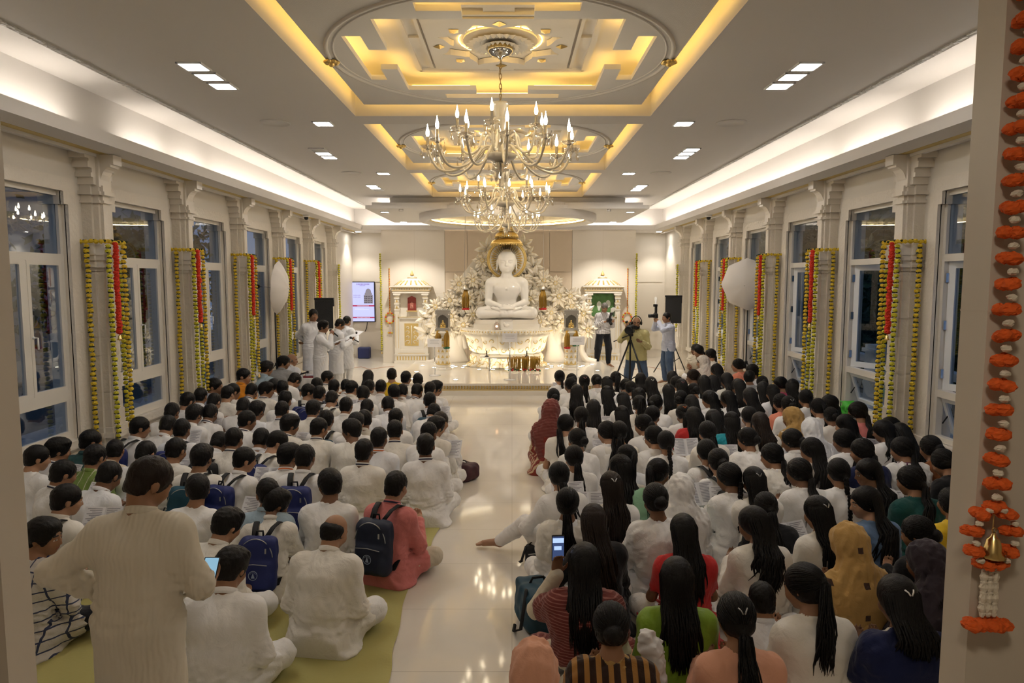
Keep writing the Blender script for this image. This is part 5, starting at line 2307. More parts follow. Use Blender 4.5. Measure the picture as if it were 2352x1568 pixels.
loudspeaker(745, 687, 738, 15.6, "behind the singers", R(10))
loudspeaker(1547, 681, 735, 17.3, "behind the photographers", R(-12))


# ------------------------------------------------------------------ photo umbrellas on stands
def photo_umbrella(px, py, pz0, Y, tilt, yaw, lab, rad=.52):
    c = at(px, py, y=Y)
    r = empty("photo_umbrella", (c.x, Y, 0))
    tag(r, "white photo umbrella on a black light stand %s" % lab, "photo umbrella", "white photo umbrellas")
    tripod(r, c.z + .05, .5, .014, rot=R(70), zt=.75)
    u = empty("umbrella_head", (0, 0, c.z), 0, r)
    u.rotation_euler = Vector(yaw).to_track_quat('Z', 'Y').to_euler()
    q = MB()
    n = 8
    rows = []
    for k in range(7):
        t = k / 6
        rr = rad * math.sin(t * 1.15) / math.sin(1.15)
        zz = .26 * math.cos(t * 1.3)
        row = []
        for i in range(n * 4):
            a = 2 * PI * i / (n * 4)
            sc = 1 - .07 * abs(math.sin(a * n / 2)) * t
            row.append((rr * sc * math.cos(a), rr * sc * math.sin(a), zz - .02 * abs(math.sin(a * n / 2)) * t))
        rows.append(row)
    v = [p_ for row in rows for p_ in row]
    f = []
    N = n * 4
    for k in range(6):
        for i in range(N):
            j = (i + 1) % N
            f.append((k * N + i, k * N + j, (k + 1) * N + j, (k + 1) * N + i))
    v2 = [(a * .99, b * .99, c_ - .006) for a, b, c_ in v]
    nb = len(v)
    f += [tuple(nb + t for t in reversed(ff)) for ff in f]
    q.add(v + v2, f, smooth=True)
    q.build("canopy_cloth", mat("white_nylon", (.70, .66, .62), .6), u)
    q = MB()
    q.tube([(0, 0, .3), (0, 0, -.42)], .006, 6)
    for i in range(n):
        a = 2 * PI * i / n
        q.tube([(rad * math.sin(k / 6 * 1.15) / math.sin(1.15) * .985 * math.cos(a), rad * math.sin(k / 6 * 1.15) / math.sin(1.15) * .985 * math.sin(a), .26 * math.cos(k / 6 * 1.3) - .012) for k in range(7)], .004, 4)
    q.build("ribs", M_CHROME, u)
    q = MB()
    q.obox((0, 0, -.35), (.09, .08, .14), None, .01)
    q.build("flash_head", M_BLACK, u)
    return r


photo_umbrella(630, 660, 0, 13.3, 0, (.97, .08, -.06), "by the left windows")
photo_umbrella(1719, 652, 0, 13.6, 0, (-.55, -.82, -.12), "by the right windows")


# ------------------------------------------------------------------ plastic stools, singers' table and instruments
def stool(x, y, rz, lab, h=.45, w=.36):
    r = empty("plastic_stool", (x, y, 0), rz)
    tag(r, lab, "stool")
    mt = mat("white_plastic", (.74, .74, .74), .35)
    q = MB()
    q.obox((0, 0, h - .02), (w, w, .04), None, .015)
    q.build("seat", mt, r)
    for a in (-1, 1):
        for b in (-1, 1):
            q = MB()
            t0, t1 = w * .42, w * .52
            q.add([(a * t0 + i * .04 * -a * (i > 0), b * t0 + j * .04 * -b * (j > 0), h - .03) for i in (0, 1) for j in (0, 1)] + [(a * t1 - a * i * .03, b * t1 - b * j * .03, 0) for i in (0, 1) for j in (0, 1)],
                  [(0, 1, 3, 2), (4, 6, 7, 5), (0, 4, 5, 1), (2, 3, 7, 6), (0, 2, 6, 4), (1, 5, 7, 3)])
            q.build("leg", mt, r)
    q = MB()
    for a in (-1, 1):
        q.obox((a * w * .44, 0, h - .07), (.02, w * .8, .07))
        q.obox((0, a * w * .44, h - .07), (w * .8, .02, .07))
    q.build("apron", mt, r)
    return r


c0 = at(1560, 815, z=0)
stool(c0.x, c0.y, .1, "white plastic stool behind the photographers near the right alcove", .68, .38)
c0 = at(722, 905, z=0)
TBX, TBY = at(720, 866, z=.42).x, at(720, 866, z=.42).y
r = empty("low_table", (TBX, TBY, 0), .1)
tag(r, "small low table under a white cloth beside the singers", "table")
q = MB()
q.obox((0, 0, .405), (.52, .44, .03), None, .01)
q.build("tabletop", M_PAPERW, r)
q = MB()
n = 60
v = []
for k, z_ in enumerate((.425, .42, .2, .04)):
    for i in range(n):
        a = 2 * PI * i / n
        m_ = max(abs(math.cos(a)), abs(math.sin(a)))
        rr = 1 / m_ * (1 if k else .98) * (1 + (.03 * k) * math.sin(a * 14) * (k > 1))
        v.append((.27 * rr * math.cos(a), .23 * rr * math.sin(a), z_))
f = [tuple(range(n))] + [(k * n + i, (k + 1) * n + i, (k + 1) * n + (i + 1) % n, k * n + (i + 1) % n) for k in range(3) for i in range(n)]
q.add(v, f, smooth=True)
o = q.build("cloth", mat("white_tablecloth", (.72, .70, .67), .8), r)
q = MB()
q.obox((0, 0, .018), (.24, .17, .036))
o = q.build("book", mat("maroon_cover", (.25, .02, .03), .5), None, (TBX - .05, TBY - .05, .425))
tag(o, "thick maroon book on the low white table", "book")
q = MB()
q.obox((0, 0, .008), (.22, .15, .016), Matrix.Rotation(.3, 3, 'Z'))
o = q.build("book", mat("pale_cover", (.55, .55, .62), .5), None, (TBX - .03, TBY - .04, .462))
tag(o, "pale thin book lying on top of the maroon book", "book")
r = empty("microphone", (TBX - .45, TBY - .05, 0))
tag(r, "microphone on a low black stand in front of the harmonium", "microphone")
q = MB()
q.lathe([(.09, 0), (.09, .012), (.012, .02)], n=16)
q.build("stand_base", M_BLACK, r)
q = MB()
q.tube([(0, 0, .01), (0, 0, .42), (.22, -.02, .5)], .008, 6)
q.build("stand_arm", M_BLACK, r)
q = MB()
q.tube([(.2, -.02, .49), (.34, -.03, .53)], [.014, .018], 8)
q.ball((.36, -.03, .535), .028, 8, 6)
q.build("microphone_head", M_BLACK, r)
hx_, hy_ = at(668, 866, z=.3).x, at(668, 866, z=.3).y
r = empty("harmonium", (hx_ + .24, hy_ + .1, 0), R(-50))
tag(r, "small brown harmonium in front of the balding musician", "harmonium")
q = MB()
q.obox((0, 0, .13), (.56, .30, .26), None, .012)
q.build("case", mat("brown_wood", (.12, .055, .025), .4), r)
q = MB()
for i in range(18):
    q.box(-.24 + i * .027, -.216 + i * .027, -.14, -.02, .26, .272)
q.build("keys", mat("ivory_keys", (.75, .70, .60), .3), r)
q = MB()
q.obox((0, .17, .27), (.5, .05, .26), Matrix.Rotation(R(-12), 3, 'X'))
q.build("bellows", M_BLACK, r)
r = empty("music_stand", (hx_ + .50, hy_ + .34, 0), R(-40))
tag(r, "shiny clear book rest standing beside the harmonium", "book rest")
q = MB()
q.obox((0, 0, .55), (.3, .01, .34), Matrix.Rotation(R(-25), 3, 'X'))
q.build("rest", thin_glass("acrylic", (.9, .92, .95), .25), r)
q = MB()
q.tube([(0, .02, .4), (0, .05, .02)], .01, 6)
q.lathe([(.12, 0), (.12, .015), (.02, .02)], (0, .05, 0), 14)
q.build("post", M_CHROME, r)

# ------------------------------------------------------------------ cables on the marble
q = MB()
pts = [at(a, b, z=.006) for a, b in ((1000, 902), (1030, 904), (1075, 906), (1120, 907), (1180, 906), (1260, 905))]
q.tube([tuple(p_) for p_ in pts], .006, 5)
o = q.build("cable", M_BLACK)
tag(o, "thin black cable along the front of the altar platform", "cable")
q = MB()
pts = [at(a, b, z=.006) for a, b in ((800, 846), (830, 842), (850, 848), (880, 843), (905, 841))]
q.tube([tuple(p_) for p_ in pts], .005, 5)
tag(q.build("cable", mat("orange_cable", (.45, .18, .08), .6)), "thin orange cable on the floor left of the altar platform", "cable")
q = MB()
pts = [at(a, b, z=.006) for a, b in ((1430, 842), (1460, 848), (1490, 842), (1530, 850), (1560, 846))]
q.tube([tuple(p_) for p_ in pts], .005, 5)
tag(q.build("cable", mat("orange_cable", (.45, .18, .08), .6)), "thin orange cable on the floor behind the photographers", "cable")

# security cameras on the capitals
for px, py, s in ((712, 519, -1), (1617, 512, 1)):
    c0 = at(px, py, y=15.2)
    r = empty("security_camera", (XC + s * 4.44, 15.25, SOF))
    tag(r, "small dome security camera under the soffit, %s wall" % ("left" if s < 0 else "right"), "security camera", "security cameras")
    q = MB()
    q.lathe([(.075, 0), (.075, -.03), (.06, -.045)], n=16)
    q.build("mount", M_PAPERW, r)
    q = MB()
    q.ball((0, 0, -.06), .05, 10, 6)
    q.build("dome", M_BLACK, r)
# ------------------------------------------------------------------ people: sculpted figures
def V3(*a):
    return np.array(a, float)


def rot3(yaw=0.0, pitch=0.0, roll=0.0):
    """Head frame: +yaw turns to the person's left, +pitch bows forward."""
    return np.array(Matrix.Rotation(yaw, 3, 'Z') @ Matrix.Rotation(-pitch, 3, 'X') @ Matrix.Rotation(roll, 3, 'Y'))


def ik(a, t, l1, l2, pole):
    d = t - a
    L = np.linalg.norm(d)
    Lc = min(L, (l1 + l2) * .985)
    u = d / (L + 1e-9)
    t = a + u * Lc
    x = (l1 * l1 - l2 * l2 + Lc * Lc) / (2 * Lc)
    hgt = math.sqrt(max(1e-6, l1 * l1 - x * x))
    p = pole - u * np.dot(pole, u)
    p /= np.linalg.norm(p) + 1e-9
    return a + u * x + p * hgt, t


def joints(stand=False, fem=False, lean=15, hp=20, hy=0, hr=0, twist=0, arms=('read', 'read'), legs='cross', hk=1.0, big=1.0, nose=0):
    """Joint positions of a figure facing +Y, feet or seat at z = 0."""
    J = dict(fem=fem, stand=stand, legs=legs, hk=hk, big=big, arms=arms)
    L = R(lean)
    pel = V3(0, 0, .92) if stand else V3(0, 0, .12)
    e1 = .35 * L - (.0 if stand else .10)
    lum = pel + .15 * V3(0, math.sin(e1), math.cos(e1))
    che = lum + .17 * V3(0, math.sin(.8 * L), math.cos(.8 * L))
    d3 = V3(0, math.sin(1.15 * L), math.cos(1.15 * L))
    nb = che + .155 * d3
    a4 = 1.1 * L + .12 + R(hp) * .25
    hc = nb + .155 * V3(0, math.sin(a4), math.cos(a4)) + V3(.02 * math.sin(-R(hy)), .012, 0)
    J.update(pel=pel, lum=lum, che=che, nb=nb, hc=hc, R=rot3(R(hy), R(hp), R(hr)))
    sw = .138 if fem else .155
    sw *= big
    tw = R(twist)
    J['sh'], J['el'], J['wr'], J['hd'], J['pn'] = [], [], [], [], []
    for s, am in zip((-1, 1), arms):
        sh = nb - .075 * d3 + V3(s * sw * math.cos(tw), s * sw * math.sin(tw), 0)
        z0 = che[2]
        pole = V3(s * .5, -.45, -.9)
        pn = V3(0, -.5, .85)
        hd = V3(-s * .5, .8, .2)
        if am == 'read':
            t = V3(s * .11, che[1] + .29, z0 - .05)
        elif am == 'lap':
            t = V3(s * .11, .25, pel[2] + .07)
            pn = V3(0, 0, 1)
        elif am == 'knee':
            t = V3(s * .24, .27, pel[2] + .09)
            pole = V3(s * .9, -.6, -.3)
            pn = V3(0, -.2, 1)
            hd = V3(0, .9, -.3)
        elif am == 'up':
            t = V3(s * .17, che[1] + .22, nb[2] + .02)
            pole = V3(s * .6, 0, -1)
            hd = V3(-s * .1, .1, 1)
            pn = V3(-s * .3, -1, .0)
        elif am == 'chin':
            t = V3(s * .07, hc[1] + .15, nb[2] - .03)
            pole = V3(s * .7, 0, -1)
            hd = V3(-s * .5, .2, .8)
            pn = V3(-s, -.3, 0)
        elif am == 'cam':
            t = V3(s * .10, hc[1] + .22, hc[2] - .10)
            pole = V3(s * .9, .2, -.8)
            hd = V3(-s * .4, .5, .7)
            pn = V3(-s * .6, -.6, .3)
        elif am == 'hold':
            t = V3(s * .14, che[1] + .26, z0 - .06)
        elif am == 'phone':
            t = V3(s * .20, che[1] + .19, z0 - .27)
            hd = V3(s * .15, .9, .35)
            pole = V3(s * .7, -.6, -.7)
        elif am == 'side':
            t = V3(s * (sw + .12), -.02 + che[1] * .3, pel[2] - .02)
            pole = V3(s * .3, -1, 0)
            hd = V3(0, .1, -1)
            pn = V3(-s, 0, 0)
        elif am == 'hip':
            t = V3(s * (sw + .06), .10, pel[2] + .10)
            pole = V3(s * 1, -.5, 0)
            hd = V3(-s * .6, .6, -.3)
        elif am == 'back':
            t = V3(-s * .02, -.17 + pel[1], pel[2] + .10)
            pole = V3(s * 1, -.9, 0)
            hd = V3(-s, 0, -.2)
        elif am == 'folded':
            t = V3(s * .06, che[1] + .2, pel[2] + .12)
            pole = V3(s * 1, -.2, -.6)
            hd = V3(-s, .1, -.2)
        el, wr = ik(sh, t, .265, .245, pole)
        J['sh'].append(sh)
        J['el'].append(el)
        J['wr'].append(wr)
        J['hd'].append(hd / np.linalg.norm(hd))
        J['pn'].append(pn / np.linalg.norm(pn))
    hw = .085
    J['hip'] = [pel + V3(s * hw, .01, -.01) for s in (-1, 1)]
    if stand:
        sp = .10 if legs == 'cross' else .17
        J['kn'] = [V3(s * (sp * .9), .03, .49) for s in (-1, 1)]
        J['an'] = [V3(s * sp, -.01, .085) for s in (-1, 1)]
        J['toe'] = [V3(s * (sp + .04), .15, .03) for s in (-1, 1)]
    elif legs == 'cross':
        J['kn'] = [V3(s * .265, .275, .135) for s in (-1, 1)]
        J['an'] = [V3(-s * .07, .35 - .03 * s, .075) for s in (-1, 1)]
        J['toe'] = [V3(-s * .22, .33 - .03 * s, .045) for s in (-1, 1)]
    elif legs == 'side':
        J['kn'] = [V3(-.36, .30, .11), V3(.10, .40, .13)]
        J['an'] = [V3(-.42, -.05, .06), V3(-.26, .18, .06)]
        J['toe'] = [V3(-.46, -.18, .04), V3(-.38, .14, .04)]
    elif legs == 'out':          # one knee up, one leg out to the left
        J['kn'] = [V3(-.27, .30, .27), V3(.28, .30, .14)]
        J['an'] = [V3(-.49, .42, .08), V3(-.02, .34, .075)]
        J['toe'] = [V3(-.65, .52, .04), V3(-.2, .36, .05)]
    elif legs == 'kneeup':
        J['kn'] = [V3(-.30, .28, .14), V3(.22, .32, .40)]
        J['an'] = [V3(.06, .36, .07), V3(.20, .36, .075)]
        J['toe'] = [V3(.2, .34, .05), V3(.24, .50, .035)]
    return J


def hand(v, w, d, n, s, curl=.5, sc=1.0):
    """Palm, four curled fingers of unequal length and a thumb."""
    d = d / np.linalg.norm(d)
    n = n - d * np.dot(n, d)
    n /= np.linalg.norm(n)
    sd = np.cross(d, n) * (-s)            # towards the thumb
    v.cap(w, w + d * .02 * sc, .026 * sc, .027 * sc, .02)
    c = w + d * .055 * sc
    M = np.stack([d, sd, n], 1)
    v.ell(c, (.050 * sc, .040 * sc, .019 * sc), M, .012)
    for k, (o, ln) in enumerate(((.028, .068), (.010, .078), (-.009, .072), (-.027, .056))):
        a = w + (d * .088 + sd * o) * sc
        f1 = d * math.cos(curl * .7) + n * math.sin(curl * .7)
        f2 = d * math.cos(curl * 2.0) + n * math.sin(curl * 2.0)
        b = a + f1 * ln * .5 * sc
        e = b + f2 * ln * .5 * sc
        v.cap(a, b, .0098 * sc, .009 * sc, .004)
        v.cap(b, e, .009 * sc, .0075 * sc, .004)
    t0 = w + (d * .03 + sd * .03) * sc
    t1 = t0 + (d * .034 + sd * .026 + n * .012) * sc
    t2 = t1 + (d * .03 + sd * .004 + n * .018) * sc
    v.cap(t0, t1, .014 * sc, .011 * sc, .008)
    v.cap(t1, t2, .011 * sc, .009 * sc, .004)


def bounds(J, m=.16):
    P = np.array([J['pel'], J['nb'], J['hc'] + V3(0, 0, .05)] + J['sh'] + J['el'] + J['wr'] + J['kn'] + J['an'] + J['toe'] + [w + d * .17 for w, d in zip(J['wr'], J['hd'])])
    lo, hi = P.min(0) - m, P.max(0) + m
    lo[2] = max(lo[2], -.012)
    return lo, hi


def body_mesh(J, h=.0095):
    lo, hi = bounds(J)
    v = Vol(lo, hi, h)
    b = J['big']
    fem = J['fem']
    w = .92 if fem else 1.0
    st = (1.35, .95, 1)
    v.cap(J['pel'], J['lum'], .118 * b, .100 * b * w, .05, st=st)
    v.cap(J['lum'], J['che'], .100 * b * w, .112 * b * w, .05, st=st)
    v.cap(J['che'], J['nb'], .112 * b * w, .058, .05, st=(1.3, .9, 1))
    for i, s in enumerate((-1, 1)):
        v.ell(J['sh'][i], (.058 * b * w,) * 3, None, .05)
        v.cap(J['sh'][i], J['el'][i], .047 * b * w, .038 * b * w, .03)
        v.cap(J['el'][i], J['wr'][i], .040 * b * w, .026 * w, .02)
        hand(v, J['wr'][i], J['hd'][i], J['pn'][i], s, .55, .95 if fem else 1.03)
        v.cap(J['hip'][i], J['kn'][i], .085 * b, .056 * b, .03)
        v.cap(J['kn'][i], J['an'][i], .056 * b, .034, .015)
        a, t = J['an'][i], J['toe'][i]
        d = (t - a) / (np.linalg.norm(t - a) + 1e-9)
        v.cap(a, a + (t - a) * .75, .034, .028, .02)
        v.ell(a - d * .02 + V3(0, 0, -.02), (.034, .034, .03), None, .02)
        sdv = np.cross(d, V3(0, 0, 1))
        sdv /= np.linalg.norm(sdv) + 1e-9
        for k in range(5):
            o = (k - 2) * .017
            b0 = a + (t - a) * .8 + sdv * o
            v.cap(b0, b0 + d * (.055 - .006 * abs(k - 1)), .0125, .010, .006)
    # neck and head
    hc, Rm, k = J['hc'], J['R'], J['hk']

    def H(x, y, z):
        return hc + Rm @ (V3(x, y, z) * k)

    def el(c, r, kk=.02, op='add'):
        v.ell(H(*c), V3(*r) * k, Rm, kk, op)

    def cp(a, b, r1, r2, kk=.012, op='add'):
        v.cap(H(*a), H(*b), r1 * k, r2 * k, kk, op)
    v.cap(J['nb'] - V3(0, 0, .02), H(0, -.025, -.045), .056 if fem else .062, .050 if fem else .056, .03)
    el((0, -.008, .022), (.074, .094, .088))
    el((0, .032, -.048), (.056 if not fem else .053, .058, .062))
    el((0, .062, -.092), (.026, .022, .018), .02)
    el((0, .072, -.02), (.05, .02, .05), .03)
    for s in (-1, 1):
        el((s * .031, .098, .004), (.019, .012, .010), .012, 'sub')
        el((s * .031, .084, .003), (.0135, .012, .0095), .004)
        el((s * (.074 if fem else .079), -.008, -.012), (.007, .015, .024) if fem else (.010, .021, .032), .010)
        el((s * .042, .066, -.03), (.02, .02, .02), .02)
        cp((s * .014, .090, .022), (s * .048, .078, .024), .009, .006, .012)
    cp((0, .088, .008), (0, .106, -.026), .009, .0135, .010)
    for s in (-1, 1):
        el((s * .011, .096, -.031), (.009, .010, .008), .008)
    el((0, .090, -.056), (.024, .010, .0075), .006)
    el((0, .088, -.067), (.020, .010, .0075), .006)
    Ri = Rm.T

    def paint(c):
        q = (c - hc) @ Ri.T / k
        ax = np.abs(np.abs(q[:, 0]) - .031)
        eye = (ax < .013) & (np.abs(q[:, 2] - .002) < .0055) & (q[:, 1] > .07)
        iris = (ax < .007) & (np.abs(q[:, 2] - .002) < .0055) & (q[:, 1] > .07)
        brow = (np.abs(np.abs(q[:, 0]) - .032) < .019) & (np.abs(q[:, 2] - .029) < .004) & (q[:, 1] > .06)
        lip = (np.abs(q[:, 0]) < .023) & (q[:, 2] < -.050) & (q[:, 2] > -.073) & (q[:, 1] > .085)
        m = np.zeros(len(c), np.int32)
        m[eye] = 1
        m[iris | brow] = 2
        m[lip] = 3
        return m
    return v.mesh("person", 1, None, paint)


def yback(J, z):
    P = np.array([J['pel'], J['lum'], J['che'], J['nb']])
    return float(np.interp(z, P[:, 2], P[:, 1]))


def top_mesh(J, seed=0, sleeve=1.0, skirt=True, infl=.016, h=.0095, hem=None, loose=0.0):
    lo, hi = bounds(J)
    v = Vol(lo, hi, h)
    b = J['big']
    f = infl
    w = .92 if J['fem'] else 1.0
    st = (1.35, .97, 1)
    if J['stand']:
        z1 = hem if hem is not None else .46
        v.cap(V3(0, 0, z1), J['pel'], .150 * b + loose, .128 * b + f, .05, st=(1.28, .95, 1))
        for s in (-1, 1):
            v.cap(V3(s * .08, 0.0, z1), V3(s * .06, 0, .9), .115 * b + loose, .10 * b, .06)
    else:
        v.ell(J['pel'] + V3(0, -.02, -.05), (.215 * b + loose, .175 * b, .115), None, .07)
        v.ell(J['pel'] + V3(0, -.03, -.105), (.265 * b + loose, .215 * b, .045), None, .05)
        if skirt:
            for i in (0, 1):
                v.cap(J['hip'][i], J['hip'][i] + (J['kn'][i] - J['hip'][i]) * .62, .118 * b, .100 * b, .05)
    v.cap(J['pel'], J['lum'], .122 * b + f + loose, .104 * b * w + f + loose, .05, st=st)
    v.cap(J['lum'], J['che'], .104 * b * w + f + loose, .116 * b * w + f, .05, st=st)
    v.cap(J['che'], J['nb'], .116 * b * w + f, .054 + f * .4, .05, st=(1.3, .92, 1))
    for i in (0, 1):
        v.ell(J['sh'][i], (.054 * b * w + f,) * 3, None, .07)
        v.cap(J['nb'] - V3(0, 0, .03), J['sh'][i], .05, .052 * b + f, .05)
        v.cap(J['sh'][i], J['el'][i], .047 * b * w + f, .041 * b * w + f, .055)
        if sleeve >= 1:
            v.cap(J['el'][i], J['wr'][i], .043 * b * w + f, .032 + f, .02)
        elif sleeve > .5:
            e = J['el'][i] + (J['wr'][i] - J['el'][i]) * (sleeve - .5) * 2
            v.cap(J['el'][i], e, .043 * b * w + f, .040 + f, .02)
        else:
            pass
    if sleeve <= .5:          # short sleeves: cut the sleeve below mid upper arm
        for i in (0, 1):
            a = J['sh'][i] + (J['el'][i] - J['sh'][i]) * (.62 if sleeve > .2 else .3)
            e = J['el'][i]
            d = (e - a) / np.linalg.norm(e - a)
            v.cap(a + d * .075, e + d * .10, .078, .08, .0, 'sub')
    if J['stand'] and hem is not None:
        v.half((0, 0, -1), -(hem + .01), .01)
    elif J['stand']:
        v.half((0, 0, -1), -.47, .01)
    # soft creases: stretched sideways so they run across the back and sleeves
    v.waves(.0026, .075, seed, 6, (1.5, .8, .35))
    pz = J['pel'][2]
    v.waves(.0062, .055, seed + 50, 3, (.18, .2, 1.6), lambda X, Y, Z: np.exp(-((Z - pz - .07) / .085) ** 2) + 0 * X + 0 * Y)
    e0 = (J['el'][0][2] + J['el'][1][2]) / 2
    v.waves(.004, .035, seed + 80, 3, (.5, .6, 1.4), lambda X, Y, Z: np.exp(-((Z - e0) / .09) ** 2) * (np.abs(X) > J['big'] * .15) + 0 * Y)
    # neck opening
    d = J['hc'] - J['nb']
    d = d / np.linalg.norm(d)
    v.cap(J['nb'] + d * .035, J['nb'] + d * .2, .058, .075, .01, 'sub')
    return v.mesh("kurta", 1)


def bottom_mesh(J, seed=0, infl=.014, h=.0095, full=False, wide=1.0):
    lo, hi = bounds(J)
    v = Vol(lo, hi, h)
    b = J['big']
    f = infl
    v.cap(J['pel'] + V3(-.05, 0, 0), J['pel'] + V3(.05, 0, 0), .115 * b + f, .115 * b + f, .04)
    for i in (0, 1):
        v.cap(J['hip'][i], J['kn'][i], .090 * b + f, .066 * b * wide + f, .03)
        e = J['an'][i] + (J['kn'][i] - J['an'][i]) * .10
        v.cap(J['kn'][i], e, .064 * b * wide + f, .042 * wide + f, .015)
    v.waves(.0035, .07, seed + 7, 6, (1, 1, .6))
    if J['stand']:
        v.half((0, 0, 1), J['pel'][2] + .12, .01)
        v.half((0, 0, -1), -.06, .0)
    else:
        v.half((0, 0, -1), -.001, .01)
    return v.mesh("trousers", 1)


def collar_mesh(J):
    q = MB()
    d = J['hc'] - J['nb']
    d = V3(0, d[1] * .8, d[2])
    d /= np.linalg.norm(d)
    c = J['nb'] + d * .030
    M = np.array(Vector((0, 0, 1)).rotation_difference(Vector(d)).to_matrix())
    q.lathe([(.064, -.018), (.069, -.012), (.0675, .008), (.0665, .016), (.0615, .018), (.059, .0)], c, 22, rot=M, sx=1.02, sy=1.02, mi=0, cap=False)
    q.lathe([(.0705, -.006), (.0695, .007)], c, 22, rot=M, mi=1, cap=False)
    return q.mesh("collar")


def hair_mesh(J, style, seed=0, h=.0075):
    hc, Rm, k = J['hc'], J['R'], J['hk']
    rg = np.random.default_rng(seed + 5)
    if style == 'cap':
        style = 'veiled'
    v = Vol(hc - .24 * k, hc + .24 * k, h)

    def H(x, y, z):
        return hc + Rm @ (V3(x, y, z) * k)

    def el(c, r, kk=.02, op='add'):
        v.ell(H(*c), V3(*r) * k, Rm, kk, op)
    male = style in ('short', 'flat', 'thick', 'bald', 'grey')
    X = MB()
    if style == 'bald':
        el((0, -.026, -.002), (.086, .092, .062), .01)
        el((0, -.05, -.04), (.064, .052, .05), .02)
        el((0, .095, .03), (.1, .075, .11), .01, 'sub')
        el((0, .0, .085), (.066, .088, .052), .014, 'sub')
        el((0, .09, -.09), (.1, .10, .06), .01, 'sub')
    else:
        gx = {'short': .002, 'flat': .004, 'thick': .010, 'grey': 0, 'long': .004, 'curly': .006, 'bob': .006, 'half': .004}.get(style, .003)
        el((0, -.014, .028), (.083 + gx, .103 + gx, .096 + gx), .01)
        if male:
            el((0, -.045, -.040), (.070, .058, .052), .02)
            if style == 'thick':
                el((.01, .03, .085), (.07, .06, .04), .03)
            if style == 'flat':
                el((0, -.01, .10), (.07, .08, .03), .02)
        else:
            el((0, -.035, -.025), (.078, .074, .06), .02)
        # face opening
        el((0, .115, -.045), (.074, .085, .092), .012, 'sub')
        el((0, .13, .0), (.06, .06, .066), .012, 'sub')
        if male:
            for s in (-1, 1):
                el((s * .085, .0, -.05), (.03, .036, .034), .01, 'sub')
            v.ell(H(0, -.03, -.125), V3(.10, .10, .052) * k, Rm, .008, 'sub')
    v.waves(.0022 if male else .0014, .022, seed, 7)
    if male and style != 'bald':
        v.waves(.0012, .011, seed + 3, 5)

    def wavy(P, amp, ph):
        n = len(P)
        for i in range(n):
            t = i / (n - 1)
            P[i] = P[i] + V3(math.sin(ph + t * 9), .4 * math.cos(ph * 2 + t * 8), 0) * amp * t
        return P

    def back(z, off):
        return yback(J, z) - .118 - off

    def hangline(p0, zend, x0, off, n=9, amp=.0):
        """From a point behind the head down the back."""
        zz = np.linspace(p0[2], zend, n)
        P = []
        for i, z in enumerate(zz):
            t = i / (n - 1)
            y = min(p0[1] * (1 - t) + back(z, off) * t, max(p0[1], 9) if False else 9)
            yb = back(z, off) if z < J['nb'][2] else 9
            y = min(p0[1] * (1 - min(1, t * 1.6)) + min(back(min(z, J['nb'][2]), off), p0[1] + .02) * min(1, t * 1.6), yb, )
            P.append(V3(p0[0] * (1 - t) + x0 * t, y, z))
        return P
    if style in ('long', 'curly', 'bob', 'half'):
        L = {'long': .36, 'curly': .33, 'bob': .13, 'half': .42}[style]
        n = 170
        for i in range(n):
            a = rg.uniform(-1, 1) * 1.45
            sa, ca = math.sin(a), math.cos(a)
            s0 = H(.086 * sa * .75, -.02 - .07 * ca, .092)
            s1 = H(.089 * sa, -.014 - .109 * ca, .03)
            s2 = H(.083 * sa, -.022 - .100 * ca, -.05)
            lift = .004 * rg.normal()
            zend = hc[2] - .06 - L * rg.uniform(.82, 1.05) * (1 - .25 * abs(sa) ** 2)
            zend = max(zend, .10)
            x1 = hc[0] + .085 * sa * rg.uniform(.45, 1.4)
            tail = hangline(s2, zend, x1, .012 + rg.uniform(0, .03), 8)
            if abs(sa) > .8:       # locks at the sides come over the shoulder
                for j, p_ in enumerate(tail):
                    t = j / 7
                    p_[1] = p_[1] * (1 - .35 * t) + (J['nb'][1] - .02) * .35 * t
            P = [s0, s1] + tail
            P = wavy(P, {'long': .010, 'curly': .030, 'bob': .006, 'half': .012}[style], rg.uniform(0, 6))
            X.tube(P, [.004, .0072] + [.0072] * 6 + [.005, .0015], 4)
    if style == 'half':
        el((0, -.105, .04), (.03, .02, .03), .02)
    if style in ('pony', 'lowpony', 'braid'):
        tie = H(0, -.112, .02) if style == 'pony' else H(0, -.092, -.062)
        el((0, -.105, .02) if style == 'pony' else (0, -.088, -.06), (.026, .028, .026), .025)
        L = {'pony': .36, 'lowpony': .34, 'braid': .36}[style]
        zend = max(.12, tie[2] - L)
        xo = rg.uniform(-.05, .05)
        if style == 'braid':
            P = hangline(tie + V3(0, -.02, 0), zend, hc[0] + xo, .016, 24)
            for j, p_ in enumerate(P[:-2]):
                r_ = .021 * (1 - .4 * j / 24)
                for s in (-1, 1):
                    c = p_ + V3(s * .011 * (1 if j % 2 else -1) * (1 if s > 0 else .6), 0, 0)
                    X.ball(tuple(c), r_ * .85, 7, 5, sc=(.9, .8, 1.2))
            X.tube([P[-3], P[-1]], [.012, .003], 6)
        else:
            for i in range(46):
                o = rg.normal(size=3) * .013
                off = .014 + abs(rg.normal()) * .012
                P = hangline(tie + V3(o[0], -.022 + .4 * o[1], o[2] * .4), zend + rg.uniform(-.03, .06), hc[0] + xo + o[0] * 2.2, off, 9)
                P = [tie + o * .4] + wavy(P, .012, rg.uniform(0, 6))
                X.tube(P, [.005] + [.0058] * 7 + [.004, .0012], 4)
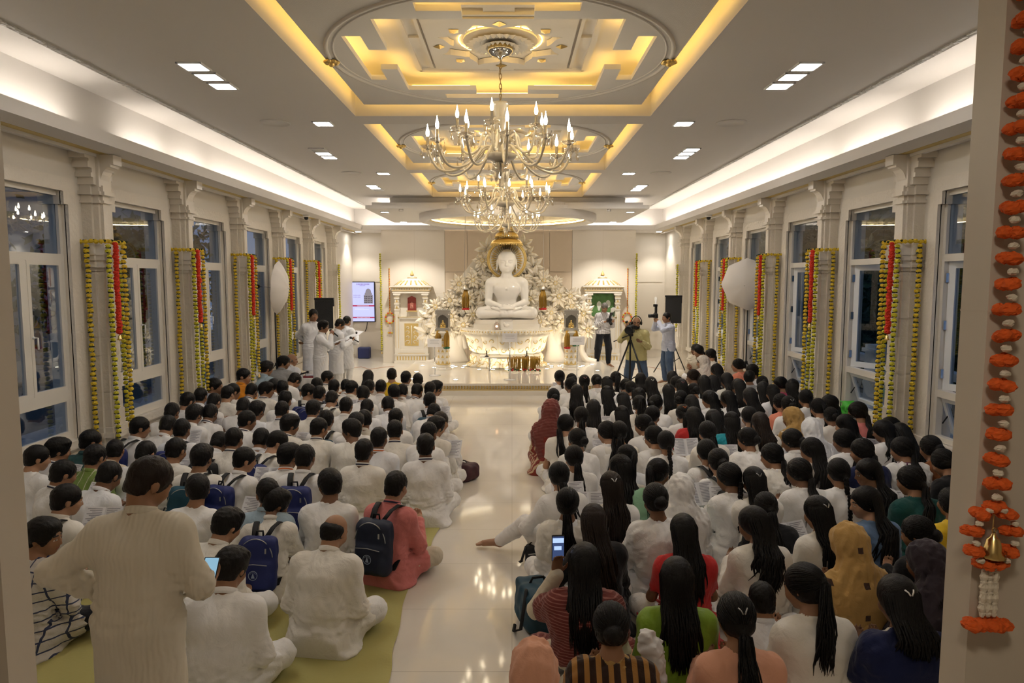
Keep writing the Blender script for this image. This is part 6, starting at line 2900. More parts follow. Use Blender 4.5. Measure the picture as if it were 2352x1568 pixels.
    if style in ('pony', 'lowpony', 'braid', 'bun', 'half'):
        tz = {'pony': .05, 'lowpony': -.75, 'braid': -.7, 'bun': -.35, 'half': .25}[style]
        d1 = V3(0, -1, tz)
        d1 /= np.linalg.norm(d1)
        for i in range(84):
            a = -2.0 + 4.0 * i / 83 + rg.uniform(-.04, .04)
            d0 = V3(math.sin(a), .42 + .1 * rg.normal(), math.cos(a))
            if d0[2] < -.2:
                d0[1] = -.1
            d0 /= np.linalg.norm(d0)
            om = math.acos(np.clip(np.dot(d0, d1), -1, 1))
            P = []
            for t in np.linspace(0.04, .97, 9):
                dd = (math.sin((1 - t) * om) * d0 + math.sin(t * om) * d1) / math.sin(om)
                k_ = 1.012 + .012 * rg.uniform()
                P.append(H(dd[0] * .086 * k_, -.014 + dd[1] * .106 * k_, .026 + dd[2] * .098 * k_))
            X.tube(P, [.0015] + [.0034] * 7 + [.002], 4)
    if style == 'bun':
        el((0, -.118, -.02), (.048, .036, .045), .012)
        v.waves(.003, .018, seed + 9, 5)
    return v.mesh("hair", 1, X)


def headscarf_mesh(J, seed=0, h=.010, long_=True):
    hc, Rm, k = J['hc'], J['R'], J['hk']
    lo, hi = bounds(J, .12)
    v = Vol(lo, hi, h)
    v.ell(hc + Rm @ (V3(0, -.02, .02) * k), V3(.102, .122, .118) * k, Rm, .02)
    v.cap(hc + Rm @ V3(0, -.05, -.03), J['nb'] + V3(0, -.03, .0), .090, .10, .05)
    v.cap(J['nb'] + V3(0, -.035, -.02), J['che'] + V3(0, -.05, 0), .095, .120, .06, st=(1.5, .9, 1))
    for i in (0, 1):
        v.cap(J['nb'] + V3(0, 0, -.03), J['sh'][i] + V3(0, 0, -.01), .062, .082, .05)
        v.cap(J['sh'][i], J['sh'][i] + (J['el'][i] - J['sh'][i]) * .5, .080, .068, .04)
    if long_:
        v.cap(J['che'] + V3(0, -.05, 0), J['lum'] + V3(.02, -.07, -.04), .118, .105, .06, st=(1.5, .75, 1))
    # face opening
    v.ell(hc + Rm @ (V3(0, .115, -.02) * k), V3(.072, .10, .092) * k, Rm, .015, 'sub')
    v.waves(.0062, .055, seed, 6, (1.5, 1, .55))
    return v.mesh("headscarf", 1)


def shawl_mesh(J, seed=0, h=.010, low=.0):
    lo, hi = bounds(J, .12)
    v = Vol(lo, hi, h)
    f = .042
    w = .92 if J['fem'] else 1
    v.cap(J['lum'] + (J['che'] - J['lum']) * (.6 - low), J['che'], .106 * w + f, .116 * w + f, .05, st=(1.35, 1, 1))
    v.cap(J['che'], J['nb'] - V3(0, 0, .0), .116 * w + f, .066, .05, st=(1.3, .95, 1))
    for i in (0, 1):
        v.ell(J['sh'][i], (.058 * w + f,) * 3, None, .05)
        v.cap(J['sh'][i], J['sh'][i] + (J['el'][i] - J['sh'][i]) * .55, .05 * w + f, .048 * w + f, .03)
    d = (J['hc'] - J['nb']) / np.linalg.norm(J['hc'] - J['nb'])
    v.cap(J['nb'] + d * .03, J['nb'] + d * .25, .066, .09, .015, 'sub')
    # slanting lower edge
    v.half((.35, .1, -1), -(J['che'][2] - .10 - low * .3), .01)
    v.waves(.0045, .06, seed, 6, (1.2, 1, .9))
    return v.mesh("dupatta", 1)


# ------------------------------------------------------------------ materials of people
def cloth(name, col, scale=160, st=.25, rough=.85, var=None):
    return mat(name, col, rough, spec=.2, bump=('noise', scale, st, .004), var=var, sheen=.15, wrinkle=(9, .26, .035))


SKIN = [mat("brown_skin", (.30, .155, .085), .5, spec=.35), mat("tan_skin", (.38, .21, .125), .5, spec=.35), mat("dark_skin", (.20, .10, .055), .5, spec=.35)]
M_EYE = mat("eye_white", (.62, .58, .53), .3)
M_IRIS = mat("dark_brow", (.012, .008, .006), .5)
M_LIP = mat("lip", (.28, .10, .07), .45)
M_HAIR = mat("black_hair", (.0055, .0044, .004), .42, spec=.28, bump=('noise', 1, .8, .004), stretch=(210, 210, 16))
M_HAIRB = mat("dark_brown_hair", (.016, .009, .006), .42, spec=.28, bump=('noise', 1, .8, .004), stretch=(210, 210, 16))
M_HAIRG = mat("grey_hair", (.12, .11, .10), .5, bump=('noise', 240, .5, .003))
CL = {
    'w': cloth("white_cotton", (.80, .79, .78)), 'i': cloth("ivory_cotton", (.77, .74, .68)), 'v': cloth("cool_white_cotton", (.76, .77, .80)),
    'c': cloth("cream_cotton", (.62, .55, .43)), 'y': cloth("yellow_cotton", (.72, .48, .03)), 'o': cloth("orange_cotton", (.70, .26, .02)),
    'L': cloth("light_blue_cotton", (.32, .42, .50)), 'T': cloth("dark_teal_cotton", (.03, .085, .085)), 'p': cloth("pink_cotton", (.62, .20, .19)),
    'g': cloth("green_striped_cotton", (.16, .24, .06)), 'G': cloth("grey_cotton", (.30, .30, .30)), 'm': cloth("magenta_cotton", (.38, .05, .12)),
    's': cloth("salmon_cotton", (.74, .26, .17)), 'u': cloth("purple_cotton", (.10, .012, .07)), 'd': cloth("denim_blue_cotton", (.13, .21, .36)),
    'k': cloth("black_knit", (.010, .010, .012)), 'e': cloth("emerald_green_cotton", (.012, .07, .065)), 'B': cloth("rust_brown_cotton", (.22, .075, .022)),
    'N': cloth("green_silk", (.20, .33, .03), 90, .2, .45), 'P': cloth("peach_cotton", (.70, .36, .24)), 'r': cloth("maroon_cotton", (.17, .035, .03)),
    'R': cloth("red_cotton", (.50, .03, .03)), 'n': cloth("navy_cotton", (.012, .018, .07)), 't': cloth("tan_cotton", (.42, .26, .09)),
    'F': cloth("flowered_cotton", (.60, .55, .50), var=(38, .35)), 'M': cloth("mint_cotton", (.30, .55, .36)), 'S': cloth("striped_shirt", (.55, .53, .53)),
    'j': cloth("blue_jeans", (.07, .11, .19), 200, .4, .8, (5, .35)), 'D': cloth("dark_trousers", (.012, .013, .018)), 'K': cloth("khaki_yellow_shirt", (.58, .52, .25)),
    'b': cloth("pale_blue_shirt", (.44, .47, .58)), 'x': cloth("checked_shirt", (.58, .55, .52)), 'l': cloth("lavender_print", (.045, .035, .045), var=(9, .6)), 'z': cloth("teal_scarf_cotton", (.02, .27, .34)),
    'a': cloth("golden_tan_cotton", (.47, .29, .10)), 'Q': cloth("brown_zigzag_cotton", (.2, .1, .05)),
    'q': cloth("brown_printed_cotton", (.30, .14, .10), var=(30, .5)),
}


def stripe(key, c1, c2, scale, axis=0, duty=.86, grid=False, cross=False):
    m = CL[key]
    nt = m.node_tree
    b = nt.nodes["Principled BSDF"]
    tc = nt.nodes.new("ShaderNodeTexCoord")
    sp = nt.nodes.new("ShaderNodeSeparateXYZ")
    nt.links.new(tc.outputs["Object"], sp.inputs[0])
    outs = []
    for ax in ((axis, 2) if grid or cross else (axis,)):
        ml = nt.nodes.new("ShaderNodeMath")
        ml.operation = 'MULTIPLY'
        ml.inputs[1].default_value = scale
        fr = nt.nodes.new("ShaderNodeMath")
        fr.operation = 'FRACT'
        gt = nt.nodes.new("ShaderNodeMath")
        gt.operation = 'GREATER_THAN'
        gt.inputs[1].default_value = duty
        nt.links.new(sp.outputs[ax], ml.inputs[0])
        nt.links.new(ml.outputs[0], fr.inputs[0])
        nt.links.new(fr.outputs[0], gt.inputs[0])
        outs.append(gt.outputs[0])
    f = outs[0]
    if grid or cross:
        mxm = nt.nodes.new("ShaderNodeMath")
        mxm.operation = 'MINIMUM' if cross else 'MAXIMUM'
        nt.links.new(outs[0], mxm.inputs[0])
        nt.links.new(outs[1], mxm.inputs[1])
        f = mxm.outputs[0]
    mx = nt.nodes.new("ShaderNodeMix")
    mx.data_type = 'RGBA'
    mx.inputs[6].default_value = (*c1, 1)
    mx.inputs[7].default_value = (*c2, 1)
    nt.links.new(f, mx.inputs["Factor"])
    nt.links.new(mx.outputs[2], b.inputs["Base Color"])


stripe('g', (.17, .25, .06), (.50, .50, .36), 14, 0, .9)
stripe('S', (.60, .58, .58), (.10, .09, .12), 40, 0, .7)
stripe('x', (.58, .55, .52), (.05, .06, .12), 16, 0, .86, True)
stripe('q', (.24, .04, .03), (.55, .40, .25), 22, 1, .55, False)
stripe('r', (.16, .035, .03), (.30, .12, .10), 60, 2, .72, False)
stripe('Q', (.035, .018, .012), (.36, .18, .05), 17, 0, .55, False)
stripe('a', (.47, .29, .10), (.07, .04, .03), 5.2, 0, .82, False, True)
M_NAVYBAND = mat("navy_band", (.010, .012, .04), .7)
M_ORBAND = mat("orange_band", (.65, .14, .02), .7)
M_WHITEBAND = CL['w']


# ------------------------------------------------------------------ what people carry
def backpack_meshes():
    out = {}
    v = Vol((-.21, -.20, -.27), (.21, .12, .30), .009)
    v.box((0, 0, 0), (.150, .075, .215), .065, None, .02)
    v.box((0, -.055, -.07), (.125, .045, .115), .04, None, .02)
    v.waves(.003, .09, 3, 5)
    out['body'] = v.mesh("bag_body")
    q = MB()
    q.tube([(-.03, .02, .205), (-.025, .02, .25), (.025, .02, .25), (.03, .02, .205)], .009, 6, flat=.5)
    out['handle'] = q.mesh("grab_handle")
    q = MB()
    for s in (-1, 1):
        q.tube([(s * .05, .05, .205), (s * .072, .12, .262), (s * .092, .20, .288), (s * .108, .27, .262), (s * .12, .33, .16), (s * .125, .33, 0), (s * .13, .06, -.18)], [.024] * 7, 8, flat=.28)
    out['straps'] = q.mesh("shoulder_straps")
    q = MB()
    q.tube([(.135 * math.cos(t), -.062 - .004, .05 + .155 * math.sin(t)) for t in np.linspace(.1, PI - .1, 20)], .004, 5)
    q.tube([(-.105, -.104, .01), (0, -.107, .02), (.105, -.104, .01)], .0035, 5)
    q.obox((.085, -.082, .115), (.012, .006, .038))
    out['zip'] = q.mesh("zipper")
    q = MB()
    y = -.1045
    q.tube([(.034 * math.cos(t), y, -.065 + .034 * math.sin(t)) for t in np.linspace(0, 2 * PI, 25)], .0028, 4, cap=False)
    q.prism([(.014, -.085), (.006, -.062), (.0, -.045), (-.006, -.062), (-.014, -.085)], y - .002, y + .003, axis='y')
    q.tube([(.024 * math.cos(t), y, -.065 + .024 * math.sin(t)) for t in np.linspace(.4, PI - .4, 10)], .0015, 4, cap=False)
    out['emblem'] = q.mesh("emblem")
    return out


BPM = backpack_meshes()
BAGC = {'b': mat("royal_blue_bag", (.012, .022, .13), .6, bump=('noise', 300, .3, .003)), 'B': mat("navy_bag", (.006, .012, .035), .6, bump=('noise', 300, .3, .003)),
        't': mat("teal_bag", (.008, .06, .10), .6, bump=('noise', 300, .3, .003)), 'k': mat("black_bag", (.008, .008, .010), .6), 'R': mat("salmon_bag", (.42, .07, .06), .6)}
M_STRAP = mat("black_strap", (.010, .010, .012), .7)
M_ZIP = mat("silver_zip", (.45, .45, .45), .35, metal=.8)
M_EMB = mat("pale_print_emblem", (.34, .42, .58), .6)
M_PAGE = mat("booklet_page", (.74, .74, .77), .7)
M_PRINT = mat("grey_print", (.30, .30, .34), .7)


def booklet_meshes():
    q, t = MB(), MB()
    for s in (-1, 1):
        n = Vector((s * .985, 0, .17))
        for k in range(3):
            z = -.0012 * k
            pts = [(0, -.105, z), (s * .07, -.105, .018 + z), (s * .148, -.105, .020 + z), (s * .148, .105, .020 + z), (s * .07, .105, .018 + z), (0, .105, z)]
            q.add(pts, [(0, 1, 4, 5), (1, 2, 3, 4)] if s > 0 else [(5, 4, 1, 0), (4, 3, 2, 1)], smooth=False)
        for i in range(13):
            y = .085 - i * .0135
            x0, x1 = .018, .130 - .02 * (i % 3)
            zz = lambda x: (.018 * x / .07 if x < .07 else .018 + .002 * (x - .07) / .078) + .0012
            a, b = s * x0, s * x1
            m = s * .07
            pp = [(a, y, zz(x0)), (m, y, zz(.07)), (b, y, zz(x1)), (b, y + .006, zz(x1)), (m, y + .006, zz(.07)), (a, y + .006, zz(x0))]
            t.add(pp, [(0, 1, 4, 5), (1, 2, 3, 4)] if s > 0 else [(5, 4, 1, 0), (4, 3, 2, 1)])
    a, b = q.mesh("pages"), t.mesh("print")
    a.materials.append(M_PAGE)
    b.materials.append(M_PRINT)
    return a, b


BKM = booklet_meshes()
CACHE = {}


def fig(kind):
    """Prototype by name -> joints (cached meshes are made on demand)."""
    if kind in CACHE:
        return CACHE[kind]
    CACHE[kind] = dict(J=joints(**POSES[kind]), m={})
    return CACHE[kind]


def fmesh(kind, what, **kw):
    F = fig(kind)
    key = what + str(sorted(kw.items()))
    if key not in F['m']:
        J = F['J']
        sd = sum(map(ord, kind)) % 97
        fn = {'body': lambda: body_mesh(J), 'top': lambda: top_mesh(J, sd, **kw), 'bottom': lambda: bottom_mesh(J, sd, **kw), 'collar': lambda: collar_mesh(J),
              'hair': lambda: hair_mesh(J, kw['style'], sd), 'headscarf': lambda: headscarf_mesh(J, sd), 'shawl': lambda: shawl_mesh(J, sd, **kw)}[what]
        me = fn()
        n = {'body': 4, 'collar': 2}.get(what, 1)
        for _ in range(n):
            me.materials.append(M_EYE if what == 'body' else None)
        if what == 'body':
            me.materials[0] = SKIN[0]
            me.materials[1] = M_EYE
            me.materials[2] = M_IRIS
            me.materials[3] = M_LIP
        F['m'][key] = me
    return F['m'][key]


POSES = {
    'm0': dict(lean=12, hp=22, hy=0, hk=1.03, big=.95), 'm1': dict(lean=20, hp=36, hy=4, hk=1.03, big=.95), 'm2': dict(lean=30, hp=48, hy=-6, hk=1.03, big=.95), 'm3': dict(lean=15, hp=16, hy=-32, hk=1.03, big=.95),
    'm4': dict(lean=15, hp=22, hy=30, arms=('read', 'lap'), hk=1.03, big=.95), 'm5': dict(lean=7, hp=8, hy=-8, arms=('lap', 'lap'), hk=1.03, big=.95), 'm6': dict(lean=22, hp=30, hy=-45, arms=('knee', 'read'), hk=1.03, big=.95), 'm7': dict(lean=12, hp=8, hy=72, hk=1.03, big=.95),
    'm8': dict(lean=20, hp=30, hy=-12, big=1.04, arms=('knee', 'lap')), 'm9': dict(lean=22, hp=34, hy=-14, big=1.06, arms=('lap', 'lap')), 'ma': dict(lean=14, hp=10, hy=-75, arms=('lap', 'read'), hk=1.03, big=.95),
    'f0': dict(fem=True, lean=10, hp=20, hy=0, hk=1.03), 'f1': dict(fem=True, lean=20, hp=36, hy=5, hk=1.03), 'f2': dict(fem=True, lean=14, hp=18, hy=36, arms=('read', 'lap'), hk=1.03),
    'f3': dict(fem=True, lean=14, hp=18, hy=-38, arms=('lap', 'read'), hk=1.03), 'f4': dict(fem=True, lean=6, hp=6, hy=-6, arms=('lap', 'lap'), hk=1.03), 'f5': dict(fem=True, lean=16, hp=28, hy=-14, arms=('knee', 'read'), hk=1.03),
    'f6': dict(fem=True, lean=12, hp=14, hy=72, arms=('lap', 'lap'), hk=1.03), 'f7': dict(fem=True, lean=14, hp=14, hy=-4, arms=('up', 'lap'), hk=1.03), 'f8': dict(fem=True, lean=16, hp=24, hy=-8, legs='out', arms=('knee', 'read'), hk=1.03),
    'f9': dict(fem=True, lean=10, hp=8, hy=20, big=1.08, arms=('lap', 'lap')),
    's0': dict(stand=True, lean=3, hp=6, hy=-15, arms=('back', 'back')), 's1': dict(stand=True, lean=4, hp=10, hy=-8, arms=('hold', 'chin')), 's2': dict(stand=True, lean=6, hp=32, hy=-12, arms=('hold', 'hold')),
    's3': dict(stand=True, lean=6, hp=26, hy=0, arms=('hold', 'hold')), 's4': dict(stand=True, lean=9, hp=34, hy=-38, big=.98, arms=('hip', 'phone'), twist=4),
    's5': dict(stand=True, lean=4, hp=34, hy=-14, arms=('hold', 'hold'), legs='wide'), 's6': dict(stand=True, lean=4, hp=10, hy=6, arms=('hold', 'up'), legs='wide', big=1.06), 's7': dict(stand=True, lean=3, hp=4, hy=16, arms=('cam', 'cam'), legs='wide'),
}
CROWD = []


def place(kind, px, py, yaw=0.0, sc=1.0, floor=0.0, y=None):
    """World matrix that puts the figure's head at that point of the photograph, sitting or standing on the floor."""
    J = fig(kind)['J']
    hc = J['hc']
    if y is not None:
        sc = (at(px, py, y=y).z - floor) / hc[2]
    p = at(px, py, z=floor + hc[2] * sc)
    if not J['stand']:
        p.x = min(max(p.x, XC - 4.40), XC + 4.40)
    M = Matrix.Translation((0, 0, 0))
    Rz = Matrix.Rotation(R(yaw), 4, 'Z')
    off = Rz @ Vector((hc[0] * sc, hc[1] * sc, 0))
    return Matrix.Translation((p.x - off.x, p.y - off.y, floor)) @ Rz @ Matrix.Scale(sc, 4)


def child(nm, me, root, m, m2=None):
    o = bpy.data.objects.new(nm, me)
    COL.objects.link(o)
    o.parent = root
    for i, mm in enumerate((m, m2)):
        if mm is not None and i < len(me.materials):
            o.material_slots[i].link = 'OBJECT'
            o.material_slots[i].material = mm
    return o


def person(kind, px, py, label, yaw=0.0, sc=1.0, hair='short', top='w', bot='w', skin=0, collar='', sleeve=1.0, scarf=None, shawl=None, bag=None, book=False, hairm=None, floor=0.0, group=None, hem=None, skirt=True, cat="person", infl=.016, topname="kurta", botname="trousers", wide=1.0, clip=None, M=None, glasses=False, book_label=None, bag_label=None, loose=0.0, shawl_low=0.0):
    M = place(kind, px, py, yaw, sc, floor) if M is None else M
    J = fig(kind)['J']
    r = child("person", fmesh(kind, 'body'), None, SKIN[skin % 3])
    r.matrix_world = M
    tag(r, label, cat, group)
    kw = {}
    if sleeve != 1.0:
        kw['sleeve'] = sleeve
    if hem is not None:
        kw['hem'] = hem
    if not skirt:
        kw['skirt'] = False
    if infl != .016:
        kw['infl'] = infl
    if loose:
        kw['loose'] = loose
    child(topname, fmesh(kind, 'top', **kw), r, CL[top])
    kb = {'wide': wide} if wide != 1.0 else {}
    child(botname, fmesh(kind, 'bottom', **kb), r, CL[bot])
    if hair:
        child("hair", fmesh(kind, 'hair', style=hair), r, hairm or M_HAIR)
    if collar:
        child("collar", fmesh(kind, 'collar'), r, CL[top], {'n': M_NAVYBAND, 'o': M_ORBAND, 'w': CL[top]}[collar])
    if scarf:
        child("headscarf", fmesh(kind, 'headscarf'), r, CL[scarf])
    if shawl:
        child("dupatta", fmesh(kind, 'shawl', **({'low': shawl_low} if shawl_low else {})), r, CL[shawl])
    if clip:
        q = MB()
        hc, Rm = J['hc'], J['R']
        zc = {'pony': .02, 'half': .05}.get(hair, .05)
        for s in (-1, 1):
            q.tube([hc + Rm @ V3(s * .022, -.118, zc + .012), hc + Rm @ V3(s * .012, -.131, zc), hc + Rm @ V3(s * .004, -.130, zc - .016)], .004, 5)
        q.build("hair_clip", clip, r)
    if glasses:
        q = MB()
        hc, Rm = J['hc'], J['R']
        for s in (-1, 1):
            q.tube([hc + Rm @ V3(s * .031 + .019 * math.cos(t), .104, .002 + .015 * math.sin(t)) for t in np.linspace(0, 6.283, 15)], .0018, 4, cap=False)
            q.tube([hc + Rm @ V3(s * .05, .104, .005), hc + Rm @ V3(s * .074, .06, .008), hc + Rm @ V3(s * .082, -.01, .0)], .0016, 4)
        q.tube([hc + Rm @ V3(-.012, .104, .004), hc + Rm @ V3(.012, .104, .004)], .0016, 4)
        q.build("glasses", M_BLACK, r)
    if bag:
        ang = math.atan2(J['che'][1] - J['pel'][1], J['che'][2] - J['pel'][2])
        c = (J['lum'] * .35 + J['che'] * .65) + V3(0, -.215 * (1.05 if J['big'] > 1 else 1), -.03)
        Mb = M @ Matrix.Translation(Vector(c)) @ Matrix.Rotation(-ang * .9, 4, 'X')
        b = child("backpack", BPM['body'], None, None)
        if not BPM['body'].materials:
            BPM['body'].materials.append(None)
        b.material_slots[0].link = 'OBJECT'
        b.material_slots[0].material = BAGC[bag]
        b.matrix_world = Mb
        tag(b, bag_label or ("backpack worn by the " + label)[:200], "backpack", "backpacks of the seated children")
        for nm, key, mm in (("grab_handle", 'handle', M_STRAP), ("shoulder_strap", 'straps', M_STRAP), ("zipper", 'zip', M_ZIP), ("emblem", 'emblem', M_EMB)):
            if not BPM[key].materials:
                BPM[key].materials.append(mm)
            child(nm, BPM[key], b, None)
    if book:
        w = (J['wr'][0] + J['wr'][1]) / 2
        if J['arms'][0] != J['arms'][1]:
            w = J['wr'][0] if J['arms'][0] in ('read', 'hold') else J['wr'][1]
            w = V3(w[0] * .5, w[1], w[2])
        c = w + V3((.12, -.12, .10, -.02)[int(px + py) % 4], .075, (.12, .12, .10, .075)[int(px + py) % 4])
        Mb = M @ Matrix.Translation(Vector(c)) @ Matrix.Rotation(R((-8, 9, 14, -13)[int(px) % 4]), 4, 'Z') @ Matrix.Rotation(R(58), 4, 'X')
        b = bpy.data.objects.new("booklet", BKM[0])
        COL.objects.link(b)
        b.matrix_world = Mb
        tag(b, book_label or ("open booklet held by the " + label)[:200], "booklet", "booklets in the crowd")
        child("print", BKM[1], b, None)
    return r
# ------------------------------------------------------------------ the crowd: one entry per person, seen at (x, y) in the photograph
SPEC = []
CNAME = {'w': "white", 'i': "ivory", 'v': "white", 'c': "cream"}


def P_(x, y, kind, noun, desc, lm=None, full=None, **kw):
    SPEC.append(dict(x=x, y=y, kind=kind, noun=noun, desc=desc, lm=lm, full=full, kw=kw))


def B(x, y, k, desc="in plain white kurta", lm=None, full=None, noun="boy", **kw):
    kw.setdefault('sc', .99)
    P_(x, y, k, noun, desc, lm, full, **kw)


def G(x, y, k, desc="in white", lm=None, full=None, noun="girl", **kw):
    kw.setdefault('hair', 'pony')
    kw.setdefault('sc', .99)
    P_(x, y, k, noun, desc, lm, full, **kw)


WK = "in white kurta with navy collar band"
N_ = dict(collar='n')
# ---- left block, front rows near the altar
B(900, 861, 'm5', lm="the yellow-shirted boy", full="boy in a yellow printed shirt at the front of the left block", top='y', book=True, yaw=10)
B(933, 868, 'm5', WK, lm="the upright boy beside yellow shirt", full="upright boy in white collared kurta, just right of the yellow-shirted boy", **N_)
B(960, 874, 'm0', full="boy with close-cropped hair at the front right end of the left block", lm="the cropped-hair boy in front")
B(846, 866, 'f0', noun="child", lm="the bob-haired child", full="child with a black bob and pale printed clothes, left of the yellow-shirted boy", hair='bob', top='F')
B(753, 868, 'ma', full="boy looking sideways to the right, seated in front of the white-clothed table", lm="the sideways boy by the table", **N_)
B(728, 886, 'm1', hair='thick', book=True)
B(767, 889, 'm0', "in white kurta with dark blue strap", bag='B')
B(795, 889, 'm1')
B(809, 892, 'm3')
B(848, 890, 'm1', WK, **N_)
B(875, 890, 'm0')
B(905, 902, 'm4', hair='thick')
B(924, 900, 'm1', book=True)
B(958, 899, 'm1', WK, collar='n', yaw=-14)
B(988, 895, 'm0', yaw=-6)
B(1001, 892, 'm3', hair='thick')
B(987, 921, 'm0', full="boy with a dark blue bag at the aisle edge of the left block", lm="the blue-bagged boy by the aisle", bag='t', book=True)
B(834, 907, 'm1', full="boy with a big mop of curly hair in the left block", lm="the curly-haired boy", hair='thick', collar='n', book=True, sc=1.02)
B(677, 874, 'm2', noun="man", full="man in white bowing his cropped head beside the low table", lm="the bowing man by the table", sc=1.06, yaw=-25)
B(649, 893, 'm0', full="boy with tall brushed-up hair near the musicians", lm="the tall-haired boy", hair='flat')
B(612, 896, 'ma', full="long-haired boy in profile facing right, behind the musicians", lm="the profile boy near musicians", hair='thick', collar='n')
B(630, 887, 'm3')
B(578, 899, 'm1', WK, **N_)
B(710, 900, 'ma', full="boy facing right with a blue bag slung on his shoulder", lm="the boy with blue shoulder bag", bag='b')
B(734, 905, 'm0', WK, bag='b', **N_)
B(762, 917, 'm1', full="boy bent over a big white booklet in the middle of the left block", lm="the boy bent over a booklet", bag='B', book=True)
B(795, 933, 'm0', lm="the neat-haired boy mid-block", full="boy with a neat round haircut in white, mid left block")
B(843, 938, 'm1', book=True)
B(891, 931, 'm1', yaw=8)
B(719, 941, 'm0', hair='thick')
B(655, 919, 'm0', full="boy with flat-topped hair in the left block", lm="the flat-topped boy", hair='flat', yaw=-8)
B(648, 943, 'm0', WK, **N_)
B(559, 935, 'm1')
B(568, 966, 'm3', WK, **N_)
B(666, 976, 'm3', full="boy turned right showing his cheek, white kurta with navy collar", lm="the boy showing his cheek", collar='n', book=True, hair='thick', yaw=-8)
B(750, 965, 'm0', full="boy with a teal blue emblem backpack in the middle rows", lm="the mid-row teal-backpack boy", bag='t')
B(733, 984, 'm3', WK, **N_)
B(807, 988, 'm7', full="boy turned left in profile, mouth open, holding up a booklet", lm="the profile boy facing left", hair='thick', book=True, yaw=8)
B(837, 964, 'm4')
B(818, 972, 'm0', hair='thick')
B(909, 961, 'm0', full="boy with round dark hair to the right of the profile boy", lm="the dark round-haired boy")
B(996, 948, 'm2', WK, collar='n', yaw=-12)
B(1012, 969, 'm3', full="boy with reddish-brown cropped hair at the aisle", lm="the reddish-haired boy", hairm=M_HAIRB)
B(1001, 981, 'm3', hair='thick')
B(985, 995, 'm0', book=True, yaw=-12)
B(907, 990, 'm0', "in white kurta with a black bag beside", collar='n')
B(871, 1007, 'm5', full="boy in white kurta with a bright orange collar band, facing front", lm="the orange-collared boy", collar='o', book=True)
B(978, 1024, 'm5', full="tall upright boy in long white kurta at the aisle edge", lm="the tall boy at the aisle", collar='n', sc=1.02)
B(837, 1036, 'm5', full="boy in a white checked kurta with navy collar, sitting upright", lm="the checked-kurta boy", collar='n', sc=0.99, book=True)
B(638, 1016, 'm6', full="boy leaning right with a tilted royal blue emblem backpack", lm="the leaning backpack boy", bag='b', yaw=-12)
B(663, 1048, 'm3', full="boy with navy and orange collar, hand on his cheek", lm="the boy with hand on cheek", collar='o', hair='thick')
B(701, 1052, 'm0', full="boy whose royal blue emblem backpack faces us squarely, before the checked kurta", lm="the square-on blue backpack boy", bag='b', sc=1.02)
B(562, 1056, 'm3', full="boy with a royal blue emblem backpack holding out a booklet, mid left", lm="the backpack boy with booklet", bag='b', book=True, sc=0.97, yaw=-8)
B(615, 1134, 'm4', full="boy in a light blue shirt partly hidden by a white sheet of paper", lm="the light-blue-shirted boy", top='L', book=True, sleeve=.5)
B(635, 1157, 'm6', full="boy in white with black backpack straps, head bowed right", lm="the boy with black straps", bag='b', hair='thick', sc=0.97)
B(758, 1114, 'm4', noun="man", full="young man with glasses looking left, loose white kurta", lm="the young man with glasses", hair='thick', glasses=True, sc=1.02, yaw=6)
B(910, 1117, 'm0', full="boy in a pink kurta wearing a dark navy emblem backpack", lm="the pink-kurta boy", top='p', collar='n', bag='B', bot='c', sc=1.00, yaw=-14)
B(522, 1206, 'm8', noun="man", full="stout man in white kurta with thick black hair, bent right", lm="the stout man in white", hair='thick', collar='w', sc=1.02, yaw=-4)
B(531, 1305, 'm8', noun="man", full="broad man in white seated nearest the standing man, full black hair", lm="the broad black-haired man", hair='thick', collar='w', sc=1.04)
B(769, 1220, 'm9', noun="man", full="balding man in embroidered ivory kurta seated on the green mat", lm="the balding man on the mat", hair='bald', collar='w', top='i', sc=1.04, yaw=-6, book=True)
# ---- left block, window side
B(60, 1052, 'm3', full="boy half hidden behind the left doorway edge, reading a booklet", lm="the boy at the doorway edge", book=True, yaw=-10)
B(128, 1034, 'm3', full="boy with bushy hair and navy collar looking down by the first window", lm="the bushy-haired boy", hair='thick', collar='n', yaw=-12, sc=0.99)
B(209, 1014, 'm3', full="boy in a dark teal t-shirt seated by the first pilaster", lm="the dark-teal-shirted boy", top='T', sleeve=.5)
B(219, 1050, 'm0', full="boy in a green striped kurta near the first pilaster", lm="the green-striped boy", top='g', collar='w')
B(265, 1035, 'm4', full="small boy in a grey-beige kurta beside the green-striped boy", lm="the grey-beige boy", top='c', sc=.92)
B(146, 1088, 'm0', full="boy in white with navy collar holding up an open booklet, near the doorway", lm="the near-left booklet boy", collar='n', book=True, sc=0.97, yaw=-18, book_label="open booklet held up near the left doorway edge beside the green-striped boy")
B(251, 1093, 'm1', full="boy in creased plain white kurta, right of the near-left booklet boy", lm="the creased-kurta boy", sc=1.00, book=True)
B(154, 1148, 'm3', full="boy with a royal blue backpack low behind the standing man's elbow", lm="the backpack boy by the elbow", bag='b', book=True, yaw=-10)
B(102, 1232, 'ma', noun="man", full="man in a blue checked shirt seated at the doorway edge", lm="the checked-shirt man", top='x', bot='D', sc=1.02, hair='thick')
B(322, 982, 'm3', full="boy with a royal blue backpack beside the largest open booklet", lm="the backpack boy by the window", bag='b', yaw=-16)
B(386, 978, 'm1', full="boy holding a big open booklet near the second window", lm="the big-booklet boy", book=True)
B(335, 1042, 'm1')
B(380, 921, 'm0', full="boy in white leaning against the wall below the second window", lm="the boy under the second window", yaw=-14)
B(395, 947, 'm1', book=True)
B(418, 987, 'm0', full="boy with royal blue backpack and black straps, right of the big booklet", lm="the strapped backpack boy", bag='b')
B(405, 1034, 'm0', full="boy with close-cut hair behind the standing man's head, holding a paper", lm="the close-cut boy", book=True)
B(431, 910, 'm0')
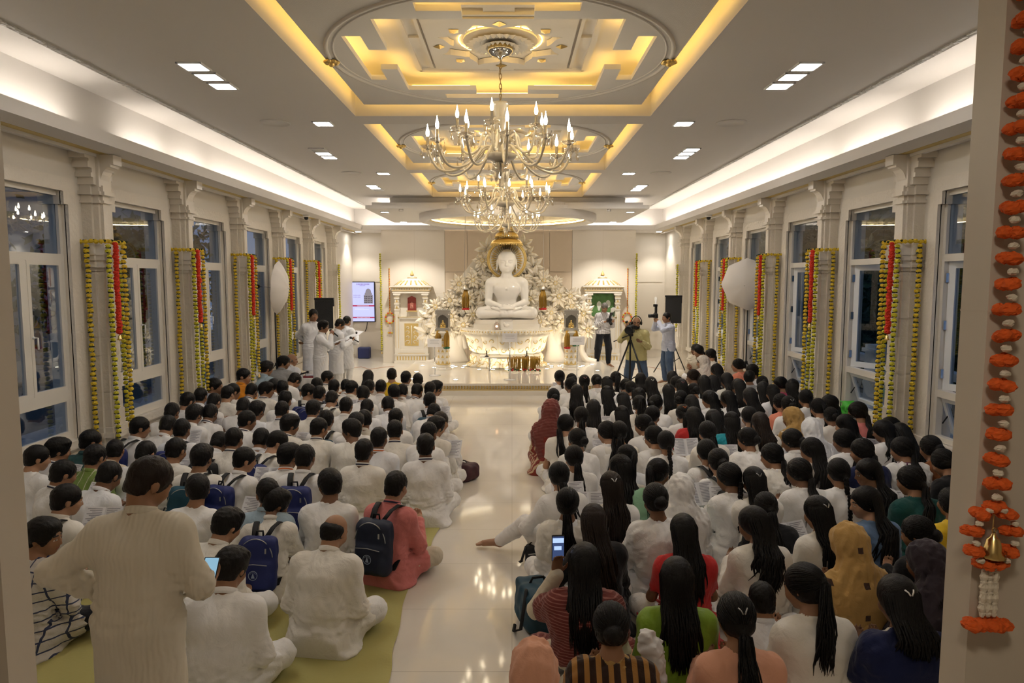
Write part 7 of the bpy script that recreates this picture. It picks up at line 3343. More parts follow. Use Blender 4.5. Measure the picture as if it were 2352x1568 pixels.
B(460, 888, 'ma', noun="man", full="man with glasses in a pale blue shirt against the second pilaster", lm="the glasses man at the pilaster", top='b', glasses=True, sc=1.08)
B(492, 923, 'm1')
B(446, 952, 'm0', hair='thick')
B(483, 950, 'm1', WK, book=True, **N_)
B(523, 905, 'm0')
B(536, 899, 'm3')

B(504, 1018, 'm2', full="boy with deeply bowed head and a dark red-trimmed backpack", lm="the deeply bowed boy", bag='k')
B(538, 1009, 'm0', WK, **N_)
B(463, 1052, 'm0', full="boy with a bulky teal backpack sitting low", lm="the teal-backpack boy", bag='t', hair='thick', sc=1.02)
B(454, 1126, 'm4', full="boy in plain white with tousled hair turned left, behind the teal backpack", lm="the tousled boy", hair='thick', sc=0.98, yaw=10)
B(600, 1010, 'm1', book=True)
B(590, 903 + 40, 'm0', hair='thick')

# ---- musicians along the left wall
B(543, 864, 'ma', noun="man", full="man in an orange shirt seated by the third pilaster", lm="the orange-shirted man", top='o', sleeve=.5, sc=1.08, bot='D')
B(585, 846, 'm3', noun="man", full="man in a light blue shirt seated beside the orange-shirted man", lm="the light-blue-shirted musician", top='L', sc=1.08, bot='D', hair='thick')
B(621, 833, 'ma', noun="boy", full="youth with shaggy hair in grey beside the light stand", lm="the shaggy grey-clad youth", top='G', bot='D', hair='thick', sc=1.06)
B(649, 826, 'ma', noun="man", full="balding man in white with grey stripe playing the harmonium", lm="the harmonium player", top='v', bot='G', hair='bald', sc=1.06, hairm=M_HAIRG, collar='w')

# ---- right block, front rows
G(1285, 867, 'f0', full="girl with a braid leaning left at the front of the right block", lm="the front braided girl", hair='braid', book=True, yaw=14)
G(1310, 885, 'f2', hair='bun')
G(1313, 875, 'f1', hair='bun')
G(1342, 878, 'f0', full="girl with a pink clip and tied hair in the front right row", lm="the front pink-clip girl", hair='lowpony', clip=mat("pink_clip", (.6, .3, .32), .4), top='w', sleeve=.5)
G(1370, 877, 'f1', hair='bun', sleeve=.5)
G(1394, 882, 'f5', full="girl whose long hair swings out to the left", lm="the girl with swinging hair", hair='half')
G(1414, 870, 'f0', full="girl with a thick ponytail in front of the tripod", lm="the girl before the tripod", hair='pony')
G(1437, 888, 'f1', hair='bun')
G(1471, 873, 'f4', full="girl with a black bob below the yellow-shirted cameraman", lm="the bob-haired girl", hair='bob')
G(1449, 894, 'f1', hair='lowpony')
G(1495, 883, 'f0', full="girl with a curly ponytail and white clip, below the photographers", lm="the curly-ponytail girl", hair='curly', clip=M_PAPERW)
G(1544, 868, 'f0', hair='long', full="girl with loose long hair below the man in the pale blue shirt", lm="the girl below the blue-shirted man")
G(1553, 881, 'f2', hair='lowpony')
G(1565, 888, 'f0', full="girl with a rosy hair clip, right of the barefoot photographer", lm="the rosy-clip girl", hair='half', clip=mat("rose_clip", (.5, .2, .2), .4))
G(1591, 865, 'f6', full="girl with a brown ponytail seen in profile facing left", lm="the brown-ponytail profile girl", hair='pony', hairm=M_HAIRB)
G(1617, 879, 'f0', hair='long')
G(1637, 879, 'f1', hair='long')
G(1669, 874, 'f0', full="girl with straight shoulder-length hair near the seated ladies", lm="the shoulder-length-haired girl", hair='bob', sc=1.02)
G(1694, 888, 'f1', hair='curly')
G(1271, 912, 'f0', full="girl with a black head of hair right behind the red headscarf", lm="the girl before the red scarf", hair='bun')
G(1267, 942, 'f4', noun="woman", full="woman with a dark red headscarf and brown printed dress at the aisle", lm="the red-headscarf woman", hair='cap', scarf='r', top='q', bot='r', sc=1.05, yaw=-10)
G(1325, 903, 'f0', full="girl with very long wavy hair and a red strap, near the aisle", lm="the long wavy-haired girl", hair='curly')
G(1394, 906, 'f5', hair='half')
G(1468, 910, 'f7', full="girl with one arm raised in the right block", lm="the girl with raised arm", hair='half')
G(1535, 901, 'f0', hair='long', book=True)
G(1564, 917, 'f3', full="girl with an untidy bun and clip turned left in the right block", lm="the untidy-bun girl", hair='bun')
G(1593, 899, 'f1', hair='bun')
G(1629, 917, 'f2', full="girl with a white headband, looking left", lm="the white-headband girl", hair='long')
G(1671, 917, 'f2', full="girl looking down left with a white collar and folded hands", lm="the girl with folded hands", hair='long', shawl='w')
G(1588, 928, 'f1', hair='curly')
G(1431, 921, 'f1', full="girl with loose long hair down to her waist, middle of the right block", lm="the waist-length-haired girl", hair='half')
G(1468, 929, 'f0', full="girl with a big white flower tied in her ponytail", lm="the white-flower girl", hair='pony', clip=None)
G(1507, 928, 'f3', hair='bun', yaw=-6)
G(1363, 939, 'f0', full="girl with straight loose hair over a white kurta, third row from the aisle", lm="the straight-haired girl", hair='long', book=True)
G(1335, 957, 'f0', hair='lowpony', shawl='w')
G(1428, 955, 'f0', hair='half')
G(1499, 955, 'f3', full="girl with a thin braid over her right shoulder", lm="the thin-braid girl", hair='braid')
G(1569, 952, 'f1', full="girl with an orange hair clip", lm="the orange-clip girl", hair='lowpony', clip=M_ORBAND)
G(1593, 958, 'f0', full="girl with long loose hair and a red dupatta on her left shoulder", lm="the red-dupatta girl", hair='curly', shawl='R')
G(1477, 976, 'f2', hair='bun')
G(1300, 976, 'f3', full="girl in a short-sleeved white top seated behind the red-scarf woman", lm="the short-sleeved aisle girl", hair='lowpony', sleeve=.5)
G(1393, 993, 'f2', hair='lowpony', book=True)
G(1422, 993, 'f0', full="girl with a curly tied tail over sequined white", lm="the curly-tail girl", hair='lowpony')
G(1501, 1004, 'f2', full="girl with glasses and hair tied up, head turned left", lm="the bespectacled girl", hair='bun', glasses=True)
G(1325, 1011, 'f2', full="girl with a big loose bun and hair band in smooth white", lm="the big-bun girl", hair='bun', sc=0.98)
G(1529, 1016, 'f0', full="girl with a neat single braid and headband, plain white back", lm="the neat-braid girl", hair='braid', sc=0.97)
G(1624, 993, 'f0', full="girl with dark tied hair holding a sheet, maroon edge at her shoulder", lm="the maroon-edged girl", hair='lowpony', book=True)
G(1680, 970, 'f0', full="girl with a teal dupatta on her left shoulder", lm="the teal-dupatta girl", hair='half', shawl='z')
G(1638, 964, 'f1', hair='long', book=True)
G(1318, 1052, 'f0', full="girl with a low dark ponytail near the aisle, white back", lm="the low-ponytail aisle girl", hair='lowpony', sc=0.97)
G(1439, 1052, 'f2', full="girl whose ponytail is tied with a white band", lm="the white-band ponytail girl", hair='pony')
G(1424, 1076, 'f2', full="girl with glasses, long loose hair and a navy lanyard", lm="the lanyard girl", hair='half', glasses=True)
G(1622, 1038, 'f0', full="girl with a salmon red backpack", lm="the red-backpack girl", hair='lowpony', bag='R')
G(1649, 1061, 'f0', full="girl with a big black backpack", lm="the black-backpack girl", hair='bun', bag='k')
G(1512, 1086, 'f3', full="girl in mint green looking right, hair tied back", lm="the mint-green girl", hair='pony', top='M', yaw=-10)
G(1563, 1124, 'f4', noun="woman", full="woman with a white dupatta drawn over her head", lm="the white-veiled woman", hair='cap', scarf='w', sc=0.98)
G(1284, 1094, 'f8', full="girl at the aisle with one bare foot stretched out", lm="the girl with outstretched foot", hair='lowpony', yaw=10, book=True, book_label="open booklet beside the girl with the bare outstretched foot")
G(1403, 1118, 'f0', full="girl with brownish long hair pinned by a silver clip", lm="the silver-clip girl", hair='half', clip=M_PAPERW, hairm=M_HAIRB, sc=0.98, book=True)
G(1304, 1155, 'f4', noun="woman", full="woman with a ponytail in a tan band, white dupatta over her left shoulder", lm="the tan-band woman", hair='lowpony', shawl='i', sc=1.00, book=True)
G(1505, 1149, 'f0', noun="woman", full="woman with smooth hair wrapped in a sheer white dupatta", lm="the sheer-dupatta woman", hair='bun', shawl='w', sc=1.02, shawl_low=.5)
G(1673, 1096, 'f2', full="girl with a white scrunchie and braid holding a sheet", lm="the scrunchie girl", hair='braid', book=True)
# ---- right block, window side
G(1741, 839, 'f9', noun="woman", full="older woman in a salmon dress facing us sideways by the right light stand", lm="the salmon-dress woman", hair='bun', top='s', bot='s', shawl='s', sc=1.05, yaw=35, glasses=True)
G(1800, 853, 'f6', noun="woman", full="woman in white and black bowing left in front of the open window", lm="the window-side bowing woman", hair='lowpony', sc=1.04)
G(1814, 883, 'f6', noun="woman", full="woman with glasses in a magenta blouse facing left", lm="the magenta woman", hair='lowpony', top='m', glasses=True, sleeve=.5)
G(1856, 890, 'f3', full="girl with a long cascade of hair by the right wall", lm="the cascading-hair girl", hair='half', sc=1.04)
G(1721, 868, 'm3', noun="person", full="short-haired person in grey below the salmon-dress woman", lm="the short-haired grey-clad person", hair='thick', top='G')
G(1698, 889, 'f0', hair='long')
G(1751, 881, 'f1', hair='bun', book=True)
G(1752, 895, 'f0', hair='long')
G(1722, 911, 'f0', full="girl with a round head of curly hair and a navy lanyard", lm="the curly-headed lanyard girl", hair='curly', sc=1.02)
G(1774, 902, 'f0', full="girl with straight half-tied hair over plain white", lm="the half-tied girl", hair='half')
G(1792, 925, 'f0', full="girl in faded red and salmon", lm="the faded-red girl", hair='bun', top='s')
G(1850, 915, 'f0', full="girl with a headband and long tied hair", lm="the headband girl", hair='lowpony')
G(1810, 931, 'f0', full="girl with a jewelled clip in her dark hair", lm="the jewelled-clip girl", hair='bun', clip=M_ZIP)
G(1879, 937, 'f0', full="girl with a ponytail in a white scrunchie, by the right wall", lm="the wall-side scrunchie girl", hair='pony', clip=M_PAPERW)
G(1923, 928, 'f2', hair='lowpony')
G(1961, 929, 'f2', full="girl with a white hair tie below the first right pilaster", lm="the white-tie girl", hair='lowpony')
G(1983, 947, 'f2', noun="woman", full="woman in a pink kurta looking left beside the first right pilaster", lm="the pink-kurta woman", hair='lowpony', top='p', sc=1.04)
G(1818, 960, 'f2', noun="woman", full="woman with a mustard tan headscarf", lm="the mustard-scarf woman", hair='cap', scarf='t')
G(1908, 956, 'f0', full="small girl with short tied hair and white frilled collar", lm="the frilled-collar girl", hair='bun', sc=.92)
G(1720, 957, 'f0', hair='lowpony')
G(1745, 971, 'f0', full="girl with brownish wavy hair, booklet in front of her", lm="the brownish wavy girl", hair='curly', hairm=M_HAIRB, book=True)
G(1863, 987, 'f0', noun="woman", full="woman with a pale white headscarf and checked shawl", lm="the pale-scarf woman", hair='cap', scarf='v')
G(1941, 976, 'f2', full="girl with long hair pinned with small clips, cheek turned left", lm="the pinned-hair girl", hair='half', clip=M_ZIP)
G(2028, 990, 'f2', full="girl with glasses and frizzy hair", lm="the frizzy girl", hair='curly', glasses=True)
G(2059, 983, 'f2', noun="woman", full="woman in deep purple by the right wall", lm="the deep-purple woman", hair='half', top='u')
G(2106, 1004, 'm4', noun="child", full="short-haired child in red by the right wall", lm="the red-clad child", hair='short', top='R', sc=.9)
G(2151, 998, 'f1', full="girl with loose hair at the far right window sill, holding a booklet", lm="the girl under the last window", hair='curly', book=True)
G(1716, 1009, 'f2', full="girl with hair tied up and a white draped collar, holding a booklet", lm="the draped-collar girl", hair='bun', shawl='w', book=True)
G(1818, 1012, 'f2', full="girl with a bun in a white scrunchie, facing the fallen booklet", lm="the bun-scrunchie girl", hair='bun', collar='w', book=True)
G(1863, 1034, 'f2', full="girl in a flowered white top with loose hair", lm="the flowered-top girl", hair='half', top='F')
G(1937, 1012, 'f2', hair='lowpony', book=True)
G(1979, 1036, 'f2', full="girl in navy with hair tied low", lm="the navy-clad girl", hair='lowpony', top='n')
G(2071, 1032, 'f2', noun="woman", full="woman in a purple kurta with a white dupatta on her shoulders", lm="the purple-kurta woman", hair='lowpony', top='u', shawl='w')
G(2137, 1029, 'f0', full="person in rust brown at the right end of a row", lm="the rust-brown person", noun="person", hair='bun', top='B')
G(2166, 1062, 'f1', hair='lowpony', top='k', desc="in dark clothes")
G(1772, 1047, 'f2', full="girl with a thick twisted tail and a white dupatta over one shoulder", lm="the twisted-tail girl", hair='lowpony', shawl='i', sc=0.97)
G(1834, 1085, 'f2', full="girl with sleek hair tied low, cheek turned left, textured white kurta", lm="the sleek-haired girl", hair='lowpony', sc=0.99)
G(1925, 1085, 'f0', full="girl with a braid and a black strap across her back", lm="the black-strap girl", hair='braid', sc=0.98)
G(1992, 1085, 'f6', full="girl in profile facing left with very long hair over white", lm="the long-haired profile girl", hair='half', sc=0.97, clip=M_ZIP)
G(1731, 1106, 'f0', full="girl with long hair and a curled silver clip", lm="the curled-clip girl", hair='half', clip=M_ZIP, sc=0.98, book=True)
G(2091, 1104, 'f2', noun="woman", full="woman in dark emerald green with earrings, booklet held before her", lm="the emerald woman", hair='lowpony', top='e', sc=1.00, book=True, sleeve=.5)
G(1986, 1154, 'f6', noun="woman", full="woman in denim blue looking left, long straight hair", lm="the denim-blue woman", hair='half', top='d', sc=1.01)
G(1877, 1178, 'f0', noun="woman", full="woman with long straight hair and a small W-shaped clip, cream kurta", lm="the cream-kurta long-haired woman", hair='half', top='i', clip=M_ZIP, sc=1.02, book=True)
G(1759, 1166, 'f1', full="girl in a dark cardigan behind the lace-topped woman", lm="the dark-cardigan girl", hair='lowpony', top='k', sc=0.97)
G(2184, 1155, 'f4', noun="woman", full="woman in yellow with white lace at the right doorway edge", lm="the yellow-clad woman", hair='bun', top='y', bot='R', sleeve=.5, sc=0.99)
# ---- right block, nearest rows
G(1363, 1198, 'f5', noun="woman", full="woman in a black knit top with brown hair, arm stretched right", lm="the black-knit woman", hair='long', top='k', hairm=M_HAIRB, sc=1.02)
G(1569, 1222, 'f0', noun="woman", full="woman with sleek loose black hair in coral and red", lm="the coral-red woman", hair='long', top='R', sleeve=.5, sc=1.01)
G(1343, 1295, 'f7', noun="woman", full="woman in a maroon striped shawl raising a phone", lm="the woman raising a phone", hair='long', top='c', bot='r', shawl='r', sc=1.04, shawl_low=.6)
G(1554, 1330, 'f4', noun="woman", full="woman in a bright green silk blouse with loose black hair", lm="the green-silk woman", hair='long', top='N', bot='P', sleeve=.7, sc=1.04, skirt=False)
G(1403, 1440, 'f0', noun="woman", full="woman wrapped in a brown patterned shawl, hair in a smooth bun", lm="the patterned-shawl woman", hair='bun', top='t', shawl='Q', sc=1.00, shawl_low=.8)
G(1226, 1541, 'f0', noun="woman", full="woman with a peach headscarf at the bottom edge of the picture", lm="the peach-scarf woman", hair='cap', scarf='P', top='P', sc=1.02)
G(1690, 1420, 'f0', noun="woman", full="woman in a peach dress with a low clipped tail of black hair", lm="the peach-dress woman", hair='lowpony', top='P', bot='P', clip=M_ZIP, sc=1.04)
G(1730, 1204, 'f2', noun="woman", full="woman in cream lace looking left, wavy black hair", lm="the cream-lace woman", hair='curly', top='i', sc=1.02, yaw=8)
G(1947, 1250, 'f0', noun="woman", full="woman under a golden tan patterned shawl covering her head", lm="the golden-shawl woman", hair='cap', scarf='a', top='a', sc=1.04)
G(1750, 1378, 'm0', noun="child", full="child with short black hair between the peach and white women", lm="the short-haired child", hair='short', sc=.85)
G(1847, 1348, 'f2', noun="woman", full="woman in white with a very long straight ponytail held by a silver clip", lm="the very long ponytail woman", hair='pony', clip=M_ZIP, sc=1.06)
G(2061, 1379, 'f0', noun="woman", full="woman in white with a navy shawl and shoulder-length hair", lm="the navy-shawl woman", hair='bob', clip=M_PAPERW, shawl='n', sc=1.06)
G(2107, 1225, 'f2', noun="woman", full="dark-haired woman in black seated behind the lace-edged scarf", lm="the woman in black", hair='bun', top='k', sc=0.99)
G(2125, 1292, 'f2', noun="woman", full="woman in a dark violet scarf with a white lace edge", lm="the lace-edged scarf woman", hair='long', scarf='l', top='l', bot='l', sc=1.02)
# ---- ladies by the right windows
G(1600, 803, 'f6', noun="woman", full="woman in a cream sari, leftmost of the ladies by the right windows", lm="the cream-sari lady", hair='lowpony', top='c', bot='c', shawl='c', sc=1.05)
G(1621, 806, 'f3', noun="woman", full="woman in a mauve shawl looking toward us among the window ladies", lm="the mauve-shawl lady", hair='lowpony', top='q', shawl='u', sc=1.05, yaw=110, skin=1)
G(1613, 832, 'f6', noun="woman", full="woman in bright pink with a pale orange-edged veil", lm="the pink veiled lady", hair='cap', top='p', scarf='F', sc=1.03)
G(1650, 815, 'f6', noun="woman", full="woman in a beige sari with a braid, rightmost of the window ladies", lm="the beige-sari lady", hair='braid', top='c', bot='B', shawl='F', sc=1.06)
G(1645, 852, 'f2', noun="woman", full="woman in a flowered shawl seated in front of the beige-sari lady", lm="the flowered-shawl lady", hair='half', top='c', shawl='F', sc=1.03)

# ---- labels: whoever has no look of their own is told by the neighbour
LM = [(s['x'], s['y'], s['lm']) for s in SPEC if s['lm']]
_used = set()


def relation(dx, dy):
    if abs(dy) > abs(dx) * .8:
        return "just nearer the doorway than" if dy > 0 else "just nearer the altar than"
    return "just right of" if dx > 0 else "just left of"


for s in SPEC:
    if s['full']:
        s['short'] = s['lm']
        continue
    c = sorted(LM, key=lambda l: ((l[0] - s['x']) ** 2 + 2.5 * (l[1] - s['y']) ** 2))
    for l in c:
        rel = relation(s['x'] - l[0], s['y'] - l[1])
        if (rel, l[2]) not in _used and abs(l[0] - s['x']) + abs(l[1] - s['y']) > 4:
            break
    _used.add((rel, l[2]))
    s['short'] = "the %s %s %s" % (s['noun'], rel, l[2])
    s['full'] = "%s %s, %s %s" % (s['noun'], s['desc'], rel, l[2])
    if len(s['full'].split()) > 16:
        s['full'] = "%s in white, %s %s" % (s['noun'], rel, l[2])

_rg = np.random.default_rng(21)
for i, s in enumerate(SPEC):
    kw = dict(s['kw'])
    yaw = kw.pop('yaw', 0) + _rg.uniform(-9, 9)
    x = (s['x'] - 1176) / 1550 * 8
    if s['kind'][0] in 'mf':
        yaw += math.degrees(math.atan2(x * .5, 12)) * .8
    fem = s['kind'][0] == 'f'
    col = {'b': "royal blue", 'B': "dark navy", 't': "teal blue", 'k': "black", 'R': "salmon red"}
    if kw.get('bag'):
        kw.setdefault('bag_label', ("%s backpack on %s" if len(s['short'].split()) < 13 else "%s bag, %s") % (col[kw['bag']], s['short']))
    if kw.get('book'):
        kw.setdefault('book_label', ("open booklet held by %s" if len(s['short'].split()) < 12 else "booklet of %s") % s['short'])
    if kw.get('top', 'w') == 'w':
        kw['top'] = ('w', 'w', 'v', 'i', 'w')[_rg.integers(0, 5)] if not kw.get('scarf') else 'w'
    if not fem and 'collar' not in kw and _rg.uniform() < .6:
        kw['collar'] = 'w'
    if fem and 'sleeve' not in kw and _rg.uniform() < .3:
        kw['sleeve'] = .8
    if s['y'] > 1150:
        kw['sc'] = kw.get('sc', 1) * .96
    kw.setdefault('skin', int(_rg.integers(0, 3)))
    person(s['kind'], s['x'], s['y'], s['full'], yaw, hair=kw.pop('hair', 'short'), **kw)
# ------------------------------------------------------------------ standing people
CL['h'] = mat("ribbed_ivory_kurta", (.66, .60, .49), .8, spec=.2, bump=('wavex', 14, .35, .004), sheen=.15)


def hand_at(kind, M, i, fwd=.09, up=0.0):
    J = fig(kind)['J']
    return M @ Vector(J['wr'][i] + J['hd'][i] * fwd + J['pn'][i] * up)


Ms = place('s4', 344, 1108, 2, .965)
person('s4', 0, 0, "man with thinning black hair standing in a long ivory kurta near the doorway", hair='short', hairm=M_HAIRB, top='h', bot='w', collar='w', hem=.30, loose=.0, infl=.022, M=Ms, skin=0)
c = hand_at('s4', Ms, 1, .085, .035)
r = empty("phone", c)
r.rotation_euler = (R(40), R(6), R(12))
tag(r, "phone with a pale blue screen in the standing man's right hand", "phone")
q = MB()
q.obox((0, 0, 0), (.072, .150, .009), None, .003)
q.build("phone_body", M_BLACK, r)
q = MB()
q.box(-.031, .031, -.068, .068, .0046, .0056)
q.build("screen", mat("blue_screen", (.05, .08, .1), .2, emit=(.25, .45, .6), estr=.35), r)


def microphone(c, rot, label):
    r = empty("microphone", c)
    r.rotation_euler = rot
    tag(r, label, "microphone", "hand microphones")
    q = MB()
    q.lathe([(.011, -.16), (.014, 0), (.018, .02)], n=10)
    q.build("handle", M_BLACK, r)
    q = MB()
    q.ball((0, 0, .04), .027, 10, 7)
    q.build("head", mat("dark_mesh", (.03, .03, .03), .5, metal=.4), r)
    return r


def paper(c, rot, label, w=.21, h=.29):
    q = MB()
    n = 8
    v = []
    for i in range(n + 1):
        for x in (-w / 2, w / 2):
            t = i / n
            v.append((x, h * (t - .5), .012 * math.sin(t * 3)))
    f = [(2 * i, 2 * i + 1, 2 * i + 3, 2 * i + 2) for i in range(n)]
    q.add(v, f, smooth=True)
    o = q.build("paper_sheet", M_PAGE)
    o.location = c
    o.rotation_euler = rot
    tag(o, label, "paper", "song sheets")
    md = o.modifiers.new("thickness", 'SOLIDIFY')
    md.thickness = .0015
    return o


SING = (('s0', 720, 724, -128, "young man in white kurta standing nearest the left windows, hands behind his back", 1.0, 'short'),
        ('s1', 743, 750, -82, "young man with glasses in white kurta singing into a microphone", .97, 'thick'),
        ('s2', 781, 745, -52, "young man in white kurta bowed over a sheet, microphone in his right hand", .96, 'short'),
        ('s3', 797, 738, -20, "young man in white kurta seen from behind, rightmost of the singers", .97, 'short'))
SM = []
for k, x, y, yw, lab, sc, hr in SING:
    M = place(k, x, y, yw, sc, 0, {'s0': 14.1}.get(k))
    SM.append(M)
    person(k, 0, 0, lab, hair=hr, top='v', bot='w', collar='w', hem=.48, M=M, skin=0, glasses=(k == 's1'))
c = hand_at('s1', SM[1], 1, .10, .02)
microphone(c, (R(55), 0, R(-110)), "black microphone at the mouth of the singer with glasses")
c = hand_at('s2', SM[2], 1, .10, .03)
microphone(c, (R(60), 0, R(-60)), "grey microphone in the hand of the bowed singer")
c = hand_at('s3', SM[3], 1, .10, .03)
microphone(c, (R(10), 0, R(-40)), "microphone held by the rightmost singer")
for k, i, lab in (('s1', 0, "white sheet held low by the singer with glasses"), ('s2', 0, "white sheet held out by the bowed singer"), ('s3', 1, "white sheets held out by the rightmost singer")):
    n = int(k[1])
    c = hand_at(k, SM[n], i, .14, .045)
    paper(c, (R(20), R(6), SM[n].to_euler().z), lab)

# ---- photographers
PH = (('s5', 1389, 706, -160, "grey-haired man in a striped white shirt looking down at his camera, beside the altar platform", 1.04, 'grey', 'S', 'D'),
      ('s6', 1462, 741, 163, "bearded man with headphones in a yellow shirt behind a video camera", 1.0, 'bald', 'K', 'j'),
      ('s7', 1531, 729, 100, "man in a pale blue shirt raising a flash camera to his eyes", 1.0, 'short', 'b', 'j'))
PM = []
for k, x, y, yw, lab, sc, hr, tp, bt in PH:
    M = place(k, x, y, yw, sc, 0, {'s5': 18.55}.get(k))
    PM.append(M)
    person(k, 0, 0, lab, hair=hr, hairm=M_HAIRG if hr == 'grey' else None, top=tp, bot=bt, collar='w', hem=.86 if k == 's5' else .78, M=M, skin=0, topname="shirt", wide=1.12)


def photo_camera(c, rz, label, tilt=0.0, flash=True):
    r = empty("flash_camera", c)
    r.rotation_euler = (tilt, 0, rz)
    tag(r, label, "camera", "photo cameras")
    q = MB()
    q.obox((0, 0, 0), (.15, .07, .11), None, .012)
    q.obox((0, 0, .065), (.06, .06, .035), None, .008)
    q.build("camera_body", M_BLACK, r)
    q = MB()
    q.lathe([(.036, 0), (.036, .03), (.040, .035), (.042, .13), (.038, .135), (.03, .12)], (0, .03, 0), 18, rot=Matrix.Rotation(R(-90), 3, 'X'))
    q.build("lens", M_BLACK, r)
    q = MB()
    q.obox((0, -.005, .145), (.055, .05, .13), None, .008)
    q.obox((0, .01, .235), (.07, .085, .06), None, .008)
    q.build("flash_unit", M_BLACK, r)
    q = MB()
    q.prism([(-.035, .26), (.035, .26), (.075, .40), (.04, .43), (-.04, .43), (-.075, .40)], .0, .006, axis='y')
    q.build("bounce_card", mat("white_card_bounce", (.75, .75, .75), .5), r)
    return r


J = fig('s5')['J']
c = PM[0] @ Vector((J['wr'][0] + J['wr'][1]) / 2 + V3(.03, .10, .05))
photo_camera(c, R(-160), "black camera with a white bounce card held by the grey-haired man", R(-35))
J = fig('s7')['J']
c = PM[2] @ Vector((J['wr'][0] + J['wr'][1]) / 2 + V3(0, .04, .14))
photo_camera(c, R(100), "black camera with a raised flash held up by the blue-shirted man")
# headphones
J = fig('s6')['J']
q = MB()
hc, Rm = J['hc'], J['R']
q.tube([hc + Rm @ V3(.098 * math.cos(t), -.01, .02 + .115 * math.sin(t)) for t in np.linspace(0, PI, 17)], .009, 6)
for s in (-1, 1):
    q.ball(hc + Rm @ V3(s * .093, -.008, -.01), .036, 10, 6, sc=(.6, 1, 1.15))
hp_root = [o for o in bpy.data.objects if o.get("label", "").startswith("bearded man with headphones")][0]
q.build("headphones", M_BLACK, hp_root)
v = Vol(hc - .2, hc + .2, .008)
for a, b in (((0, .075, -.085), (.05, .035, .04)), ((.045, .03, -.075), (.025, .045, .045)), ((-.045, .03, -.075), (.025, .045, .045))):
    v.ell(hc + Rm @ V3(*a), V3(*b), Rm, .02)
child("beard", v.mesh("beard", 1, None), hp_root, None)
bpy.data.meshes["beard"].materials.append(M_HAIR)

# video camera on its tripod
J = fig('s6')['J']
c = PM[1] @ Vector((J['wr'][0] + J['wr'][1]) / 2 + V3(.06, .14, .12))
r = empty("video_tripod", (c.x, c.y, 0))
tag(r, "black tripod standing under the video camera", "tripod")
tripod(r, c.z - .10, .52, .022, rot=R(80), zt=c.z - .22)
q = MB()
q.obox((0, 0, c.z - .09), (.10, .10, .05), None, .01)
q.tube([(0, .04, c.z - .09), (-.28, .30, c.z - .25)], .011, 6)
q.build("pan_head", M_BLACK, r)
r = empty("video_camera", (c.x, c.y, c.z), R(163))
tag(r, "black video camera on the tripod in front of the yellow-shirted man", "camera")
q = MB()
q.obox((0, 0, .02), (.13, .34, .17), None, .02)
q.build("camera_body", M_BLACK, r)
q = MB()
q.lathe([(.055, 0), (.06, .10), (.075, .12), (.075, .17), (.06, .165)], (0, .15, .02), 20, rot=Matrix.Rotation(R(-90), 3, 'X'))
q.build("lens_hood", M_BLACK, r)
q = MB()
q.tube([(0, .12, .105), (0, .10, .155), (0, -.10, .155), (0, -.13, .105)], .013, 8)
q.build("top_handle", M_BLACK, r)
q = MB()
q.tube([(.06, .22, .17), (.06, .06, .17)], .022, 10)
q.obox((-.10, .06, .06), (.08, .012, .06), None, .004)
q.build("microphone_and_screen", M_BLACK, r)

# ------------------------------------------------------------------ mat, bags and other things on the floor
edge = [(1030, 1178), (1012, 1205), (985, 1262), (955, 1312), (930, 1380), (913, 1450), (900, 1520), (886, 1600), (872, 1720)]
E = [at(a, b, z=.006) for a, b in edge]
rows = 60
ey = np.array([p.y for p in E])
ex = np.array([p.x for p in E])
V, F = [], []
rg = np.random.default_rng(4)
nc = 70
for i in range(rows + 1):
    y = ey[0] + (ey[-1] - ey[0]) * i / rows
    xr = np.interp(-y, -ey, ex) + .008 * math.sin(y * 7 + 2 * math.sin(y * 3))
    xl = -3.7
    for j in range(nc + 1):
        t = j / nc
        x = xl + (xr - xl) * t
        z = .007 + .007 * max(0, math.sin(x * 9 + 2.2 * math.sin(y * 3.1) + y * 5)) ** 3 + .006 * max(0, math.sin(y * 11 - x * 6 + 1.5 * math.sin(x * 4))) ** 4
        V.append((x, y, z))
for i in range(rows):
    for j in range(nc):
        a = i * (nc + 1) + j
        F.append((a, a + nc + 1, a + nc + 2, a + 1))
me = np_mesh("floor_mat", np.array(V), np.array(F))
o = obj("floor_mat", me, mat("olive_green_mat", (.40, .36, .11), .75, sheen=.2, bump=('noise', 60, .3, .004)))
tag(o, "olive green cloth mat spread on the marble under the left block", "mat")


def floor_bag(px, py, dims, label, m, rz=0.0, tilt=0.0, strap=True, m2=None, z=0.0):
    c = at(px, py, z=.0)
    r = empty("bag", (c.x, c.y, z), rz)
    tag(r, label, "bag")
    a, b, h = dims
    v = Vol((-a, -b, -.01), (a, b, h * 1.25), .012)
    v.box((0, 0, h * .5), (a * .8, b * .8, h * .5), min(a, b, h) * .4, np.array(Matrix.Rotation(tilt, 3, 'X')), .03)
    v.box((0, -b * .55, h * .38), (a * .6, b * .3, h * .3), .03, None, .03)
    v.waves(.006, .13, int(px), 5)
    v.half((0, 0, -1), -.002, .01)
    me = v.mesh("bag_body")
    obj("bag_body", me, m, r)
    if strap:
        q = MB()
        q.tube([(-a * .5, 0, h * .9), (-a * .75, -b * .5, h * 1.0), (-a * 1.15, -b * .8, h * .25), (-a * 1.3, -b * .4, .02), (-a * 1.05, 0, .02)], .012, 6, flat=.4)
        q.tube([(-.05, 0, h * .98), (-.03, 0, h * 1.12), (.05, 0, h * 1.12), (.07, 0, h * .98)], .01, 6, flat=.5)
        q.build("strap", m2 or M_STRAP, r)
    q = MB()
    q.tube([(-a * .55, -b * .83, h * .62), (0, -b * .9, h * .68), (a * .55, -b * .83, h * .62)], .006, 5)
    q.build("zipper", M_ZIP, r)
    return r


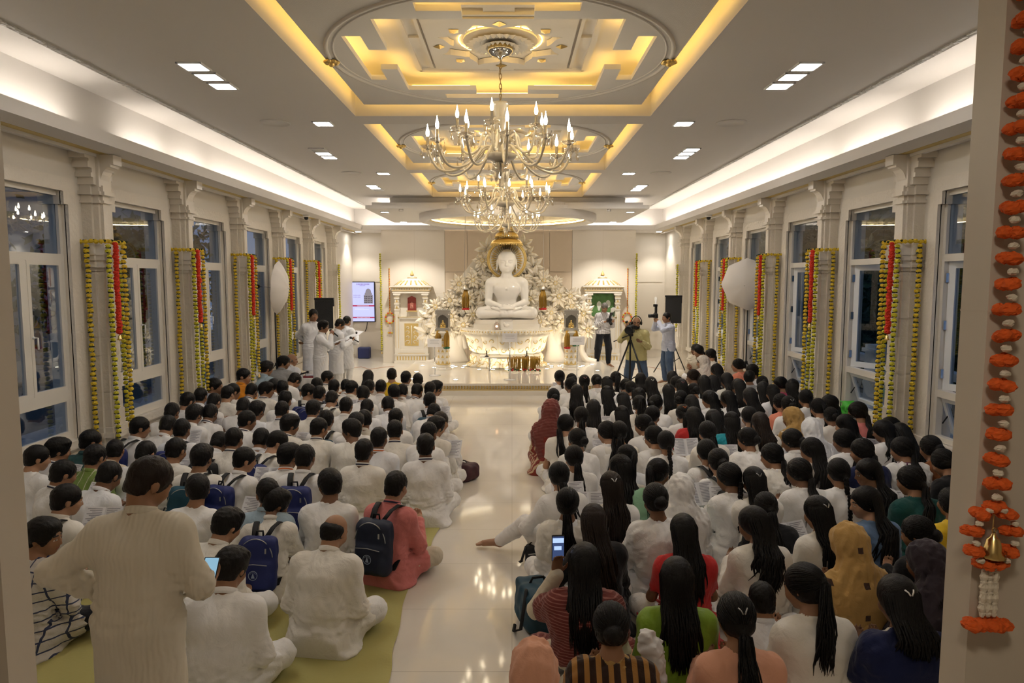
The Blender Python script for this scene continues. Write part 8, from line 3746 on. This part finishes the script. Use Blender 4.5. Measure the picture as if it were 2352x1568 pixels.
floor_bag(1062, 1098, (.24, .17, .20), "maroon and black bag lying on the marble at the edge of the aisle", mat("maroon_black_bag", (.055, .015, .022), .6, var=(9, .7)), R(-35))
floor_bag(842, 1196, (.13, .10, .26), "orange and black bag beside the pink-kurta boy", mat("orange_black_bag", (.42, .06, .02), .6, var=(7, .8)), .1)
floor_bag(705, 1262, (.22, .16, .17), "open black and blue bag between the young man with glasses and the straps boy", BAGC['B'], .2)
floor_bag(415, 1235, (.15, .11, .30), "teal and red backpack leaning behind the standing man", BAGC['t'], -.2)
floor_bag(1232, 1432, (.15, .22, .30), "dark teal tote bag with black handles at the aisle by the maroon-shawl woman", mat("teal_tote", (.012, .055, .09), .6), .3)
floor_bag(1228, 1292, (.10, .08, .16), "small black handbag at the aisle behind the tan-band woman", BAGC['k'], 0)
floor_bag(1300, 1600, (.10, .10, .22), "grey ribbed bag beside the peach headscarf", mat("grey_ribbed_bag", (.12, .11, .10), .6, bump=('wavez', 12, .8, .01)), 0)
floor_bag(1520, 1590, (.13, .12, .44), "mustard tote bag holding a white plastic packet", mat("mustard_tote", (.42, .22, .02), .6), .2, strap=False)
c = at(1500, 1520, z=.45)
v = Vol((-.10, -.08, -.16), (.10, .08, .18), .009)
v.cap((.03, 0, -.14), (-.01, 0, .06), .045, .06, .02)
v.ell((-.03, 0, .11), (.05, .04, .05), None, .03)
v.waves(.008, .05, 5, 6)
o = obj("plastic_packet", v.mesh("plastic_packet"), mat("white_plastic_film", (.74, .73, .74), .25), None, (c.x, c.y, .46))
tag(o, "crumpled white plastic packet sticking out of the mustard tote", "packet")
c = at(1922, 915, y=9.35)
r = empty("bag", (XC + 4.78, 9.25, .50))
tag(r, "bright green shopping bag on the sill of the second right window", "bag")
v = Vol((-.16, -.22, -.02), (.16, .22, .26), .011)
v.box((0, 0, .10), (.10, .17, .10), .05, np.array(Matrix.Rotation(.25, 3, 'X')), .03)
v.waves(.010, .10, 6, 6)
obj("bag_body", v.mesh("bag_body"), mat("bright_green_bag", (.06, .48, .04), .5), r)
q = MB()
q.tube([(-.08, .05, .18), (-.10, .14, .22), (-.08, .19, .12)], .009, 6)
q.build("handle", mat("bright_green_bag", (.06, .48, .04), .5), r)

# phone raised by the woman near the aisle
s = [q_ for q_ in SPEC if q_['lm'] == "the woman raising a phone"][0]
pr = [o for o in bpy.data.objects if o.get("label", "") == s['full']][0]
J = fig('f7')['J']
c = pr.matrix_world @ Vector(J['wr'][0] + J['hd'][0] * .115 + V3(0, .01, .02))
r = empty("phone", c, R(4))
tag(r, "phone filming the altar, raised in the maroon-shawl woman's left hand", "phone")
q = MB()
q.obox((0, 0, .03), (.078, .010, .165), None, .003)
q.build("phone_body", M_BLACK, r)
q = MB()
q.box(-.035, .035, -.0065, -.0052, -.045, .105)
q.build("screen", mat("night_blue_screen", (.02, .02, .03), .2, emit=(.06, .10, .24), estr=.25), r)
q = MB()
q.box(-.034, .034, -.0072, -.0064, .065, .095)
q.box(-.025, .02, -.0072, -.0064, .02, .045)
q.build("bright_picture", mat("bright_screen", (.1, .1, .1), .2, emit=(.45, .62, 1.0), estr=.4), r)
q = MB()
wv = pr.matrix_world @ Vector(J['wr'][0])
q.lathe([(.034, -.012), (.037, 0), (.034, .012)], n=16)
o = q.build("wristwatch_band", mat("pale_strap", (.60, .50, .42), .5), pr)
o.location = Vector(J['wr'][0])
o.rotation_euler = Vector(J['hd'][0]).to_track_quat('Z', 'Y').to_euler()

# white plastic armchair behind the doorway edge
r = empty("plastic_chair", (-2.36, 2.62, 0), R(-8))
tag(r, "white plastic armchair half hidden by the left doorway edge", "chair")
mt = mat("white_plastic", (.74, .74, .74), .35)
v = Vol((-.27, -.27, .38), (.27, .27, .47), .012)
v.box((0, 0, .42), (.23, .23, .018), .015, None, .02)
obj("seat", v.mesh("seat"), mt, r)
v = Vol((-.27, -.36, .40), (.27, -.14, .90), .012)
v.box((0, -.26, .66), (.22, .018, .21), .015, np.array(Matrix.Rotation(R(12), 3, 'X')), .02)
obj("backrest", v.mesh("backrest"), mt, r)
for a in (-1, 1):
    q = MB()
    q.tube([(a * .25, -.27, .64), (a * .27, -.10, .66), (a * .275, .10, .665), (a * .27, .22, .65), (a * .255, .245, .55), (a * .25, .25, .40)], [.022, .026, .028, .026, .022, .022], 8, flat=.6)
    q.build("armrest", mt, r)
    for b in (-1, 1):
        q = MB()
        q.tube([(a * .22, b * .21, .42), (a * .25, b * .25, 0)], [.028, .02], 8)
        q.build("leg", mt, r)
